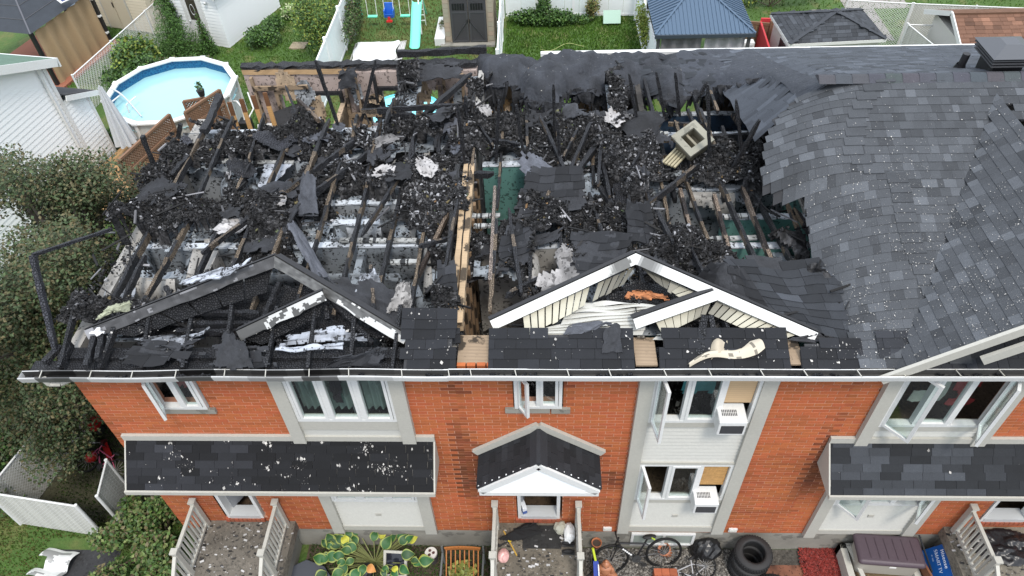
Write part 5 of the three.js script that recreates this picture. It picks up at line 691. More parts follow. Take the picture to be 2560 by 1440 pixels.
// ---------- white neighbour house, turned fifteen degrees ----------
{
  const t = thing('neighbour_house', 'white sided neighbouring house with low grey roofed extension, left of the tree', 'house', [-14.23, 0, -13.45], { rot: -10 });
  const w = mb().hex([[-.5, -.1, 14], [-.02, -.1, 14], [-.02, -.1, 1], [-.5, -.1, 1], [-.5, 8, 14], [-.02, 8, 14], [-.02, 4.05, 1], [-.5, 4.05, 1]]).build('wall', M.bright, t);
  const y1 = z => 4.05 + (z - 1) * .42; for (let y = 0; y < 7.5; y += .15) { const z0 = Math.max(1, y < 4 ? 1 : 1 + (y - 3.95) / .42); if (z0 > 12) break; mb().hex([[-.03, y, 13], [.018, y, 13], [.018, y, z0], [-.03, y, z0], [-.03, y + .15, 13], [.002, y + .15, 13], [.002, y + .15, z0], [-.03, y + .15, z0]]).build('siding_plank', M.bright, w); }
  mb().box(0, .05, 0, 4.05, .93, 1.05).build('corner_trim', M.white, t); mb().cyl([.06, .3, 1.25], [.06, 4.0, 1.25], .04, .04, 8).build('downspout', M.white, t);
  mb().hex([[-6, y1(.7) + .02, .7], [.28, y1(.7) + .02, .7], [.28, y1(12) + .02, 12], [-6, y1(12) + .02, 12], [-6, y1(.7) + .1, .7], [.28, y1(.7) + .1, .7], [.28, y1(12) + .1, 12], [-6, y1(12) + .1, 12]].map((p, i, a) => a[[1, 0, 3, 2, 5, 4, 7, 6][i]]), [.16, .26, .2]).build('roof', M.shingle, t);
  mb().bar([.3, y1(.7) - .03, .7], [.3, y1(9) - .03, 9], .04, .24).build('rake_board', M.white, t); mb().box(-6, .3, y1(.7) - .2, y1(.7) + .06, .6, .66).build('fascia', M.white, t);
  mb().hex([[.0, y1(.7) - .16, .7], [.28, y1(.7) - .16, .7], [.28, y1(9) - .16, 9], [.0, y1(9) - .16, 9], [.0, y1(.7) - .13, .7], [.28, y1(.7) - .13, .7], [.28, y1(9) - .13, 9], [.0, y1(9) - .13, 9]].map((p, i, a) => a[[1, 0, 3, 2, 5, 4, 7, 6][i]])).build('soffit', M.white, t);
  const e = mb().hex([[-2.5, -.1, 1], [.03, -.1, 1], [.03, -.1, -.02], [-2.5, -.1, -.02], [-2.5, 2.75, 1], [.03, 2.75, 1], [.03, 2.3, -.02], [-2.5, 2.3, -.02]]).build('extension', M.bright, t);
  for (let y = 0; y < 2.6; y += .15) mb().hex([[.02, y, y > 2.2 ? 1 : 1], [.05, y, 1], [.05, y, y > 2.2 ? .5 : 0], [.02, y, y > 2.2 ? .5 : 0], [.02, y + .15, 1], [.034, y + .15, 1], [.034, y + .15, y > 2.2 ? .5 : 0], [.02, y + .15, y > 2.2 ? .5 : 0]]).build('siding_plank', M.bright, e);
  const S = (u, v) => [-2.6 + u, 2.38 + v * .42, -.28 + v * .9]; mb().sheet((a, b) => add(S(a * 2.8, b * 1.3), [0, -.03, 0]), 2, 2, .04).build('extension_roof', M.tar, e); shingles(e, S, 2.8, 1.3, { base: [.07, .075, .085], w0: .28, w1: .34 });
  mb().bar([.22, 2.3, -.3], [.22, 2.84, .95], .03, .16).build('rake_board', M.white, e); mb().box(-2.6, .2, 2.22, 2.36, -.32, -.28).build('fascia', M.white, e); mb().box(.0, .06, 0, 2.3, -.06, .04).build('corner_trim', M.white, e);
}
// ---------- gazebo with the tan curtain ----------
{
  const t = thing('gazebo', 'black hip roofed gazebo hung with a tan curtain', 'gazebo', [-18.0, 0, -19.7], { rot: -12 });
  const P = [[.2, 2.25, 1.9], [.2, 2.25, -1.9], [-3.6, 2.25, -1.9], [-3.6, 2.25, 1.9]], tp = [-1.7, 3.3, 0], rf = mb(); for (let i = 0; i < 4; i++) { const a = P[i], b = P[(i + 1) % 4]; rf.tri(a, b, tp, [.06, .07, .085]); } rf.build('roof', M.shingle, t);
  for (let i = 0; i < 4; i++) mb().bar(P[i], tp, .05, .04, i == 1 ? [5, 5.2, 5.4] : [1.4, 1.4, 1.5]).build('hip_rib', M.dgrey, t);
  for (let k = 1; k < 4; k++) { const f = k / 4; for (let i = 0; i < 4; i++) mb().bar(lerp(P[i], tp, f), lerp(P[(i + 1) % 4], tp, f), .025, .03).build('roof_seam', M.dgrey, t); }
  for (const [x, z] of [[0, 1.7], [0, -1.7], [-3.4, 1.7], [-3.4, -1.7]]) mb().box(x - .06, x + .06, 0, 2.25, z - .06, z + .06).build('post', M.black, t);
  mb().sheet((u, v) => [.04 + .05 * Math.sin(u * 34 + v * 2) + .03 * Math.sin(u * 13), .05 + 2.1 * v, mix(1.6, -1.55, u)], 90, 8, .012, (u, v) => { const q = .9 + .1 * Math.sin(u * 34); return [.47 * q, .33 * q, .19 * q]; }).build('curtain', M.cloth, t);
  mb().box(-3.6, .35, .0, .1, -1.9, 1.9).build('deck', mat('red_deck', [.32, .12, .07], { map: 'plank' }), t);
  for (const y of [.5, 1.2, 1.9]) mb().box(-.02, .1, y, y + .06, -1.72, -1.58).build('curtain_tie', M.white, t);
  const s = thing('solar_light', 'small white solar panel lying on the black gazebo roof', 'solar light', [-17.72, 2.62, -19.75], { rot: -30 }); mb().box(-.14, .14, 0, .03, -.2, .2).build('casing', M.white, s).rotation.z = -.45; const q = mb().box(-.1, .1, .032, .036, -.16, .12).build('solar_cell', mat('solar', [.03, .05, .16], { r: .2 }), s); q.rotation.z = -.45;
}
{ // beige shed with double doors, bins
  const t = thing('garden_shed', 'beige sided garden shed with double doors at the top edge', 'shed', [-19.05, 0, -23.06], { rot: -17 }); mb().box(0, 3.2, 0, 2.4, -2.2, 0).build('wall', mat('beige_vinyl', [.60, .54, .42], { r: .6 }), t);
  for (let y = .05; y < 2.3; y += .13) for (const [a, b] of [[0, .85], [2.2, 3.2]]) mb().hex([[a, y, .02], [b, y, .02], [b, y, 0], [a, y, 0], [a, y + .13, .004], [b, y + .13, .004], [b, y + .13, 0], [a, y + .13, 0]]).build('siding_plank', mats.beige_vinyl, t);
  for (const a of [.9, 1.54]) mb().box(a, a + .6, .05, 2.0, .0, .05).build('door', mat('beige_door', [.50, .44, .33], { r: .6 }), t); mb().box(.84, .9, 0, 2.05, 0, .06).box(2.14, 2.2, 0, 2.05, 0, .06).build('door_trim', M.trim, t); mb().box(1.46, 1.5, 1.0, 1.2, .05, .08).build('handle', M.black, t);
  const b = thing('wheeled_bin', 'black wheeled bin with a grey blue lid beside the beige shed', 'bin', [-19.35, 0, -22.7], { rot: -15 }); mb().hex([[-.24, .05, .28], [.24, .05, .28], [.24, .05, -.28], [-.24, .05, -.28], [-.3, 1.0, .36], [.3, 1.0, .36], [.3, 1.0, -.36], [-.3, 1.0, -.36]]).build('body', M.black, b); mb().geo(new RoundedBoxGeometry(.66, .09, .8, 3, .04), new THREE.Matrix4().makeTranslation(0, 1.05, 0), [.09, .12, .15]).build('lid', M.any, b);
  for (const s of [-1, 1]) mb().cyl([s * .2 - .03, .08, -.3], [s * .2 + .03, .08, -.3], .08, .08, 12).build('wheel', M.rubber, b);
}
{ // white shed with a white half glazed door
  const t = thing('garden_shed', 'white sided garden shed with a half glazed white door', 'shed', [-12.56, 0, -20.85], { rot: -18 });
  mb().box(-2.4, 0, 0, 2.25, -3.8, 0).build('wall', M.bright, t); mb().tri([-2.4, 2.25, 0], [0, 2.25, 0], [-1.2, 3.2, 0]).build('gable', M.bright, t);
  for (let y = .02; y < 2.2; y += .135) { for (const [a, b] of [[-2.4, -1.62], [-.72, 0]]) mb().hex([[a, y, .022], [b, y, .022], [b, y, 0], [a, y, 0], [a, y + .135, .004], [b, y + .135, .004], [b, y + .135, 0], [a, y + .135, 0]]).build('siding_plank', M.bright, t); mb().hex([[0, y, 0], [.022, y, 0], [.022, y, -3.8], [0, y, -3.8], [0, y + .135, 0], [.004, y + .135, 0], [.004, y + .135, -3.8], [0, y + .135, -3.8]]).build('siding_plank', M.bright, t); }
  const d = mb().box(-1.55, -.79, .05, 2.0, .0, .05).build('door', M.white, t); mb().box(-1.4, -.94, 1.05, 1.9, .05, .058).build('door_glass', mat('door_glass', [.05, .045, .035], { r: .1 }), d); mb().geo(new THREE.TorusGeometry(.14, .012, 6, 20), new THREE.Matrix4().makeScale(.7, 1.5, 1).setPosition(-1.17, 1.48, .06)).build('glass_oval', M.galv, d); mb().geo(new THREE.SphereGeometry(.035, 8, 8), new THREE.Matrix4().makeTranslation(-1.47, .98, .08)).build('handle', M.galv, d);
  frame(mb(), -1.64, -.7, 0, 2.08, 0, .06, .08).build('door_frame', M.white, t); mb().geo(new THREE.SphereGeometry(.07, 8, 8), new THREE.Matrix4().makeTranslation(-.42, 1.85, .09)).build('wall_lamp', M.galv, t);
  for (const s of [-1, 1]) mb().hex([[-1.2, 3.2, .2], [-1.2 + s * 1.4, 2.15, .2], [-1.2 + s * 1.4, 2.15, -4], [-1.2, 3.2, -4], [-1.2, 3.26, .2], [-1.2 + s * 1.4, 2.21, .2], [-1.2 + s * 1.4, 2.21, -4], [-1.2, 3.26, -4]], [.12, .07, .06]).build('roof', M.shingle, t);
  for (const s of [-1, 1]) mb().bar([-1.2, 3.16, .22], [-1.2 + s * 1.4, 2.1, .22], .03, .14).build('rake_board', M.white, t);
}
// ---------- hedges and bushes by the pool ----------
function cone(label, x, z, r, h, n, flat = 1, sh = 0) { const b = []; for (let i = 0; i < 9; i++) { const y = (i + .5) / 9; b.push([sh * (1 - y), h * y, 0, r * (1.12 - y) * 1.0, h * .13, r * (1.12 - y) * flat]); } return shrub('cedar_shrub', label, 'shrub', [x, 0, z], b, n, .055, CEDAR, 3); }
cone('tall clipped cedar shrub before the white shed door', -13.2, -20.35, .42, 1.75, 3600); cone('broad pointed cedar shrub beside the chain link fence', -14.5, -20.3, 1.25, 2.3, 9000, .9, .2); 
seed(55);
for (const [lb, x, z, rx, ry, rz, n, s, c] of [['climbing vine on the chain link fence nearest the gazebo', -15.3, -18.6, .8, 1.2, 1.5, 3600, .13, [...GREEN, ...LIME]], ['leafy green bush at the left rim of the pool', -15.2, -17.6, .9, .9, 1.2, 3400, .12, GREEN], ['green vine climbing the white shed corner', -14.9, -21.5, .55, 1.9, .5, 3000, .09, GREEN], ['low dark bush behind the pool rim', -13.6, -18.9, 1.5, .55, .6, 2600, .1, [...GREEN, ...DARKG]], ['leafy perennial bed along the shed wall', -11.2, -21.6, .7, .5, 1.2, 2400, .11, GREEN], ['pale variegated hosta clump beside the shed wall', -10.6, -23.4, .5, .35, .5, 1200, .13, [[.3, .4, .16], [.45, .5, .3], [.14, .26, .06]]], ['dark purple shrub at the top edge by the vine fence', -9.4, -25.4, .7, 1.0, .6, 2000, .1, [[.05, .03, .04], [.07, .04, .05]]], ['green shrub at the top edge beyond the shed', -10.4, -25.6, .9, .9, .7, 2200, .1, GREEN], ['yellow green bush spilling over the white fence', -8.7, -20.6, .85, 1.7, 1.6, 5600, .09, [...LIME, ...GREEN]], ['dark vine hanging over the white fence towards the swings', -7.6, -21.0, .45, 1.2, 2.2, 5200, .08, [...GREEN, ...DARKG]], ['weedy bush under the back fence behind the swings', -5.2, -25.4, 1.1, .7, .6, 2400, .1, [...GREEN, ...DARKG]], ['tall weeds along the foot of the white back fence', 1.2, -22.4, 2.4, .5, .5, 4200, .1, GREEN], ['taller weed clump against the white back fence', .1, -22.5, .35, 1.1, .35, 1200, .09, GREEN], ['brownish weed clump against the white back fence', 2.1, -22.6, .35, .9, .3, 900, .09, [[.2, .17, .06], [.1, .14, .04]]], ['yellow green climber on the fence by the blue roofed gazebo', 4.0, -20.0, .4, 1.5, 1.2, 3200, .09, LIME], ['bright yellow flowering bush below the burnt back wall', -9.0, -14.2, .45, .6, .5, 1400, .09, [[.55, .5, .05], [.5, .45, .04], [.2, .3, .04]]], ['green hedge behind the blue roofed gazebo', 9.6, -23.6, 2.6, 1.1, .7, 4200, .11, [...GREEN, ...LIME]], ['dark bush beyond the slatted fence, far right corner', 19.5, -24.5, 1.2, 1.2, 1, 2600, .11, [...GREEN, ...DARKG]], ['small shrub between pool and wooden deck', -14.6, -13.9, .4, .5, .5, 900, .1, GREEN], ['green climber beside the lattice screens', -11.0, -11.2, .35, 1.3, .5, 1500, .09, [...LIME, ...GREEN]]]) bushAt('bush', lb, x, z, rx, ry, rz, n, s, c);
// ---------- pool ----------
{
  const C = [-12.62, 0, -15.5], t = thing('pool', 'round above ground pool with white rim and bright blue water', 'pool', C), r = 2.12, N = 12, H = 1.3, pt = (i, q, y) => [q * Math.cos(i / N * 6.283 + .2), y, q * Math.sin(i / N * 6.283 + .2)];
  for (let i = 0; i < N; i++) { const a = pt(i, r, 0), b = pt(i + 1, r, 0); mb().q(a, b, add(b, [0, H, 0]), add(a, [0, H, 0])).build('wall_panel', mat('pool_wall', [.66, .68, .66], { map: 'conc' }), t); mb().hex([pt(i, r - .1, H), pt(i + 1, r - .1, H), pt(i + 1, r + .1, H), pt(i, r + .1, H), pt(i, r - .1, H + .05), pt(i + 1, r - .1, H + .05), pt(i + 1, r + .1, H + .05), pt(i, r + .1, H + .05)].map((p, k, A) => A[[1, 0, 3, 2, 5, 4, 7, 6][k]])).build('rim_panel', M.white, t); const c = pt(i, r + .02, H); mb().box(c[0] - .09, c[0] + .09, H + .0, H + .07, c[2] - .09, c[2] + .09).build('rim_cap', M.white, t); mb().bar(pt(i, r + .03, 0), pt(i, r + .03, H), .1, .06).build('pool_post', M.white, t); }
  const ln = mb(); for (let i = 0; i < N; i++) ln.q(pt(i, r - .03, .35), pt(i + 1, r - .03, .35), pt(i + 1, r - .03, H), pt(i, r - .03, H)); ln.build('liner', mat('liner', [1, 1, 1], { map: 'liner', r: .5 }), t);
  mb().sheet((u, v) => [(u - .5) * 4.5, .98 + .012 * fbm(u * 14, v * 14, 3), (v - .5) * 4.5], 70, 70, 0, null, (u, v) => Math.hypot((u - .5) * 4.5, (v - .5) * 4.5) < r - .02).build('water', mat('pool_water', [.30, .54, .58], { r: .06 }), t);
  const hose = []; for (let i = 0; i <= 12; i++) { const s = i / 12; hose.push([-1.95 + s * 1.3, 1.45 + .25 * Math.sin(s * 3.1) - .4 * s, .15 + s * 1.1]); } mb().tube(hose, .03, 8, [.5, .53, .55]).build('hose', M.any, t);
}
{ // deck, lattice screens, folded parasol
  const t = thing('deck', 'weathered tan plank deck beside the pool', 'deck', [-13.2, 0, -12.6], { rot: -15 }); for (let i = 0; i < 22; i++) { const k = R(.75, 1.15); mb().box(-1.0 + i * .115, -.893 + i * .115, .3, .34, -2.2, 2.2, [.9 * k, .82 * k, .7 * k]).build('plank', M.tan, t); } mb().box(-.98, 1.5, .0, .29, -2.15, 2.15).build('deck_frame', M.lattice, t);
  const s = thing('deck_steps', 'small wooden steps up to the pool rim', 'steps', [-14.15, .34, -14.6], { rot: -15 }); for (let i = 0; i < 3; i++) mb().box(-.3, .3, 0, .2 + i * .2, -.2 - i * .22, .02 - i * .22).build('step', M.lattice, s); for (const x of [-.3, .3]) mb().tube([[x, .2, 0], [x, .95, -.1], [x, .95, -.6]], .025, 8).build('handrail', M.white, s);
  const lat = (lb, A, B, h) => { const q = thing('lattice_screen', lb, 'lattice screen', A, { world: true }), L = len(sub(B, A)), d = nrm(sub(B, A)), at = (u, y) => add(add(A, mul(d, u)), [0, y, 0]), w = mb(), H = h; frame(mb(), 0, 1, 0, 1, 0, 0, 0); for (const [a, b] of [[at(0, 0), at(0, h)], [at(L, 0), at(L, h)], [at(0, h), at(L, h)], [at(0, h - .5), at(L, h - .5)]]) mb().bar(a, b, .07, .07).build('screen_frame', M.lattice, q); for (let u = -h; u < L; u += .1) for (const g of [1, -1]) { let s0 = u, s1 = u + H, y0 = g > 0 ? 0 : H, y1 = g > 0 ? H : 0; if (s0 < 0) { y0 += (y1 - y0) * (-s0 / H); s0 = 0; } if (s1 > L) { y1 = y0 + (y1 - y0) * (L - s0) / (s1 - s0); s1 = L; } if (s1 - s0 > .02) w.bar(at(s0, y0), at(s1, y1), .045, .012, undefined, { up: cross(d, [0, 1, 0]) }); } w.build('lattice', M.lattice, q); };
  lat('brown lattice screen nearest the burnt house, below the pool', [-12.1, .34, -10.4], [-11.45, .34, -12.8], 1.7); lat('brown lattice screen standing against the pool wall', [-11.0, .34, -12.9], [-10.3, .34, -14.2], 1.7); lat('short brown lattice panel at the pool rim behind a plant pot', [-11.35, .34, -13.7], [-10.7, .34, -13.9], 1.6);
  const u = thing('parasol', 'closed pale grey parasol standing on the deck beside the pool', 'parasol', [-13.35, .34, -13.0]); mb().cyl([0, 0, 0], [0, 2.6, 0], .025, .025, 8).build('pole', M.galv, u); mb().sheet((a, b) => { const q = a * 6.283, r = mix(.28, .05, b) * (1 + .28 * Math.cos(q * 8)); return [r * Math.cos(q), mix(.55, 2.55, b), r * Math.sin(q)]; }, 64, 8, .006, () => [.62, .66, .70]).build('canopy', M.cloth, u); mb().cyl([0, 0, 0], [0, .09, 0], .38, .36, 20, [.6, .62, .6]).build('base', M.conc, u);
  const p = thing('plant_pot', 'black plant pot with a small seedling on the pool lattice', 'plant pot', [-10.75, 2.05, -13.85]); mb().cyl([0, 0, 0], [0, .2, 0], .09, .13, 14).build('pot', M.black, p); leaves(p, [[0, .33, 0, .12, .14, .12]], 50, .09, GREEN);
  const e = thing('pool_heater', 'dark box with curved white pipes beside the pool wall', 'pool pump', [-10.15, 0, -14.9]); mb().geo(new RoundedBoxGeometry(.4, .45, .4, 3, .06), new THREE.Matrix4().makeTranslation(0, .24, 0)).build('body', M.black, e); mb().tube([[0, .45, 0], [0, .9, -.1], [-.2, 1.0, -.3], [-.4, .95, -.4]], .03, 8).tube([[.1, .45, 0], [.3, .7, -.3], [.1, 1.1, -.7]], .025, 8).build('pipe', M.white, e);
}
// ---------- swing yard ----------
{
  const t = thing('swing_set', 'white and green swing set with slide', 'swing set', [-6.2, 0, -22.6]), gr = [.12, .62, .42], H = 2.1; const y = mats.any;
  for (const x of [-1.3, 1.25]) for (const z of [-.9, .9]) mb().bar([x + (x < 0 ? -.1 : .1), 0, z], [x, H, 0], .05, .05, z > 0 ? [.75, .78, .76] : gr).build('leg', M.any, t);
  mb().cyl([-1.35, H, 0], [1.3, H, 0], .035, .035, 8, gr).build('top_bar', M.any, t); for (const x of [-1.35, 1.3]) mb().bar([x, .8, .55], [x, .8, -.55], .035, .035, gr).build('cross_bar', M.any, t);
  for (const [x, k, nm] of [[-.7, gr, 'swing'], [0, [.02, .13, .55], 'baby_swing'], [.65, gr, 'swing']]) {
    const sw = mb().box(x - .2, x + .2, .45, .49, .1, .28, k); if (nm === 'baby_swing') sw.hex([[x - .17, .45, .32], [x + .17, .45, .32], [x + .17, .45, .28], [x - .17, .45, .28], [x - .17, .6, .36], [x + .17, .6, .36], [x + .17, .6, .32], [x - .17, .6, .32]], k).hex([[x - .18, .48, .06], [x + .18, .48, .06], [x + .18, .48, .02], [x - .18, .48, .02], [x - .18, .95, .02], [x + .18, .95, .02], [x + .18, .95, -.03], [x - .18, .95, -.03]], k).box(x - .2, x - .16, .48, .75, .02, .34, k).box(x + .16, x + .2, .48, .75, .02, .34, k);
    const s = sw.build(nm, M.gloss, t); for (const d of [-.19, .19]) mb().bar([x + d, .48, .2], [x + d, H, 0], .018, .018, [.8, .82, .8]).build('rope', M.any, s); if (nm === 'baby_swing') mb().box(x - .12, x + .12, .3, .36, .3, .42, [.6, .03, .03]).box(x - .05, x + .05, .36, .5, .33, .38, [.6, .03, .03]).build('footrest', M.gloss, s);
  }
  const sl = mb().sheet((u, v) => [1.05 + u * .38, mix(.12, 1.1, ss(0, 1, v) * .6 + v * .4) + .07 * Math.pow(Math.abs(u - .5) * 2, 6), mix(2.3, .35, v)], 8, 14, .02, () => [.18, .66, .50]).build('slide', M.gloss, t); for (const x of [1.02, 1.45]) mb().bar([x, 0, .15], [x, 1.25, .32], .03, .03, [.75, .8, .78]).build('ladder_rail', M.any, t); for (let i = 0; i < 4; i++) mb().bar([1.02, .25 + i * .25, .19 + i * .03], [1.45, .25 + i * .25, .19 + i * .03], .03, .03, [.75, .8, .78]).build('rung', M.any, t);
  const b = thing('blanket', 'white fringed blanket spread on the grass below the swings', 'blanket', [-6.5, .02, -20.2]); mb().sheet((u, v) => [(u - .5) * 1.7 + .04 * Math.sin(v * 9), .05 + .04 * fbm(u * 6, v * 6, 3) + .05 * ss(.85, 1, u), (v - .5) * 1.5], 40, 34, .015, () => [.82, .83, .84]).build('fabric', M.cloth, b); const fr = mb(); for (let i = 0; i < 34; i++) fr.bar([-.87, .05, -.72 + i * .044], [-.95 + R(.03), .03, -.72 + i * .044], .012, .012, [.8, .8, .8]); for (let i = 0; i < 22; i++) for (const q of [1, -1]) fr.bar([.85, .06, -.75 + i * .07], [1.12, .05, -.75 + i * .07 + q * .12], .015, .015, [.8, .8, .8]); fr.build('fringe', M.cloth, b);
}
{ // plastic shed
  const t = thing('plastic_shed', 'taupe plastic shed with dark grey double doors', 'shed', [-2.8, 0, -20.85]), tp = [.36, .31, .24]; mb().box(-.98, .98, .08, 2.2, -1.9, 0, tp).build('wall', M.any, t); mb().box(-1.15, 1.0, 0, .08, -2, .3).build('base', M.conc, t);
  mb().hex([[-1.05, 2.15, .12], [1.05, 2.15, .12], [1.05, 2.15, -2], [-1.05, 2.15, -2], [-.9, 2.35, .12], [.9, 2.35, .12], [.9, 2.35, -2], [-.9, 2.35, -2]], [.03, .035, .045]).build('roof', M.any, t);
  for (const s of [-1, 1]) { const d = mb().box(s < 0 ? -.7 : .01, s < 0 ? -.01 : .7, .1, 1.9, .0, .05, [.045, .045, .05]).build('door', M.any, t), x0 = s < 0 ? -.62 : .09; for (let i = 0; i < 5; i++) mb().box(x0 + .02 + i * .1, x0 + .09 + i * .1, 1.42, 1.68, .05, .062, [.01, .01, .012]).build('door_pane', M.gloss, d); frame(mb(), s < 0 ? -.68 : .03, s < 0 ? -.03 : .68, .12, 1.35, .05, .065, .06).build('door_frame', M.dgrey, d); mb().bar([s * .62, .2, .06], [s * .08, .95, .06], .05, .02, [.9, .9, .9]).build('brace', M.dgrey, d); mb().box(s * .05 - .012, s * .05 + .012, .9, 1.05, .05, .09, [.01, .01, .01]).build('handle', M.gloss, d); }
  for (const x of [-.86, .86]) for (let y = .15; y < 2.1; y += .19) mb().box(x - .1, x + .1, y, y + .18, .0, .02, [tp[0] * R(.9, 1.1), tp[1], tp[2]]).build('wall_block', M.any, t);
  const p = thing('white_planter', 'long white trough planter beside the plastic shed', 'planter', [-4.0, 0, -21.6]); mb().box(-.2, .2, 0, .3, -1, .9).build('trough', M.white, p); leaves(p, [[0, .35, -.3, .15, .1, .5]], 120, .07, [[.3, .25, .15], [.1, .14, .05]]);
  const g = thing('garden_table', 'small grey green folding table tipped in the weeds by the back fence', 'table', [2.9, 0, -22.3]); mb().hex([[-.35, .1, .2], [.35, .1, .2], [.35, .5, -.15], [-.35, .5, -.15], [-.35, .13, .22], [.35, .13, .22], [.35, .53, -.13], [-.35, .53, -.13]], [.35, .5, .42]).build('tabletop', M.any, g); for (const x of [-.3, .3]) mb().bar([x, 0, -.1], [x, .45, -.12], .03, .03).build('leg', M.galv, g);
  const h = thing('drying_post', 'low dark metal post with crossbar beyond the torn roof edge', 'post', [.9, 0, -18.2]); mb().bar([0, 0, 0], [0, 1.0, 0], .05, .05).build('post', M.dgrey, h); mb().bar([-.25, 1.0, 0], [.25, 1.0, 0], .06, .06).build('crossbar', M.dgrey, h);
  const ho = thing('garden_hose', 'thin pale hose lying on the green lawn', 'hose', [.9, .03, -20.2]); const hp = []; for (let i = 0; i < 20; i++) hp.push([-.9 + i * .09, .02, .2 * Math.sin(i * .4) - .02 * i]); mb().tube(hp, .015, 5, [.35, .4, .15]).build('hose', M.any, ho);
  const st = thing('stepping_stone', 'flat pale stone slab in the pool yard lawn', 'stone', [-9.75, 0, -20.9]); mb().hex([[-.35, 0, .25], [.3, 0, .3], [.36, 0, -.25], [-.3, 0, -.28], [-.34, .05, .24], [.29, .05, .29], [.35, .05, -.24], [-.29, .05, -.27]], [1.1, .95, .75]).build('slab', M.conc, st);
  const pp = thing('paddling_pool', 'pale turquoise plastic paddling pool behind the burnt back wall', 'paddling pool', [-4.7, 0, -15.2]); mb().cyl([0, 0, 0], [0, .4, 0], 1.35, 1.4, 26, [.08, .55, .72]).build('ring', M.gloss, pp); mb().cyl([0, .36, 0], [0, .405, 0], 1.25, 1.25, 26, [.25, .75, .85]).build('water', M.gloss, pp);
}
// ---------- right hand yards ----------
{
  const t = thing('metal_gazebo', 'blue grey ribbed metal roof gazebo with pale mesh curtains', 'gazebo', [5.45, 0, -18.2]), E = 2.4, k = [.075, .12, .18], A = [-1.65, E, 1.6], B = [1.65, E, 1.6], C = [1.65, E, -1.8], D = [-1.65, E, -1.8], r0 = [-.45, 2.95, -.1], r1 = [.45, 2.95, -.1];
  const rf = mb().q(A, B, r1, r0, k).tri(B, C, r1, k).q(C, D, r0, r1, k).tri(D, A, r0, k).build('roof', mat('metal_roof', [1, 1, 1], { r: .35, m: .3 }), t);
  for (let i = 0; i < 24; i++) { const s = (i + .5) / 24, x = mix(A[0], B[0], s), top = x < r0[0] ? (x - A[0]) / (r0[0] - A[0]) : x > r1[0] ? (B[0] - x) / (B[0] - r1[0]) : 1; mb().bar([x, E + .015, 1.6], [x, E + .015 + .55 * top, 1.6 - 1.7 * top], .03, .03, k).build('roof_rib', mats.metal_roof, rf); }
  for (let i = 1; i < 18; i++) { const z = mix(1.6, -1.8, i / 18), f = 1 - Math.abs(z + .1) / 1.7; for (const s of [-1, 1]) mb().bar([s * 1.65, E + .015, z], [s * mix(1.65, .45, f), E + .015 + .55 * f, z], .03, .03, k).build('roof_rib', mats.metal_roof, rf); }
  for (const [a, b] of [[A, r0], [B, r1], [r0, r1]]) mb().bar(add(a, [0, .02, 0]), add(b, [0, .02, 0]), .07, .04, k).build('hip_cap', mats.metal_roof, rf); mb().bar(add(A, [0, -.05, .02]), add(B, [0, -.05, .02]), .06, .12, [.6, .8, 1]).build('eave_beam', M.dgrey, t);
  for (const [x, z] of [[-1.5, 1.5], [1.5, 1.5], [-1.5, -1.6], [1.5, -1.6]]) mb().box(x - .05, x + .05, 0, E, z - .05, z + .05).build('post', M.dgrey, t);
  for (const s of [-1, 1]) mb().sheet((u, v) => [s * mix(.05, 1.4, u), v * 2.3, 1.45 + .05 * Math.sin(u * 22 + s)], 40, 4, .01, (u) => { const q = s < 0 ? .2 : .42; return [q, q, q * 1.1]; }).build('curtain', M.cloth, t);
  const w = thing('window_fan_box', 'white boxes stacked beside the blue roofed gazebo', 'box', [7.6, 0, -16.9]); for (const [x, y, z] of [[0, 0, 0], [-.35, 0, -.9]]) { mb().box(x - .22, x + .22, y, y + 1.5, z - .15, z + .15).build('case', M.white, w); mb().box(x - .16, x + .16, y + 1.2, y + 1.44, z + .15, z + .17).build('vent_panel', M.galv, w); } mb().box(-.35, .0, .2, .9, .1, .5, [.03, .09, .25]).build('blue_tub', M.any, w);
}
{
  const t = thing('hip_shed', 'grey shed with hipped dark shingle roof and side window', 'shed', [9.75, 0, -17.3], { rot: 4 }), y = 2.2, P = [[-1.65, y, .95], [1.55, y, .95], [1.55, y, -1.2], [-1.65, y, -1.2]], tp = [.1, 2.75, -.05], tp0 = [-.55, 2.75, -.4];
  mb().box(-1.5, 1.4, 0, 2.2, -1.1, .85).build('wall', M.siding, t);
  for (let i = 0; i < 4; i++) { const a = P[i], b = P[(i + 1) % 4], L = len(sub(b, a)), m = lerp(a, b, .5), LV = len(sub(tp, m)); const S = (u, v) => { const f = v / LV; return add(lerp(a, b, u / L), mul(sub(tp, m), f)); }; shingles(t, S, L, LV, { base: [.06, .067, .078], single: i < 1 || i == 3 ? 40 : 0, keep: (u, v) => Math.abs(u - L / 2) < L / 2 * (1 - v / LV) + .06 }); mb().tri(add(a, [0, -.02, 0]), add(b, [0, -.02, 0]), add(tp, [0, -.02, 0])).build('roof', M.tar, t); mb().bar(add(a, [0, .015, 0]), add(tp, [0, .02, 0]), .16, .02, [.07, .077, .09]).build('hip_cap', M.shingle, t); mb().bar(add(a, [0, -.06, 0]), add(b, [0, -.06, 0]), .03, .1).build('fascia', M.white, t); }
  mb().box(-1.53, -1.5, 1.0, 1.9, -.2, .5).build('window', M.white, t); mb().box(-1.55, -1.53, 1.05, 1.85, -.15, .15).box(-1.55, -1.53, 1.05, 1.85, .2, .45).build('pane', M.black, t);
  const f = thing('red_panel', 'red framed board fence behind the hipped grey shed', 'fence', [7.9, 0, -17.4], { world: true }); mb().bar([7.75, 0, -15.6], [7.95, 0, -19.1], .06, 3.2, [.55, .04, .05]).bar([7.95, 0, -19.1], [10.2, 0, -18.95], .06, 3.4, [.55, .04, .05]).build('panel', M.any, f);
}
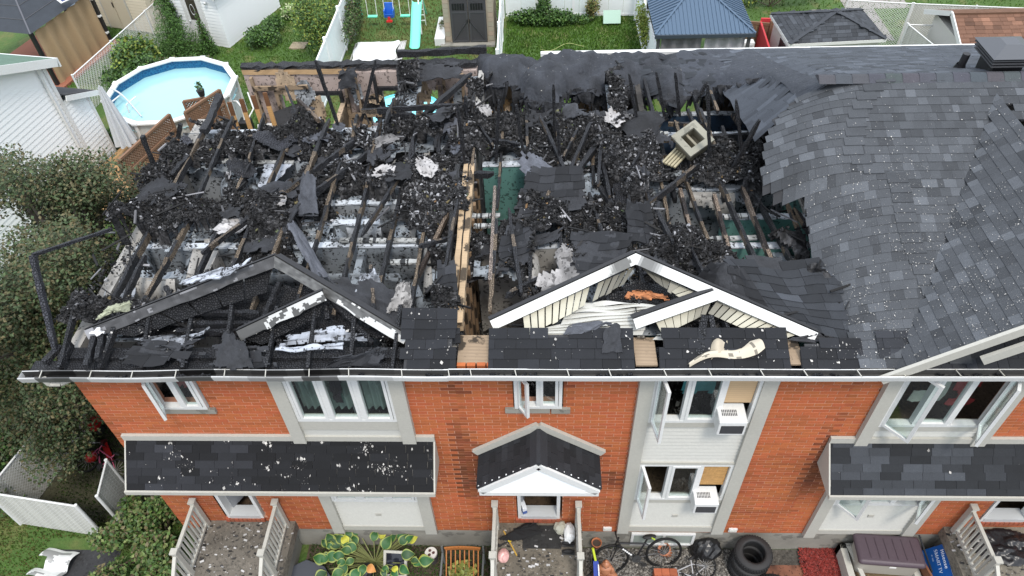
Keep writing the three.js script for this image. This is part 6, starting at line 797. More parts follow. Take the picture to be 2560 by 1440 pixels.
{
  const t = thing('brown_shed', 'low shed with a reddish brown shingle roof', 'shed', [15.7, 0, -16.9]); mb().box(-2.0, 2.6, 0, 2.1, -1.5, 1.3).build('wall', M.siding, t);
  for (const s of [-1, 1]) { const S = (u, v) => s > 0 ? [-2.15 + u, 2.0 + v * .4, 1.45 - v * .92] : [2.8 - u, 2.0 + v * .4, -1.95 + v * .92]; shingles(t, S, 4.95, 1.85, { base: [.22, .115, .075], w0: .22, w1: .34, ex: .16, single: s > 0 ? 120 : 0 }); mb().sheet((a, b) => add(S(a * 4.95, b * 1.85), [0, -.02, 0]), 1, 1, .03).build('roof', M.tar, t); mb().bar([-2.18, 1.95, s > 0 ? 1.48 : -1.95], [-2.18, 2.7, -.24], .04, .16).build('rake_board', M.white, t); }
  mb().box(-2.15, 2.8, 2.7, 2.76, -.35, -.13, [.2, .11, .07]).build('ridge_cap', M.shingle, t); mb().box(.3, .5, 2.72, 2.85, -.35, -.1, [.9, .85, .8]).build('ridge_vent', M.white, t);
}
kind(mb().box(12.6, 15.2, -.02, .012, -27, -23.2).build('paved_path', mat('grey_path', [.30, .28, .26], { map: 'plank' })), 'structure'); kind(mb().box(11.2, 13.7, -.02, .014, -23.2, -20.5).build('patio', mat('patio', [.26, .24, .23], { map: 'plank' })), 'structure');
// ---------- grass ----------
{
  seed(500); const blade = mb().tri([-.5, 0, 0], [.5, 0, 0], [.1, 1, .35]).tri([0, 0, -.5], [0, 0, .5], [-.3, .8, .1]).geometry(), L = [];
  const lawn = (n, x0, x1, z0, z1, h, cols, f) => { for (let i = 0; i < n; i++) { const x = R(x0, x1), z = R(z0, z1); if (f && !f(x, z)) continue; const c = pick(cols), t = R(.6, 1.3) * (.7 + .6 * fbm(x * 1.5, z * 1.5, 3)); L.push({ p: [x, 0, z], e: [0, R(6.28), 0], s: [h * .5, h * R(.6, 1.4), h * .5], c: [c[0] * t, c[1] * t, c[2] * t] }); } };
  const LG = [[.075, .165, .02], [.10, .195, .025], [.06, .13, .018]], BR = [[.13, .135, .035], [.16, .14, .05], [.09, .13, .028], [.18, .15, .06]];
  lawn(26000, -1.4, 4, -23, -9, .09, LG); lawn(16000, -7.7, -1.6, -26, -9, .07, BR); lawn(20000, -13, -7.8, -26, -9, .07, LG); lawn(5000, -19, -15, -24, -18, .09, LG); lawn(9000, 7, 20, -30, -17, .08, LG); lawn(9000, -12.5, -7.3, -.6, 1.8, .05, [...LG, ...BR], (x, z) => !(x > -10.2 && z > -.1 && x < -8.7)); lawn(9000, -4.7, -1.0, -.02, 1.8, .06, [[.05, .12, .02], [.08, .16, .03], [.03, .07, .015]], (x, z) => fbm(x * 2, z * 2, 3) > .36); lawn(9000, -10.6, -7.2, -6, -.3, .06, [[.04, .09, .015], [.06, .1, .02], [.03, .05, .015]]);
  kind(inst('grass', blade, M.leaf, L), 'stuff'); 
}

// ---------- things on the roof and in the windows ----------
{
  const t = thing('vent_box', 'cream square vent housing tipped over on the charred debris', 'vent housing', [2.75,6.25,-4.76], { rot: 35 }), k = [.34, .33, .27], g = new THREE.Group();
  const f = mb(); for (const [a, b, c, d] of [[-.27, .27, -.27, -.15], [-.27, .27, .15, .27], [-.27, -.15, -.15, .15], [.15, .27, -.15, .15]]) f.box(a, b, .32, .38, c, d, k); for (const [a, b, c, d] of [[-.2, .2, -.2, -.17], [-.2, .2, .17, .2], [-.2, -.17, -.17, .17], [.17, .2, -.17, .17]]) f.box(a, b, 0, .33, c, d, [.26, .24, .18]);
  const b = f.build('housing', M.conc, t); b.material = mat('cream_vent', [1, 1, 1], { map: 'conc' }); const fl = mb().box(-.17, .17, .06, .08, -.17, .17, [.25, .22, .16]).box(-.02, .02, .08, .28, -.17, .17, [.3, .27, .2]).build('damper', M.any, t); t.rotation.x = .35; t.rotation.z = .12;
  const s = thing('vent_grille', 'cream slatted grille lying beside the tipped vent housing', 'grille', [2.44,6.20,-4.55], { rot: -35 }); for (let i = 0; i < 5; i++) mb().box(-.13 + i * .06, -.09 + i * .06, 0, .03, -.28, .28, [.40, .36, .24]).build('slat', M.any, s);
  const p = thing('vinyl_strip', 'scorched cream vinyl strip bent across the shingles above the gutter', 'vinyl strip', [2.53,6.25,0.14]), A = [2.01,6.22,0.25], B = [3.02,6.35,-0.04]; p._w = p.position.clone();
  mb().sheet((u, v) => { const q = lerp(A, B, u), w = .03 + .15 * u * (u > .9 ? 1 - (u - .9) * 4 : 1); return [q[0] + (v - .5) * w * .4, q[1] + .06 * Math.sin(u * 7) + .05 * Math.cos(v * 3.1 - 1.5), q[2] + (v - .5) * w * 1.3 - .04 * Math.sin(u * 5)]; }, 30, 8, .006, (u, v) => { const q = noise(u * 9, v * 4) > .72 ? .35 : 1; return [.50 * q, .45 * q, .36 * q]; }).build('strip', M.any, p);
  mb().sheet((u, v) => { const q = lerp(add(A, [.32, .05, -.2]), add(B, [-.45, .03, -.02]), u); return [q[0], q[1] + .06 * Math.sin(u * 5) + .03 * Math.sin(v * 5), q[2] + (v - .5) * .22]; }, 14, 5, .006, () => [.40, .35, .27]).build('torn_flap', M.any, p);
  for (const [lb, x, y] of [['white window air conditioner under the plywood board, upper window', 2.84, 4.62], ['white window air conditioner under the flake board, lower window', 2.84, 2.12]]) {
    const a = thing('air_conditioner', lb, 'air conditioner', [x, y, .05], { group: 'window air conditioners' }); mb().geo(new RoundedBoxGeometry(.42, .34, .36, 3, .02), new THREE.Matrix4().makeTranslation(0, .17, .1)).build('case', M.white, a); mb().box(-.17, .17, .05, .25, .28, .286).build('coil_grille', M.black, a); for (let i = 0; i < 7; i++) mb().box(-.165, .165, .06 + i * .028, .068 + i * .028, .286, .291).build('fin', M.dgrey, a); const s = mb(); for (let i = 0; i < 9; i++) for (let j = 0; j < 2; j++) s.box(-.15 + i * .026, -.135 + i * .026, .34, .343, .05 + j * .06, .1 + j * .06); s.build('vent_slots', M.dgrey, a);
  }
  const d = thing('dresser', 'toppled charred black furniture among grey boards in the open back room', 'furniture', [-5.66,5.00,-7.82], { rot: 25 }); mb().hex([[-.4, -1, .2], [.4, -1, .2], [.4, -1, -.25], [-.4, -1, -.25], [-.4, .05, .3], [.4, .2, .25], [.4, .3, -.2], [-.4, .2, -.2]]).build('carcass', mat('soot_black', [.02, .02, .022], { map: 'soot' }), d); mb().hex([[-.75, -.2, .5], [0, -.25, .6], [.05, 0, .2], [-.6, .1, .1], [-.75, -.18, .52], [0, -.23, .62], [.05, .02, .22], [-.6, .12, .12]]).build('fallen_panel', M.grey, d); mb().hex([[-.9, -.25, .2], [-.6, -.2, .3], [-.5, .1, .1], [-.8, .1, 0], [-.9, -.23, .2], [-.6, -.18, .3], [-.5, .12, .1], [-.8, .12, 0]]).build('white_board', M.white, d);
}
// ---------- porches ----------
function porch(label, x0, x1, tone) { const t = thing('porch', label, 'porch', [(x0 + x1) / 2, 0, .8], { world: true }); mb().box(x0, x1, .78, 1.05, .0, 1.5, tone).build('landing', M.litter, t); mb().box(x0 + .12, x1 - .12, 0, .78, .0, 1.35, [.8, .8, .8]).build('footing', M.conc, t); for (let i = 0; i < 4; i++) mb().box(x0, x1, .6 - i * .18 - .18, .86 - i * .18, 1.5 + i * .26, 1.76 + i * .26, tone).build('step', M.litter, t);
  const m = mb(); for (let i = 0; i < 420; i++) { const x = R(x0, x1), z = R(.05, 1.45), s = Math.pow(R(), 3) * .03 + .005, w = R() < .65 ? R(.01, .05) : R(.3, .6); m.bar([x - s, 1.055 + s * .3, z], [x + s, 1.056 + s * .3, z + R(-s, s)], s, s * .5, [w, w, w]); } kind(m.build('ash_litter', M.any, t), 'stuff'); return t; }
seed(120);
porch('littered concrete front landing of the burnt end house', -6.62, -4.78, [1, 1, 1]); porch('littered concrete front landing below the gabled hood', -.95, .74, [1.05, 1.02, .95]); porch('pale concrete front landing at the lower right corner', 7.48, 9.6, [1.35, 1.35, 1.28]);
function railing(label, x) { const t = thing('railing', label, 'railing', [x, 1.05, .1], { group: 'porch railings' }); for (const z of [0, .96]) { mb().box(-.045, .045, 0, .92, z - .045, z + .045).build('post', M.trim, t); mb().box(-.06, .06, .92, .96, z - .06, z + .06).build('post_cap', M.trim, t); } for (const y of [.12, .84]) mb().box(-.03, .03, y - .025, y + .03, .045, .915).build('rail', M.trim, t); for (let i = 0; i < 8; i++) mb().box(-.017, .017, .14, .82, .12 + i * .1, .154 + i * .1).build('baluster', M.trim, t);
  for (const y of [.12, .84]) mb().bar([0, y, 1.0], [0, y - .75, 2.1], .06, .05).build('stair_rail', M.trim, t); for (let i = 0; i < 8; i++) { const z = 1.08 + i * .11; mb().box(-.017, .017, .12 - (z - 1) * .68, .82 - (z - 1) * .68, z, z + .034).build('baluster', M.trim, t); } return t; }
const r0 = railing('porch railing beside the grape vine bush', -6.47); copyOf(r0, [-4.92, 1.05, .1], 0, 'porch railing between the littered landing and the hosta bed'); copyOf(r0, [-.87, 1.05, .1], 0, 'porch railing beside the rusty slatted chair'); copyOf(r0, [.65, 1.05, .1], 0, 'porch railing beside the black bicycle and bronze statue'); copyOf(r0, [7.63, 1.05, .1], 0, 'porch railing beside the blue television carton');
{
  const m = thing('doormat', 'black ribbed doormat before the middle front door', 'doormat', [-.02, 1.06, .28]); mb().geo(new RoundedBoxGeometry(.72, .015, .46, 2, .007)).build('mat', mat('mat_rubber', [.03, .03, .03], { map: 'litter' }), m);
  const j = thing('black_jacket', 'crumpled black jacket dropped on the landing beside the doormat', 'jacket', [-.38, 1.06, .2]); mb().sheet((u, v) => { const a = u - .5, b = v - .5; return [a * .75 + .1 * Math.sin(v * 9), .03 + .11 * Math.pow(fbm(u * 5, v * 5, 3), 1.5) * 2 * (1 - 2 * Math.max(Math.abs(a), Math.abs(b)) * .8), b * .35 - a * .35]; }, 30, 22, .012, () => [.012, .012, .013], (u, v) => Math.hypot(u - .5, (v - .5)) < .36 + .18 * noise(u * 6, v * 6)).build('fabric', M.cloth, j);
  const x = thing('crossed_poles', 'yellow and black poles lying crossed on the landing', 'poles', [-.62, 1.06, .38]); mb().bar([-.12, .02, -.2], [.14, .02, .28], .025, .025, [.45, .28, .05]).build('yellow_pole', M.any, x); mb().bar([-.22, .04, .12], [.2, .04, -.1], .025, .025, [.02, .02, .02]).build('black_pole', M.any, x); mb().box(-.03, .03, .05, .07, -.03, .03, [.6, .45, .03]).build('hub', M.any, x);
  const lump = (nm, lb, cat, p, s, c, sd, rough = .18) => { const t = thing(nm, lb, cat, p), g = new THREE.IcosahedronGeometry(1, 4), a = g.attributes.position; for (let i = 0; i < a.count; i++) { const v = [a.getX(i), a.getY(i), a.getZ(i)], q = 1 + rough * 2 * (fbm(v[0] * 2.2 + sd + v[2], v[1] * 2.2 + v[2] * 1.7 + 9, 4) - .5); a.setXYZ(i, v[0] * q * s[0], Math.max(0, v[1] * q * s[1] + s[1] * .8), v[2] * q * s[2]); } g.computeVertexNormals(); mb().geo(g, null, c).build('bag', M.gloss, t); return t; };
  lump('plastic_bag', 'pale pink plastic bag on the landing near the railing', 'bag', [-.73, 1.05, .68], [.11, .09, .13], [.62, .36, .34], 1); const wb = lump('plastic_bag', 'white plastic bag bundle by the railing above the black shoes', 'bag', [.5, 1.05, .25], [.11, .14, .2], [.7, .72, .72], 4, .3); lump('plastic_bag', 'tumbled translucent bag of clothes beside the doormat', 'bag', [.33, 1.05, .12], [.12, .1, .13], [.36, .36, .30], 7, .3);
  for (const [i, z] of [[0, .42], [1, .58]]) { const s = thing('shoe', i ? 'black shoe nearest the lower railing post, below the white bag' : 'black shoe tucked against the white bag bundle', 'shoe', [.47, 1.05, z]); mb().geo(new RoundedBoxGeometry(.24, .03, .1, 2, .014), new THREE.Matrix4().makeTranslation(0, .016, 0), [.03, .03, .03]).build('sole', M.any, s); mb().geo(new THREE.SphereGeometry(1, 12, 8), new THREE.Matrix4().makeScale(.11, .06, .045).setPosition(.0, .05, 0), [.012, .012, .012]).build('upper', M.any, s); }
  lump('rubbish_bag', 'shiny black rubbish bag against the foundation beside the tyre stack', 'rubbish bag', [3.2, 0, .08], [.3, .3, .26], [.012, .012, .013], 12, .4); lump('black_bag', 'black bagged pot standing in the hosta bed', 'bag', [-3.45, .1, .65], [.16, .2, .16], [.018, .018, .02], 17, .25);
  const pf = thing('blue_box', 'small blue and white carton on the middle door sill', 'box', [-.36, 1.39, -.1], { rot: 20 }); mb().box(-.04, .04, 0, .2, -.09, .09, [.7, .72, .75]).build('carton', M.any, pf); mb().box(-.042, .042, .0, .1, -.08, .092, [.05, .1, .3]).build('print', M.any, pf);
}
// ---------- garden beds ----------
{
  kind(mb().box(-40, 40, -.05, .009, 2.6, 30).build('unseen_asphalt', mat('unseen_asphalt', [.08, .08, .085], { map: 'conc' })), 'structure'); kind(mb().box(-4.75, -.95, -.05, .012, 0, 1.9).build('soil', mat('soil', [.10, .075, .05], { map: 'litter', bump: 'crumbB', bs: .04 })), 'structure');  // grey asphalt in front is unseen, added so window glass reflects less green
  kind(mb().box(.78, 7.5, -.05, .014, 0, 1.9).build('gravel_bed', mat('gravel_bed', [.11, .10, .085], { map: 'litter', bump: 'crumbB', bs: .04 })), 'structure');
  kind(mb().box(-10.0, -8.6, -.05, .012, .15, 2.4).build('asphalt_path', mat('asphalt', [.045, .046, .05], { map: 'litter' })), 'structure');
  kind(mb().box(-10.9, -7.1, -.05, .01, -8, -.45).build('earth', mat('earth', [.06, .06, .03], { map: 'litter', bump: 'crumbB', bs: .04 })), 'structure');
  seed(130); const L = []; for (let i = 0; i < 9000; i++) { const x = R(.85, 3.8), z = R(.02, 1.6), s = R(.012, .03), w = R(.06, .34) * R(.5, 1); L.push({ p: [x, .015, z], e: [R(6), R(6), R(6)], s: [s, s * .7, s * R(.7, 1.2)], c: [w, w * .93, w * .83] }); } kind(inst('gravel', new THREE.IcosahedronGeometry(1, 1), mat('pebble', [1, 1, 1], {}), L), 'stuff');
  const mu = []; for (let i = 0; i < 6000; i++) { const x = R(5.1, 5.75), z = R(.0, 1.5), w = R(.4, 1.3); mu.push({ p: [x + R(-.1, .1), .03 + .12 * fbm(x * 3, z * 3, 3), z], e: [R(-.5, .5), R(6.28), R(-.5, .5)], s: [R(.01, .03), .006, R(.004, .01)], c: [.22 * w, .025 * w, .018 * w] }); } kind(inst('mulch', mb().box(-1, 1, -1, 1, -1, 1).geometry(), M.any, mu), 'stuff');
  const h = thing('hosta', 'large hosta with yellow edged green leaves below the lower window', 'hosta', [-3.35, 0, .35]);
  const leafShape = (L, W, c0, c1) => { const m = mb(); m.sheet((u, v) => { const s = (u - .5) * 2, w = W * Math.sin(Math.PI * Math.pow(v, .75)) * .95 + .004; return [s * w, .06 * Math.sin(v * 3) + .05 * s * s * W * 3 - .1 * v * v * L, v * L]; }, 8, 9, .004, (u) => Math.abs(u - .5) > .4 ? c1 : c0); return m; };
  for (let i = 0; i < 64; i++) { const a = R(6.28), r = .12 + .78 * Math.sqrt(R()), L = R(.15, .29), y = i % 9 === 4, c0 = y ? [.42, .42, .04] : [.03 * R(.7, 1.3), .09 * R(.8, 1.3), .03], o = leafShape(L, L * .42, c0, y ? [.5, .5, .06] : [.24, .29, .07]).build('leaf', M.leaf, h); o.position.set(r * Math.cos(a) * 1.15, .28 + .25 * (1 - r) + R(.12), r * Math.sin(a) * .62 + .05); o.rotation.set(R(.1, .5), Math.PI / 2 - a + R(-.5, .5), R(-.3, .3)); mb().bar([0, .02, 0], [r * Math.cos(a) * 1.1, .28 + .25 * (1 - r), r * Math.sin(a) * .6], .014, .014, [.2, .22, .08]).build('stalk', M.any, h); }
  { const o = leafShape(.2, .09, [.5, .22, .06], [.5, .25, .08]).build('withered_leaf', M.leaf, h, 'orange brown withered leaf'); o.position.set(.0, .55, .3); o.rotation.set(.3, 1, .2); }
  const u = thing('weight_slab', 'dark grey plastic slab with a round hole and notched edge beside the steps', 'weight', [-4.55, .1, .75], { rot: 20 }); { const s = new THREE.Shape(); s.moveTo(-.42, -.38); s.lineTo(.1, -.42); s.lineTo(.18, -.3); s.lineTo(.38, -.1); s.lineTo(.3, .12); s.lineTo(.0, .36); s.lineTo(-.42, .3); s.closePath(); const p = new THREE.Path(); p.absarc(-.16, -.02, .075, 0, 6.283); s.holes.push(p); const g = new THREE.ExtrudeGeometry(s, { depth: .1, bevelEnabled: true, bevelSize: .02, bevelThickness: .02 }); g.rotateX(-Math.PI / 2); mb().geo(g, null, [.07, .08, .1]).build('segment', M.any, u); mb().cyl([-.16, .0, .02], [-.16, .02, .02], .08, .08, 14, [.01, .01, .01]).build('hole_shade', M.any, u); }  // near-black disc in the slab hole paints the shade inside it
  const d = thing('garden_light', 'round lamp with slotted white face lying in the grass', 'lamp', [-2.2, .0, .28]); mb().cyl([0, 0, 0], [0, .3, 0], .11, .13, 20, [.05, .045, .045]).build('body', M.any, d); mb().cyl([0, .3, 0], [0, .325, 0], .13, .12, 20, [.62, .6, .56]).build('face', M.any, d); for (const a of [0, 2.1, 4.2]) mb().cyl([.05 * Math.cos(a), .326, .05 * Math.sin(a)], [.05 * Math.cos(a), .33, .05 * Math.sin(a)], .03, .03, 10, [.08, .03, .025]).build('slot', M.any, d);
  const f = thing('picture_frame', 'white framed black glass panel leaning in the garden bed', 'frame', [-2.88, .12, .68], { rot: -10 }); frame(mb(), -.24, .24, 0, .5, -.02, .03, .05).build('frame', M.trim, f); mb().box(-.2, .2, .04, .46, -.01, .005).build('panel', mat('black_glass', [.015, .017, .025], { r: .12 }), f); f.rotation.x = -.9;
  const c = thing('slatted_chair', 'rusty orange slatted metal chair overgrown with grass', 'chair', [-1.55, 0, .55]), rk = [.36, .13, .03]; { const p = []; for (let i = 0; i <= 10; i++) { const q = i / 10; p.push([-.34 + q * .68, .62 + .05 * Math.sin(q * 3.14), -.22 + .0 * q]); } const top = mb(); for (let i = 0; i < 10; i++) top.bar(p[i], p[i + 1], .03, .09, rk); top.build('top_rail', M.any, c); for (let i = 0; i < 8; i++) { const x = -.31 + i * .088; mb().bar([x, .61, -.2], [x, .3, .15], .022, .012, rk).bar([x, .3, .15], [x, .32, .7], .022, .012, rk).build('slat', M.any, c); } for (const x of [-.4, .4]) { mb().bar([x, 0, -.2], [x, .66, -.25], .035, .035, [.12, .13, .13]).bar([x, .45, -.2], [x, .45, .6], .035, .035, [.12, .13, .13]).build('arm_frame', M.any, c); mb().bar([x, 0, .6], [x, .45, .6], .035, .035, [.12, .13, .13]).build('leg', M.any, c); } }
  leaves(c, [[0, .3, .2, .3, .25, .4]], 220, .12, [[.25, .25, .06], [.15, .18, .04]]);
  const as = thing('torn_flashing', 'crumpled white torn flashing lying on the asphalt path', 'flashing', [-9.75, .02, .45]); mb().sheet((a, b) => [(a - .5) * .7 - .12 * b, .05 + .12 * Math.abs(Math.sin(b * 4.6)) + .03 * Math.sin(a * 9), (b - .5) * .6 + .1 * a], 18, 20, .005, (a, b) => { const q = noise(a * 5, b * 7) > .65 ? .4 : 1; return [.66 * q, .67 * q, .66 * q]; }, (a, b) => !(a < .3 && b > .35 && b < .7)).build('sheet', M.gloss, as);
}
// ---------- bicycle, tyres and clutter ----------
function bike(name, label, cat, pos, rot, lean, s, fk, writing) {
  const t = thing(name, label, cat, pos); t.rotation.order = 'YXZ'; t.rotation.y = rot * Math.PI / 180; t.rotation.x = lean; const r = .34 * s, wb = 1.05 * s, X = -wb / 2, P = (x, y, z = 0) => [x * s, y * s, z * s], k = fk;
  for (const x of [-wb / 2, wb / 2]) { const w = mb().geo(new THREE.TorusGeometry(r, .026 * s, 8, 36), new THREE.Matrix4().makeTranslation(x, r, 0), [.02, .02, .021]).build('wheel', M.rubber, t); const h = mb(); for (let i = 0; i < 14; i++) { const a = i / 14 * 6.283; h.bar([x, r, 0], [x + r * Math.cos(a), r + r * Math.sin(a), 0], .004, .004, [.3, .3, .3]); } h.cyl([x, r, -.03], [x, r, .03], .025, .025, 8, [.1, .1, .1]); h.build('spokes', M.any, w); }
  mb().tube([P(-.36, .72), P(.17, .62)], .02 * s, 8, k).tube([P(-.36, .66), P(-.02, .3)], .024 * s, 8, k).tube([P(-.02, .3), P(.2, .74)], .018 * s, 8, k).tube([P(-.02, .3), P(.525, .34)], .014 * s, 8, k).tube([P(.17, .62), P(.525, .34)], .012 * s, 8, k).build('frame', M.gloss, t);
  mb().tube([P(-.525, .34, .05), P(-.38, .74, .05)], .014 * s, 8, k).tube([P(-.525, .34, -.05), P(-.38, .74, -.05)], .014 * s, 8, k).tube([P(-.38, .74), P(-.36, .86)], .018 * s, 8, k).build('fork', M.gloss, t);
  mb().tube([P(-.36, .86, -.3), P(-.4, .88, -.08), P(-.4, .88, .08), P(-.36, .86, .3)], .015 * s, 8, [.02, .02, .02]).build('handlebar', M.any, t); mb().geo(new THREE.SphereGeometry(1, 12, 8), new THREE.Matrix4().makeScale(.14 * s, .04 * s, .06 * s).setPosition(.24 * s, .78 * s, 0), [.015, .015, .016]).build('saddle', M.any, t);
  const c = mb().cyl(P(-.02, .3, .03), P(-.02, .3, .045), .09 * s, .09 * s, 18, [.03, .03, .03]).build('crank', M.any, t); mb().bar(P(-.02, .3, .06), P(.1, .2, .06), .02, .012, [.05, .05, .05]).box(.06 * s, .16 * s, .18 * s, .2 * s, .06, .14, [.03, .03, .03]).build('pedal', M.any, c);
  if (writing) { const d = mb(); for (let i = 0; i < 5; i++) { const q = .2 + i * .11; const p = lerp(P(-.36, .66, .027), P(-.02, .3, .027), q), q2 = lerp(P(-.36, .66, .027), P(-.02, .3, .027), q + .08); d.bar(p, q2, .004, .03 * s, [.8, .8, .8]); } d.build('frame_lettering', M.any, t); mb().bar(P(.27, .8, .05), P(.33, .76, .07), .03, .012, [.45, .6, .04]).build('reflective_strip', M.any, t); }
  return t;
}
{
  bike('bicycle', 'black mountain bicycle leaning against the foundation below the basement window', 'bicycle', [1.85, .0, .42], 8, -.38, 1, [.015, .015, .017], true);
  bike('child_bicycle', 'small black and white bicycle lying among the gravel beside the rubbish bag', 'bicycle', [3.0, .05, .75], 35, -1.1, .62, [.35, .35, .36]);
  bike('pink_bicycle', 'small pink bicycle lying on the dark earth behind the slatted gate', 'bicycle', [-9.83,0.06,-1.49], -20, -1.25, .75, [.55, .12, .22]);
  const tyre = (lb, p, e, r = .34) => { const t = thing('tyre', lb, 'tyre', p, { group: 'old car tyres' }), w = .23, pr = [[r * .6, -.5], [r * .72, -.56], [r * .95, -.48], [r, -.3], [r, .3], [r * .95, .48], [r * .72, .56], [r * .6, .5], [r * .62, .3], [r * .62, -.3], [r * .6, -.5]].map(q => new THREE.Vector2(q[0], q[1] * w)); mb().geo(new THREE.LatheGeometry(pr, 40)).build('carcass', M.rubber, t); const m = mb(); for (let i = 0; i < 44; i++) for (const y of [-.06, -.02, .02, .06]) { const a = (i + (y > 0 ? .5 : 0)) / 44 * 6.283, b = a + .09; m.hex([[a, r, y - .016], [b, r, y - .016], [b, r + .01, y - .016], [a, r + .01, y - .016], [a, r, y + .016], [b, r, y + .016], [b, r + .01, y + .016], [a, r + .01, y + .016]].map(([q, s, h]) => [s * Math.cos(q), h, s * Math.sin(q)])); } m.build('tread', M.rubber, t); t.rotation.set(...e); return t; };
  tyre('car tyre on top of the tall stack beside the foundation', [3.98, .62, .38], [.08, 0, .05]); tyre('car tyre in the middle of the tall stack', [3.96, .37, .4], [.02, 1, 0]); tyre('car tyre at the bottom of the tall stack', [3.94, .12, .4], [0, 2, 0]); tyre('car tyre lying flat before the stack, nearest the bicycle side', [3.72, .13, 1.12], [0, 0, .1]); tyre('car tyre standing tilted before the stack, nearest the plywood', [4.28, .33, .98], [.9, .4, .3]);
  const bu = thing('statue', 'copper coloured seated garden statue beside the porch railing', 'statue', [1.2, 0, .55]), ck = [.40, .17, .09]; { const g = (x, y, z, a, b, c) => new THREE.Matrix4().makeScale(a, b, c).setPosition(x, y, z), s = new THREE.SphereGeometry(1, 18, 12), m = mb(); for (const q of [[0, .1, .02, .2, .1, .15], [-.13, .09, .06, .12, .07, .1], [.13, .09, .06, .12, .07, .1], [0, .26, 0, .12, .16, .1], [0, .36, 0, .14, .07, .09], [-.13, .28, .03, .045, .12, .05], [.13, .28, .03, .045, .12, .05], [-.06, .18, .12, .09, .04, .04], [.06, .18, .12, .09, .04, .04], [0, .44, 0, .04, .05, .04]]) m.geo(s, g(...q), ck); m.build('body', M.gloss, bu); const hd = mb().geo(s, g(0, .53, .01, .075, .09, .08), ck).geo(s, g(0, .62, 0, .035, .035, .035), ck).geo(s, g(0, .525, .088, .012, .02, .014), ck); for (const e of [-1, 1]) hd.geo(s, g(e * .075, .52, .01, .012, .035, .018), ck).geo(s, g(e * .028, .545, .078, .014, .007, .008), [.2, .08, .05]); hd.geo(s, g(0, .49, .078, .022, .007, .008), [.2, .08, .05]).build('head', M.gloss, bu); mb().cyl([0, 0, .02], [0, .05, .02], .24, .22, 24, ck).build('plinth', M.gloss, bu); }
  const pot = (lb, p, r, tilt) => { const t = thing('flower_pot', lb, 'flower pot', p, { group: 'terracotta pots' }), pr = [[.02, 0], [r * .65, 0], [r * .92, r * 1.4], [r * 1.02, r * 1.4], [r * 1.02, r * 1.7], [r * .88, r * 1.7], [r * .8, r * 1.3], [r * .55, .05], [.02, .05]].map(q => new THREE.Vector2(...q)); mb().geo(new THREE.LatheGeometry(pr, 24), null, [.46, .17, .08]).build('pot', M.any, t); mb().cyl([0, r * 1.2, 0], [0, r * 1.25, 0], r * .8, r * .8, 16, [.05, .035, .025]).build('soil', M.any, t); t.rotation.z = tilt; };
  pot('terracotta pot behind the bronze statue', [1.05, .3, .1], .1, 0); pot('terracotta pot tipped behind the bicycle rear wheel', [2.48, .05, .12], .13, .5);
  const bs = thing('brick_stand', 'orange red brick stand on the gravel with a dark burnt patch', 'stand', [2.35, 0, .75]); for (let r = 0; r < 3; r++) for (let i = 0; i < 3; i++) for (let j = 0; j < 3; j++) { const k = R(.75, 1.1), o = i == 1 && j > 0 && r == 2 ? .35 : 1; mb().box(-.22 + i * .148, -.078 + i * .148, r * .1, r * .1 + .094, -.22 + j * .15, -.078 + j * .15, [.46 * k * o, .13 * k * o, .06 * k]).build('brick', M.brick, bs); }
  const bl = thing('concrete_block', 'grey green stone block beside the bicycle front wheel', 'stone', [1.62, .0, .85], { rot: 20 }); mb().geo(new RoundedBoxGeometry(.16, .12, .14, 2, .02), new THREE.Matrix4().makeTranslation(0, .06, 0), [.8, .85, .75]).build('block', M.conc, bl);
  const sc = thing('blue_scooter', 'blue and white plastic toy leaning against the porch side', 'toy', [.95, 0, .55], { rot: 15 }); mb().bar([-.05, .1, .5], [.05, .62, 0], .1, .06, [.02, .05, .32]).build('body', M.gloss, sc); mb().bar([-.0, .15, .5], [.08, .6, .06], .02, .09, [.75, .77, .8]).build('stripe', M.gloss, sc); mb().bar([.05, .6, 0], [.03, .85, -.15], .04, .04, [.5, .6, .04]).build('grip', M.gloss, sc); for (const z of [.1, .5]) mb().cyl([-.1, .09, z], [-.04, .09, z], .09, .09, 16, [.04, .04, .045]).build('wheel', M.any, sc);
  const py = thing('plywood_sheet', 'weathered red brown plywood sheet lying beside the tyre stack', 'plywood sheet', [4.72, .02, .75], { rot: -3 }); mb().box(-.42, .42, 0, .02, -.7, .9).build('sheet', mat('red_ply', [.24, .10, .06], { map: 'soot' }), py); py.rotation.x = -.06;
  const pb = thing('planter_box', 'pale timber raised bed frame holding the purple lidded storage box', 'planter', [6.35, 0, .55]); for (const [a, b, c, d] of [[-.62, -.5, -.5, 1.1], [.6, .72, -.4, 1.1], [-.62, .7, -.5, -.4]]) mb().box(a, b, 0, .42, c, d).build('frame_board', M.trim, pb); mb().box(-.5, .6, .0, .25, -.4, 1.1, [.8, .6, .35]).build('sand', M.litter, pb); mb().bar([-.46, .46, -.42], [-.3, .46, .7], .08, .04).build('loose_board', M.trim, pb);
  const db = thing('storage_box', 'grey storage box with ribbed purple brown lid', 'storage box', [6.45, .26, .36], { rot: -4 }); mb().geo(new RoundedBoxGeometry(1.1, .5, .5, 4, .08), new THREE.Matrix4().makeTranslation(0, .25, 0), [.33, .31, .27]).build('body', M.any, db); const lid = mb().geo(new RoundedBoxGeometry(1.2, .14, .6, 5, .07), new THREE.Matrix4().makeTranslation(0, .53, 0), [.085, .06, .075]).build('lid', mat('lid_plastic', [1, 1, 1], { r: .5, map: 'grain' }), db); for (let i = 0; i < 6; i++) mb().bar([-.4 + i * .16, .602, -.2], [-.38 + i * .16, .602, .2], .012, .012, [.06, .04, .052]).build('rib', mats.lid_plastic, lid); mb().box(.0, .12, .35, .39, .25, .256, [.8, .8, .8]).build('sticker', M.any, db);
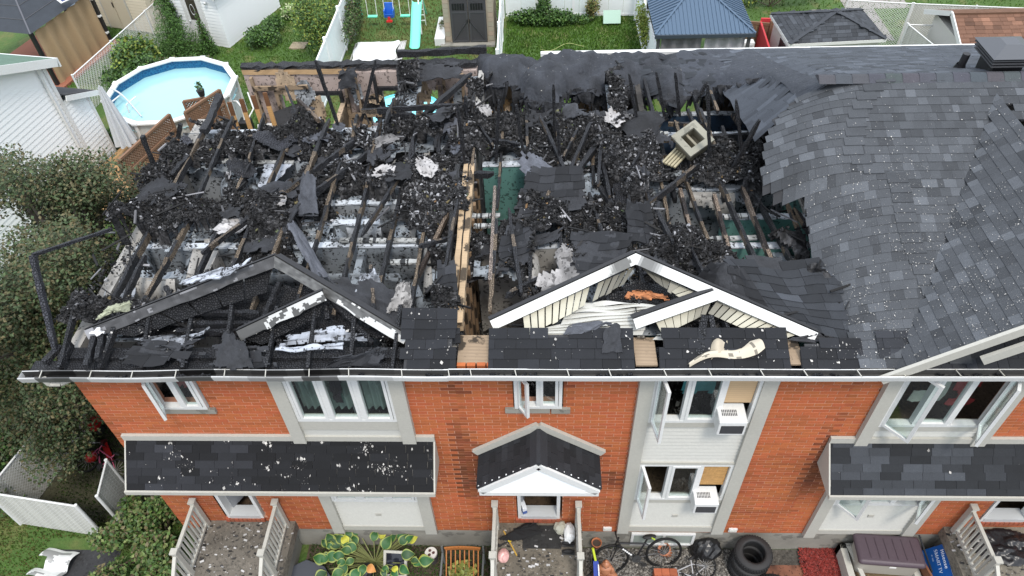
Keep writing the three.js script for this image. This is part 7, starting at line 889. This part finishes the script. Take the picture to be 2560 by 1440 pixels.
  const bb = thing('brown_board', 'brown stained board leaning on edge beside the television carton', 'board', [7.15, 0, .5], { rot: 8 }); mb().hex([[-.02, 0, .8], [.02, 0, .8], [.02, 0, -.45], [-.02, 0, -.45], [-.1, .75, .8], [-.06, .75, .8], [-.06, .65, -.45], [-.1, .65, -.45]], [.22, .09, .045]).build('board', M.cloth, bb);
  const sk = thing('black_pole', 'thin black pole leaning towards the concrete landing', 'pole', [7.15, .0, .75]); mb().tube([[.35, .05, .4], [.1, .5, -.2], [-.12, .95, -.62]], .018, 6, [.015, .017, .02]).build('pole', M.any, sk);
  // television carton with its print
  const tv = thing('television_carton', 'blue flat television carton leaning against the concrete landing', 'carton', [7.52, .0, .75]); tv.rotation.order = 'YXZ'; tv.rotation.y = -.12;
  const cv = document.createElement('canvas'); cv.width = 512; cv.height = 384; const x = cv.getContext('2d'); x.fillStyle = '#0f56a4'; x.fillRect(0, 0, 512, 384); x.fillStyle = '#1587c4'; x.beginPath(); x.moveTo(0, 384); x.lineTo(0, 250); x.lineTo(260, 384); x.fill(); x.fillStyle = '#30a8d8'; x.fillRect(40, 300, 90, 60); x.fillStyle = '#eaf2fa'; x.font = 'bold 44px sans-serif'; x.fillText('Hisense', 40, 56); x.font = '46px sans-serif'; x.fillText('SMART TV', 26, 122); x.font = '16px sans-serif'; x.fillText('4K  UHD', 60, 160); x.fillRect(20, 270, 70, 12); x.fillRect(20, 240, 40, 10); x.fillRect(120, 250, 50, 10);
  const ct = new THREE.CanvasTexture(cv); ct.colorSpace = THREE.SRGBColorSpace; const A = [-.32, .62, -.62], B = [-.02, .9, -.55], g = new THREE.PlaneGeometry(1.15, .72); 
  const fm = new THREE.MeshStandardMaterial({ map: ct, roughness: .5 }), face = put('printed_face', g, fm, tv); face.rotation.order = 'YXZ'; face.rotation.set(-.62, -Math.PI / 2, 0, 'YXZ'); face.position.set(-.26, .46, .02);
  const bx = mb().box(-.575, .575, -.36, .36, -.08, -.004, [.55, .58, .6]).build('carton', M.any, tv); bx.rotation.copy(face.rotation); bx.position.copy(face.position);
  const tarp = lumpSheet('black_tarp', 'black crumpled plastic sheet on the landing at the lower right', 'plastic sheet', [8.4, 1.06, .42], 1.15, .8, [.012, .012, .014]);
  // red toys on the dark earth
  const ball = thing('ball', 'red ball lying on the dark earth by the slatted fence', 'ball', [-10.09,0.13,-1.94]); mb().geo(new THREE.SphereGeometry(.13, 20, 14), null, [.5, .02, .015]).build('ball', M.gloss, ball); mb().geo(new THREE.TorusGeometry(.131, .006, 6, 24), null, [.4, .3, .25]).build('seam', M.gloss, ball);
  const ts = thing('toy_scooter', 'red toy scooter with grey bars lying by the burnt end wall', 'toy scooter', [-9.95,0.05,-2.30]); mb().bar([0, .06, 0], [.35, .06, .45], .12, .03, [.45, .02, .02]).build('deck', M.gloss, ts); mb().tube([[0, .06, 0], [-.75, .1, -.05]], .02, 8, [.5, .5, .5]).build('steering_bar', M.any, ts); for (const p of [[0, .08, 0], [.35, .08, .45]]) mb().cyl([p[0] - .03, p[1], p[2]], [p[0] + .03, p[1], p[2]], .09, .09, 16, [.08, .01, .01]).build('wheel', M.any, ts);
  const rc = thing('ride_on_toy', 'red plastic ride on toy at the foot of the burnt end wall', 'ride on toy', [-10.32,0.00,-2.83]); mb().geo(new RoundedBoxGeometry(.3, .22, .55, 4, .09), new THREE.Matrix4().makeTranslation(0, .25, 0), [.5, .02, .02]).build('body', M.gloss, rc); for (const a of [-1, 1]) for (const z of [-.18, .18]) mb().cyl([a * .1, .1, z], [a * .17, .1, z], .1, .1, 16, [.03, .03, .03]).build('wheel', M.any, rc); mb().bar([-.14, .45, -.12], [.14, .45, -.12], .03, .03, [.6, .1, .2]).build('handlebar', M.gloss, rc);
}
function lumpSheet(nm, lb, cat, p, w, d, c) { const t = thing(nm, lb, cat, p); mb().sheet((u, v) => [(u - .5) * w, .02 + .12 * Math.pow(fbm(u * 5 + 3, v * 5, 4), 2) * 2 * ss(0, .2, Math.min(u, 1 - u, v, 1 - v)), (v - .5) * d], 40, 30, .008, () => c, (u, v) => Math.hypot(u - .5, v - .5) < .42 + .12 * noise(u * 5, v * 5)).build('sheet', M.gloss, t); return t; }

renderer.render(scene, camera);
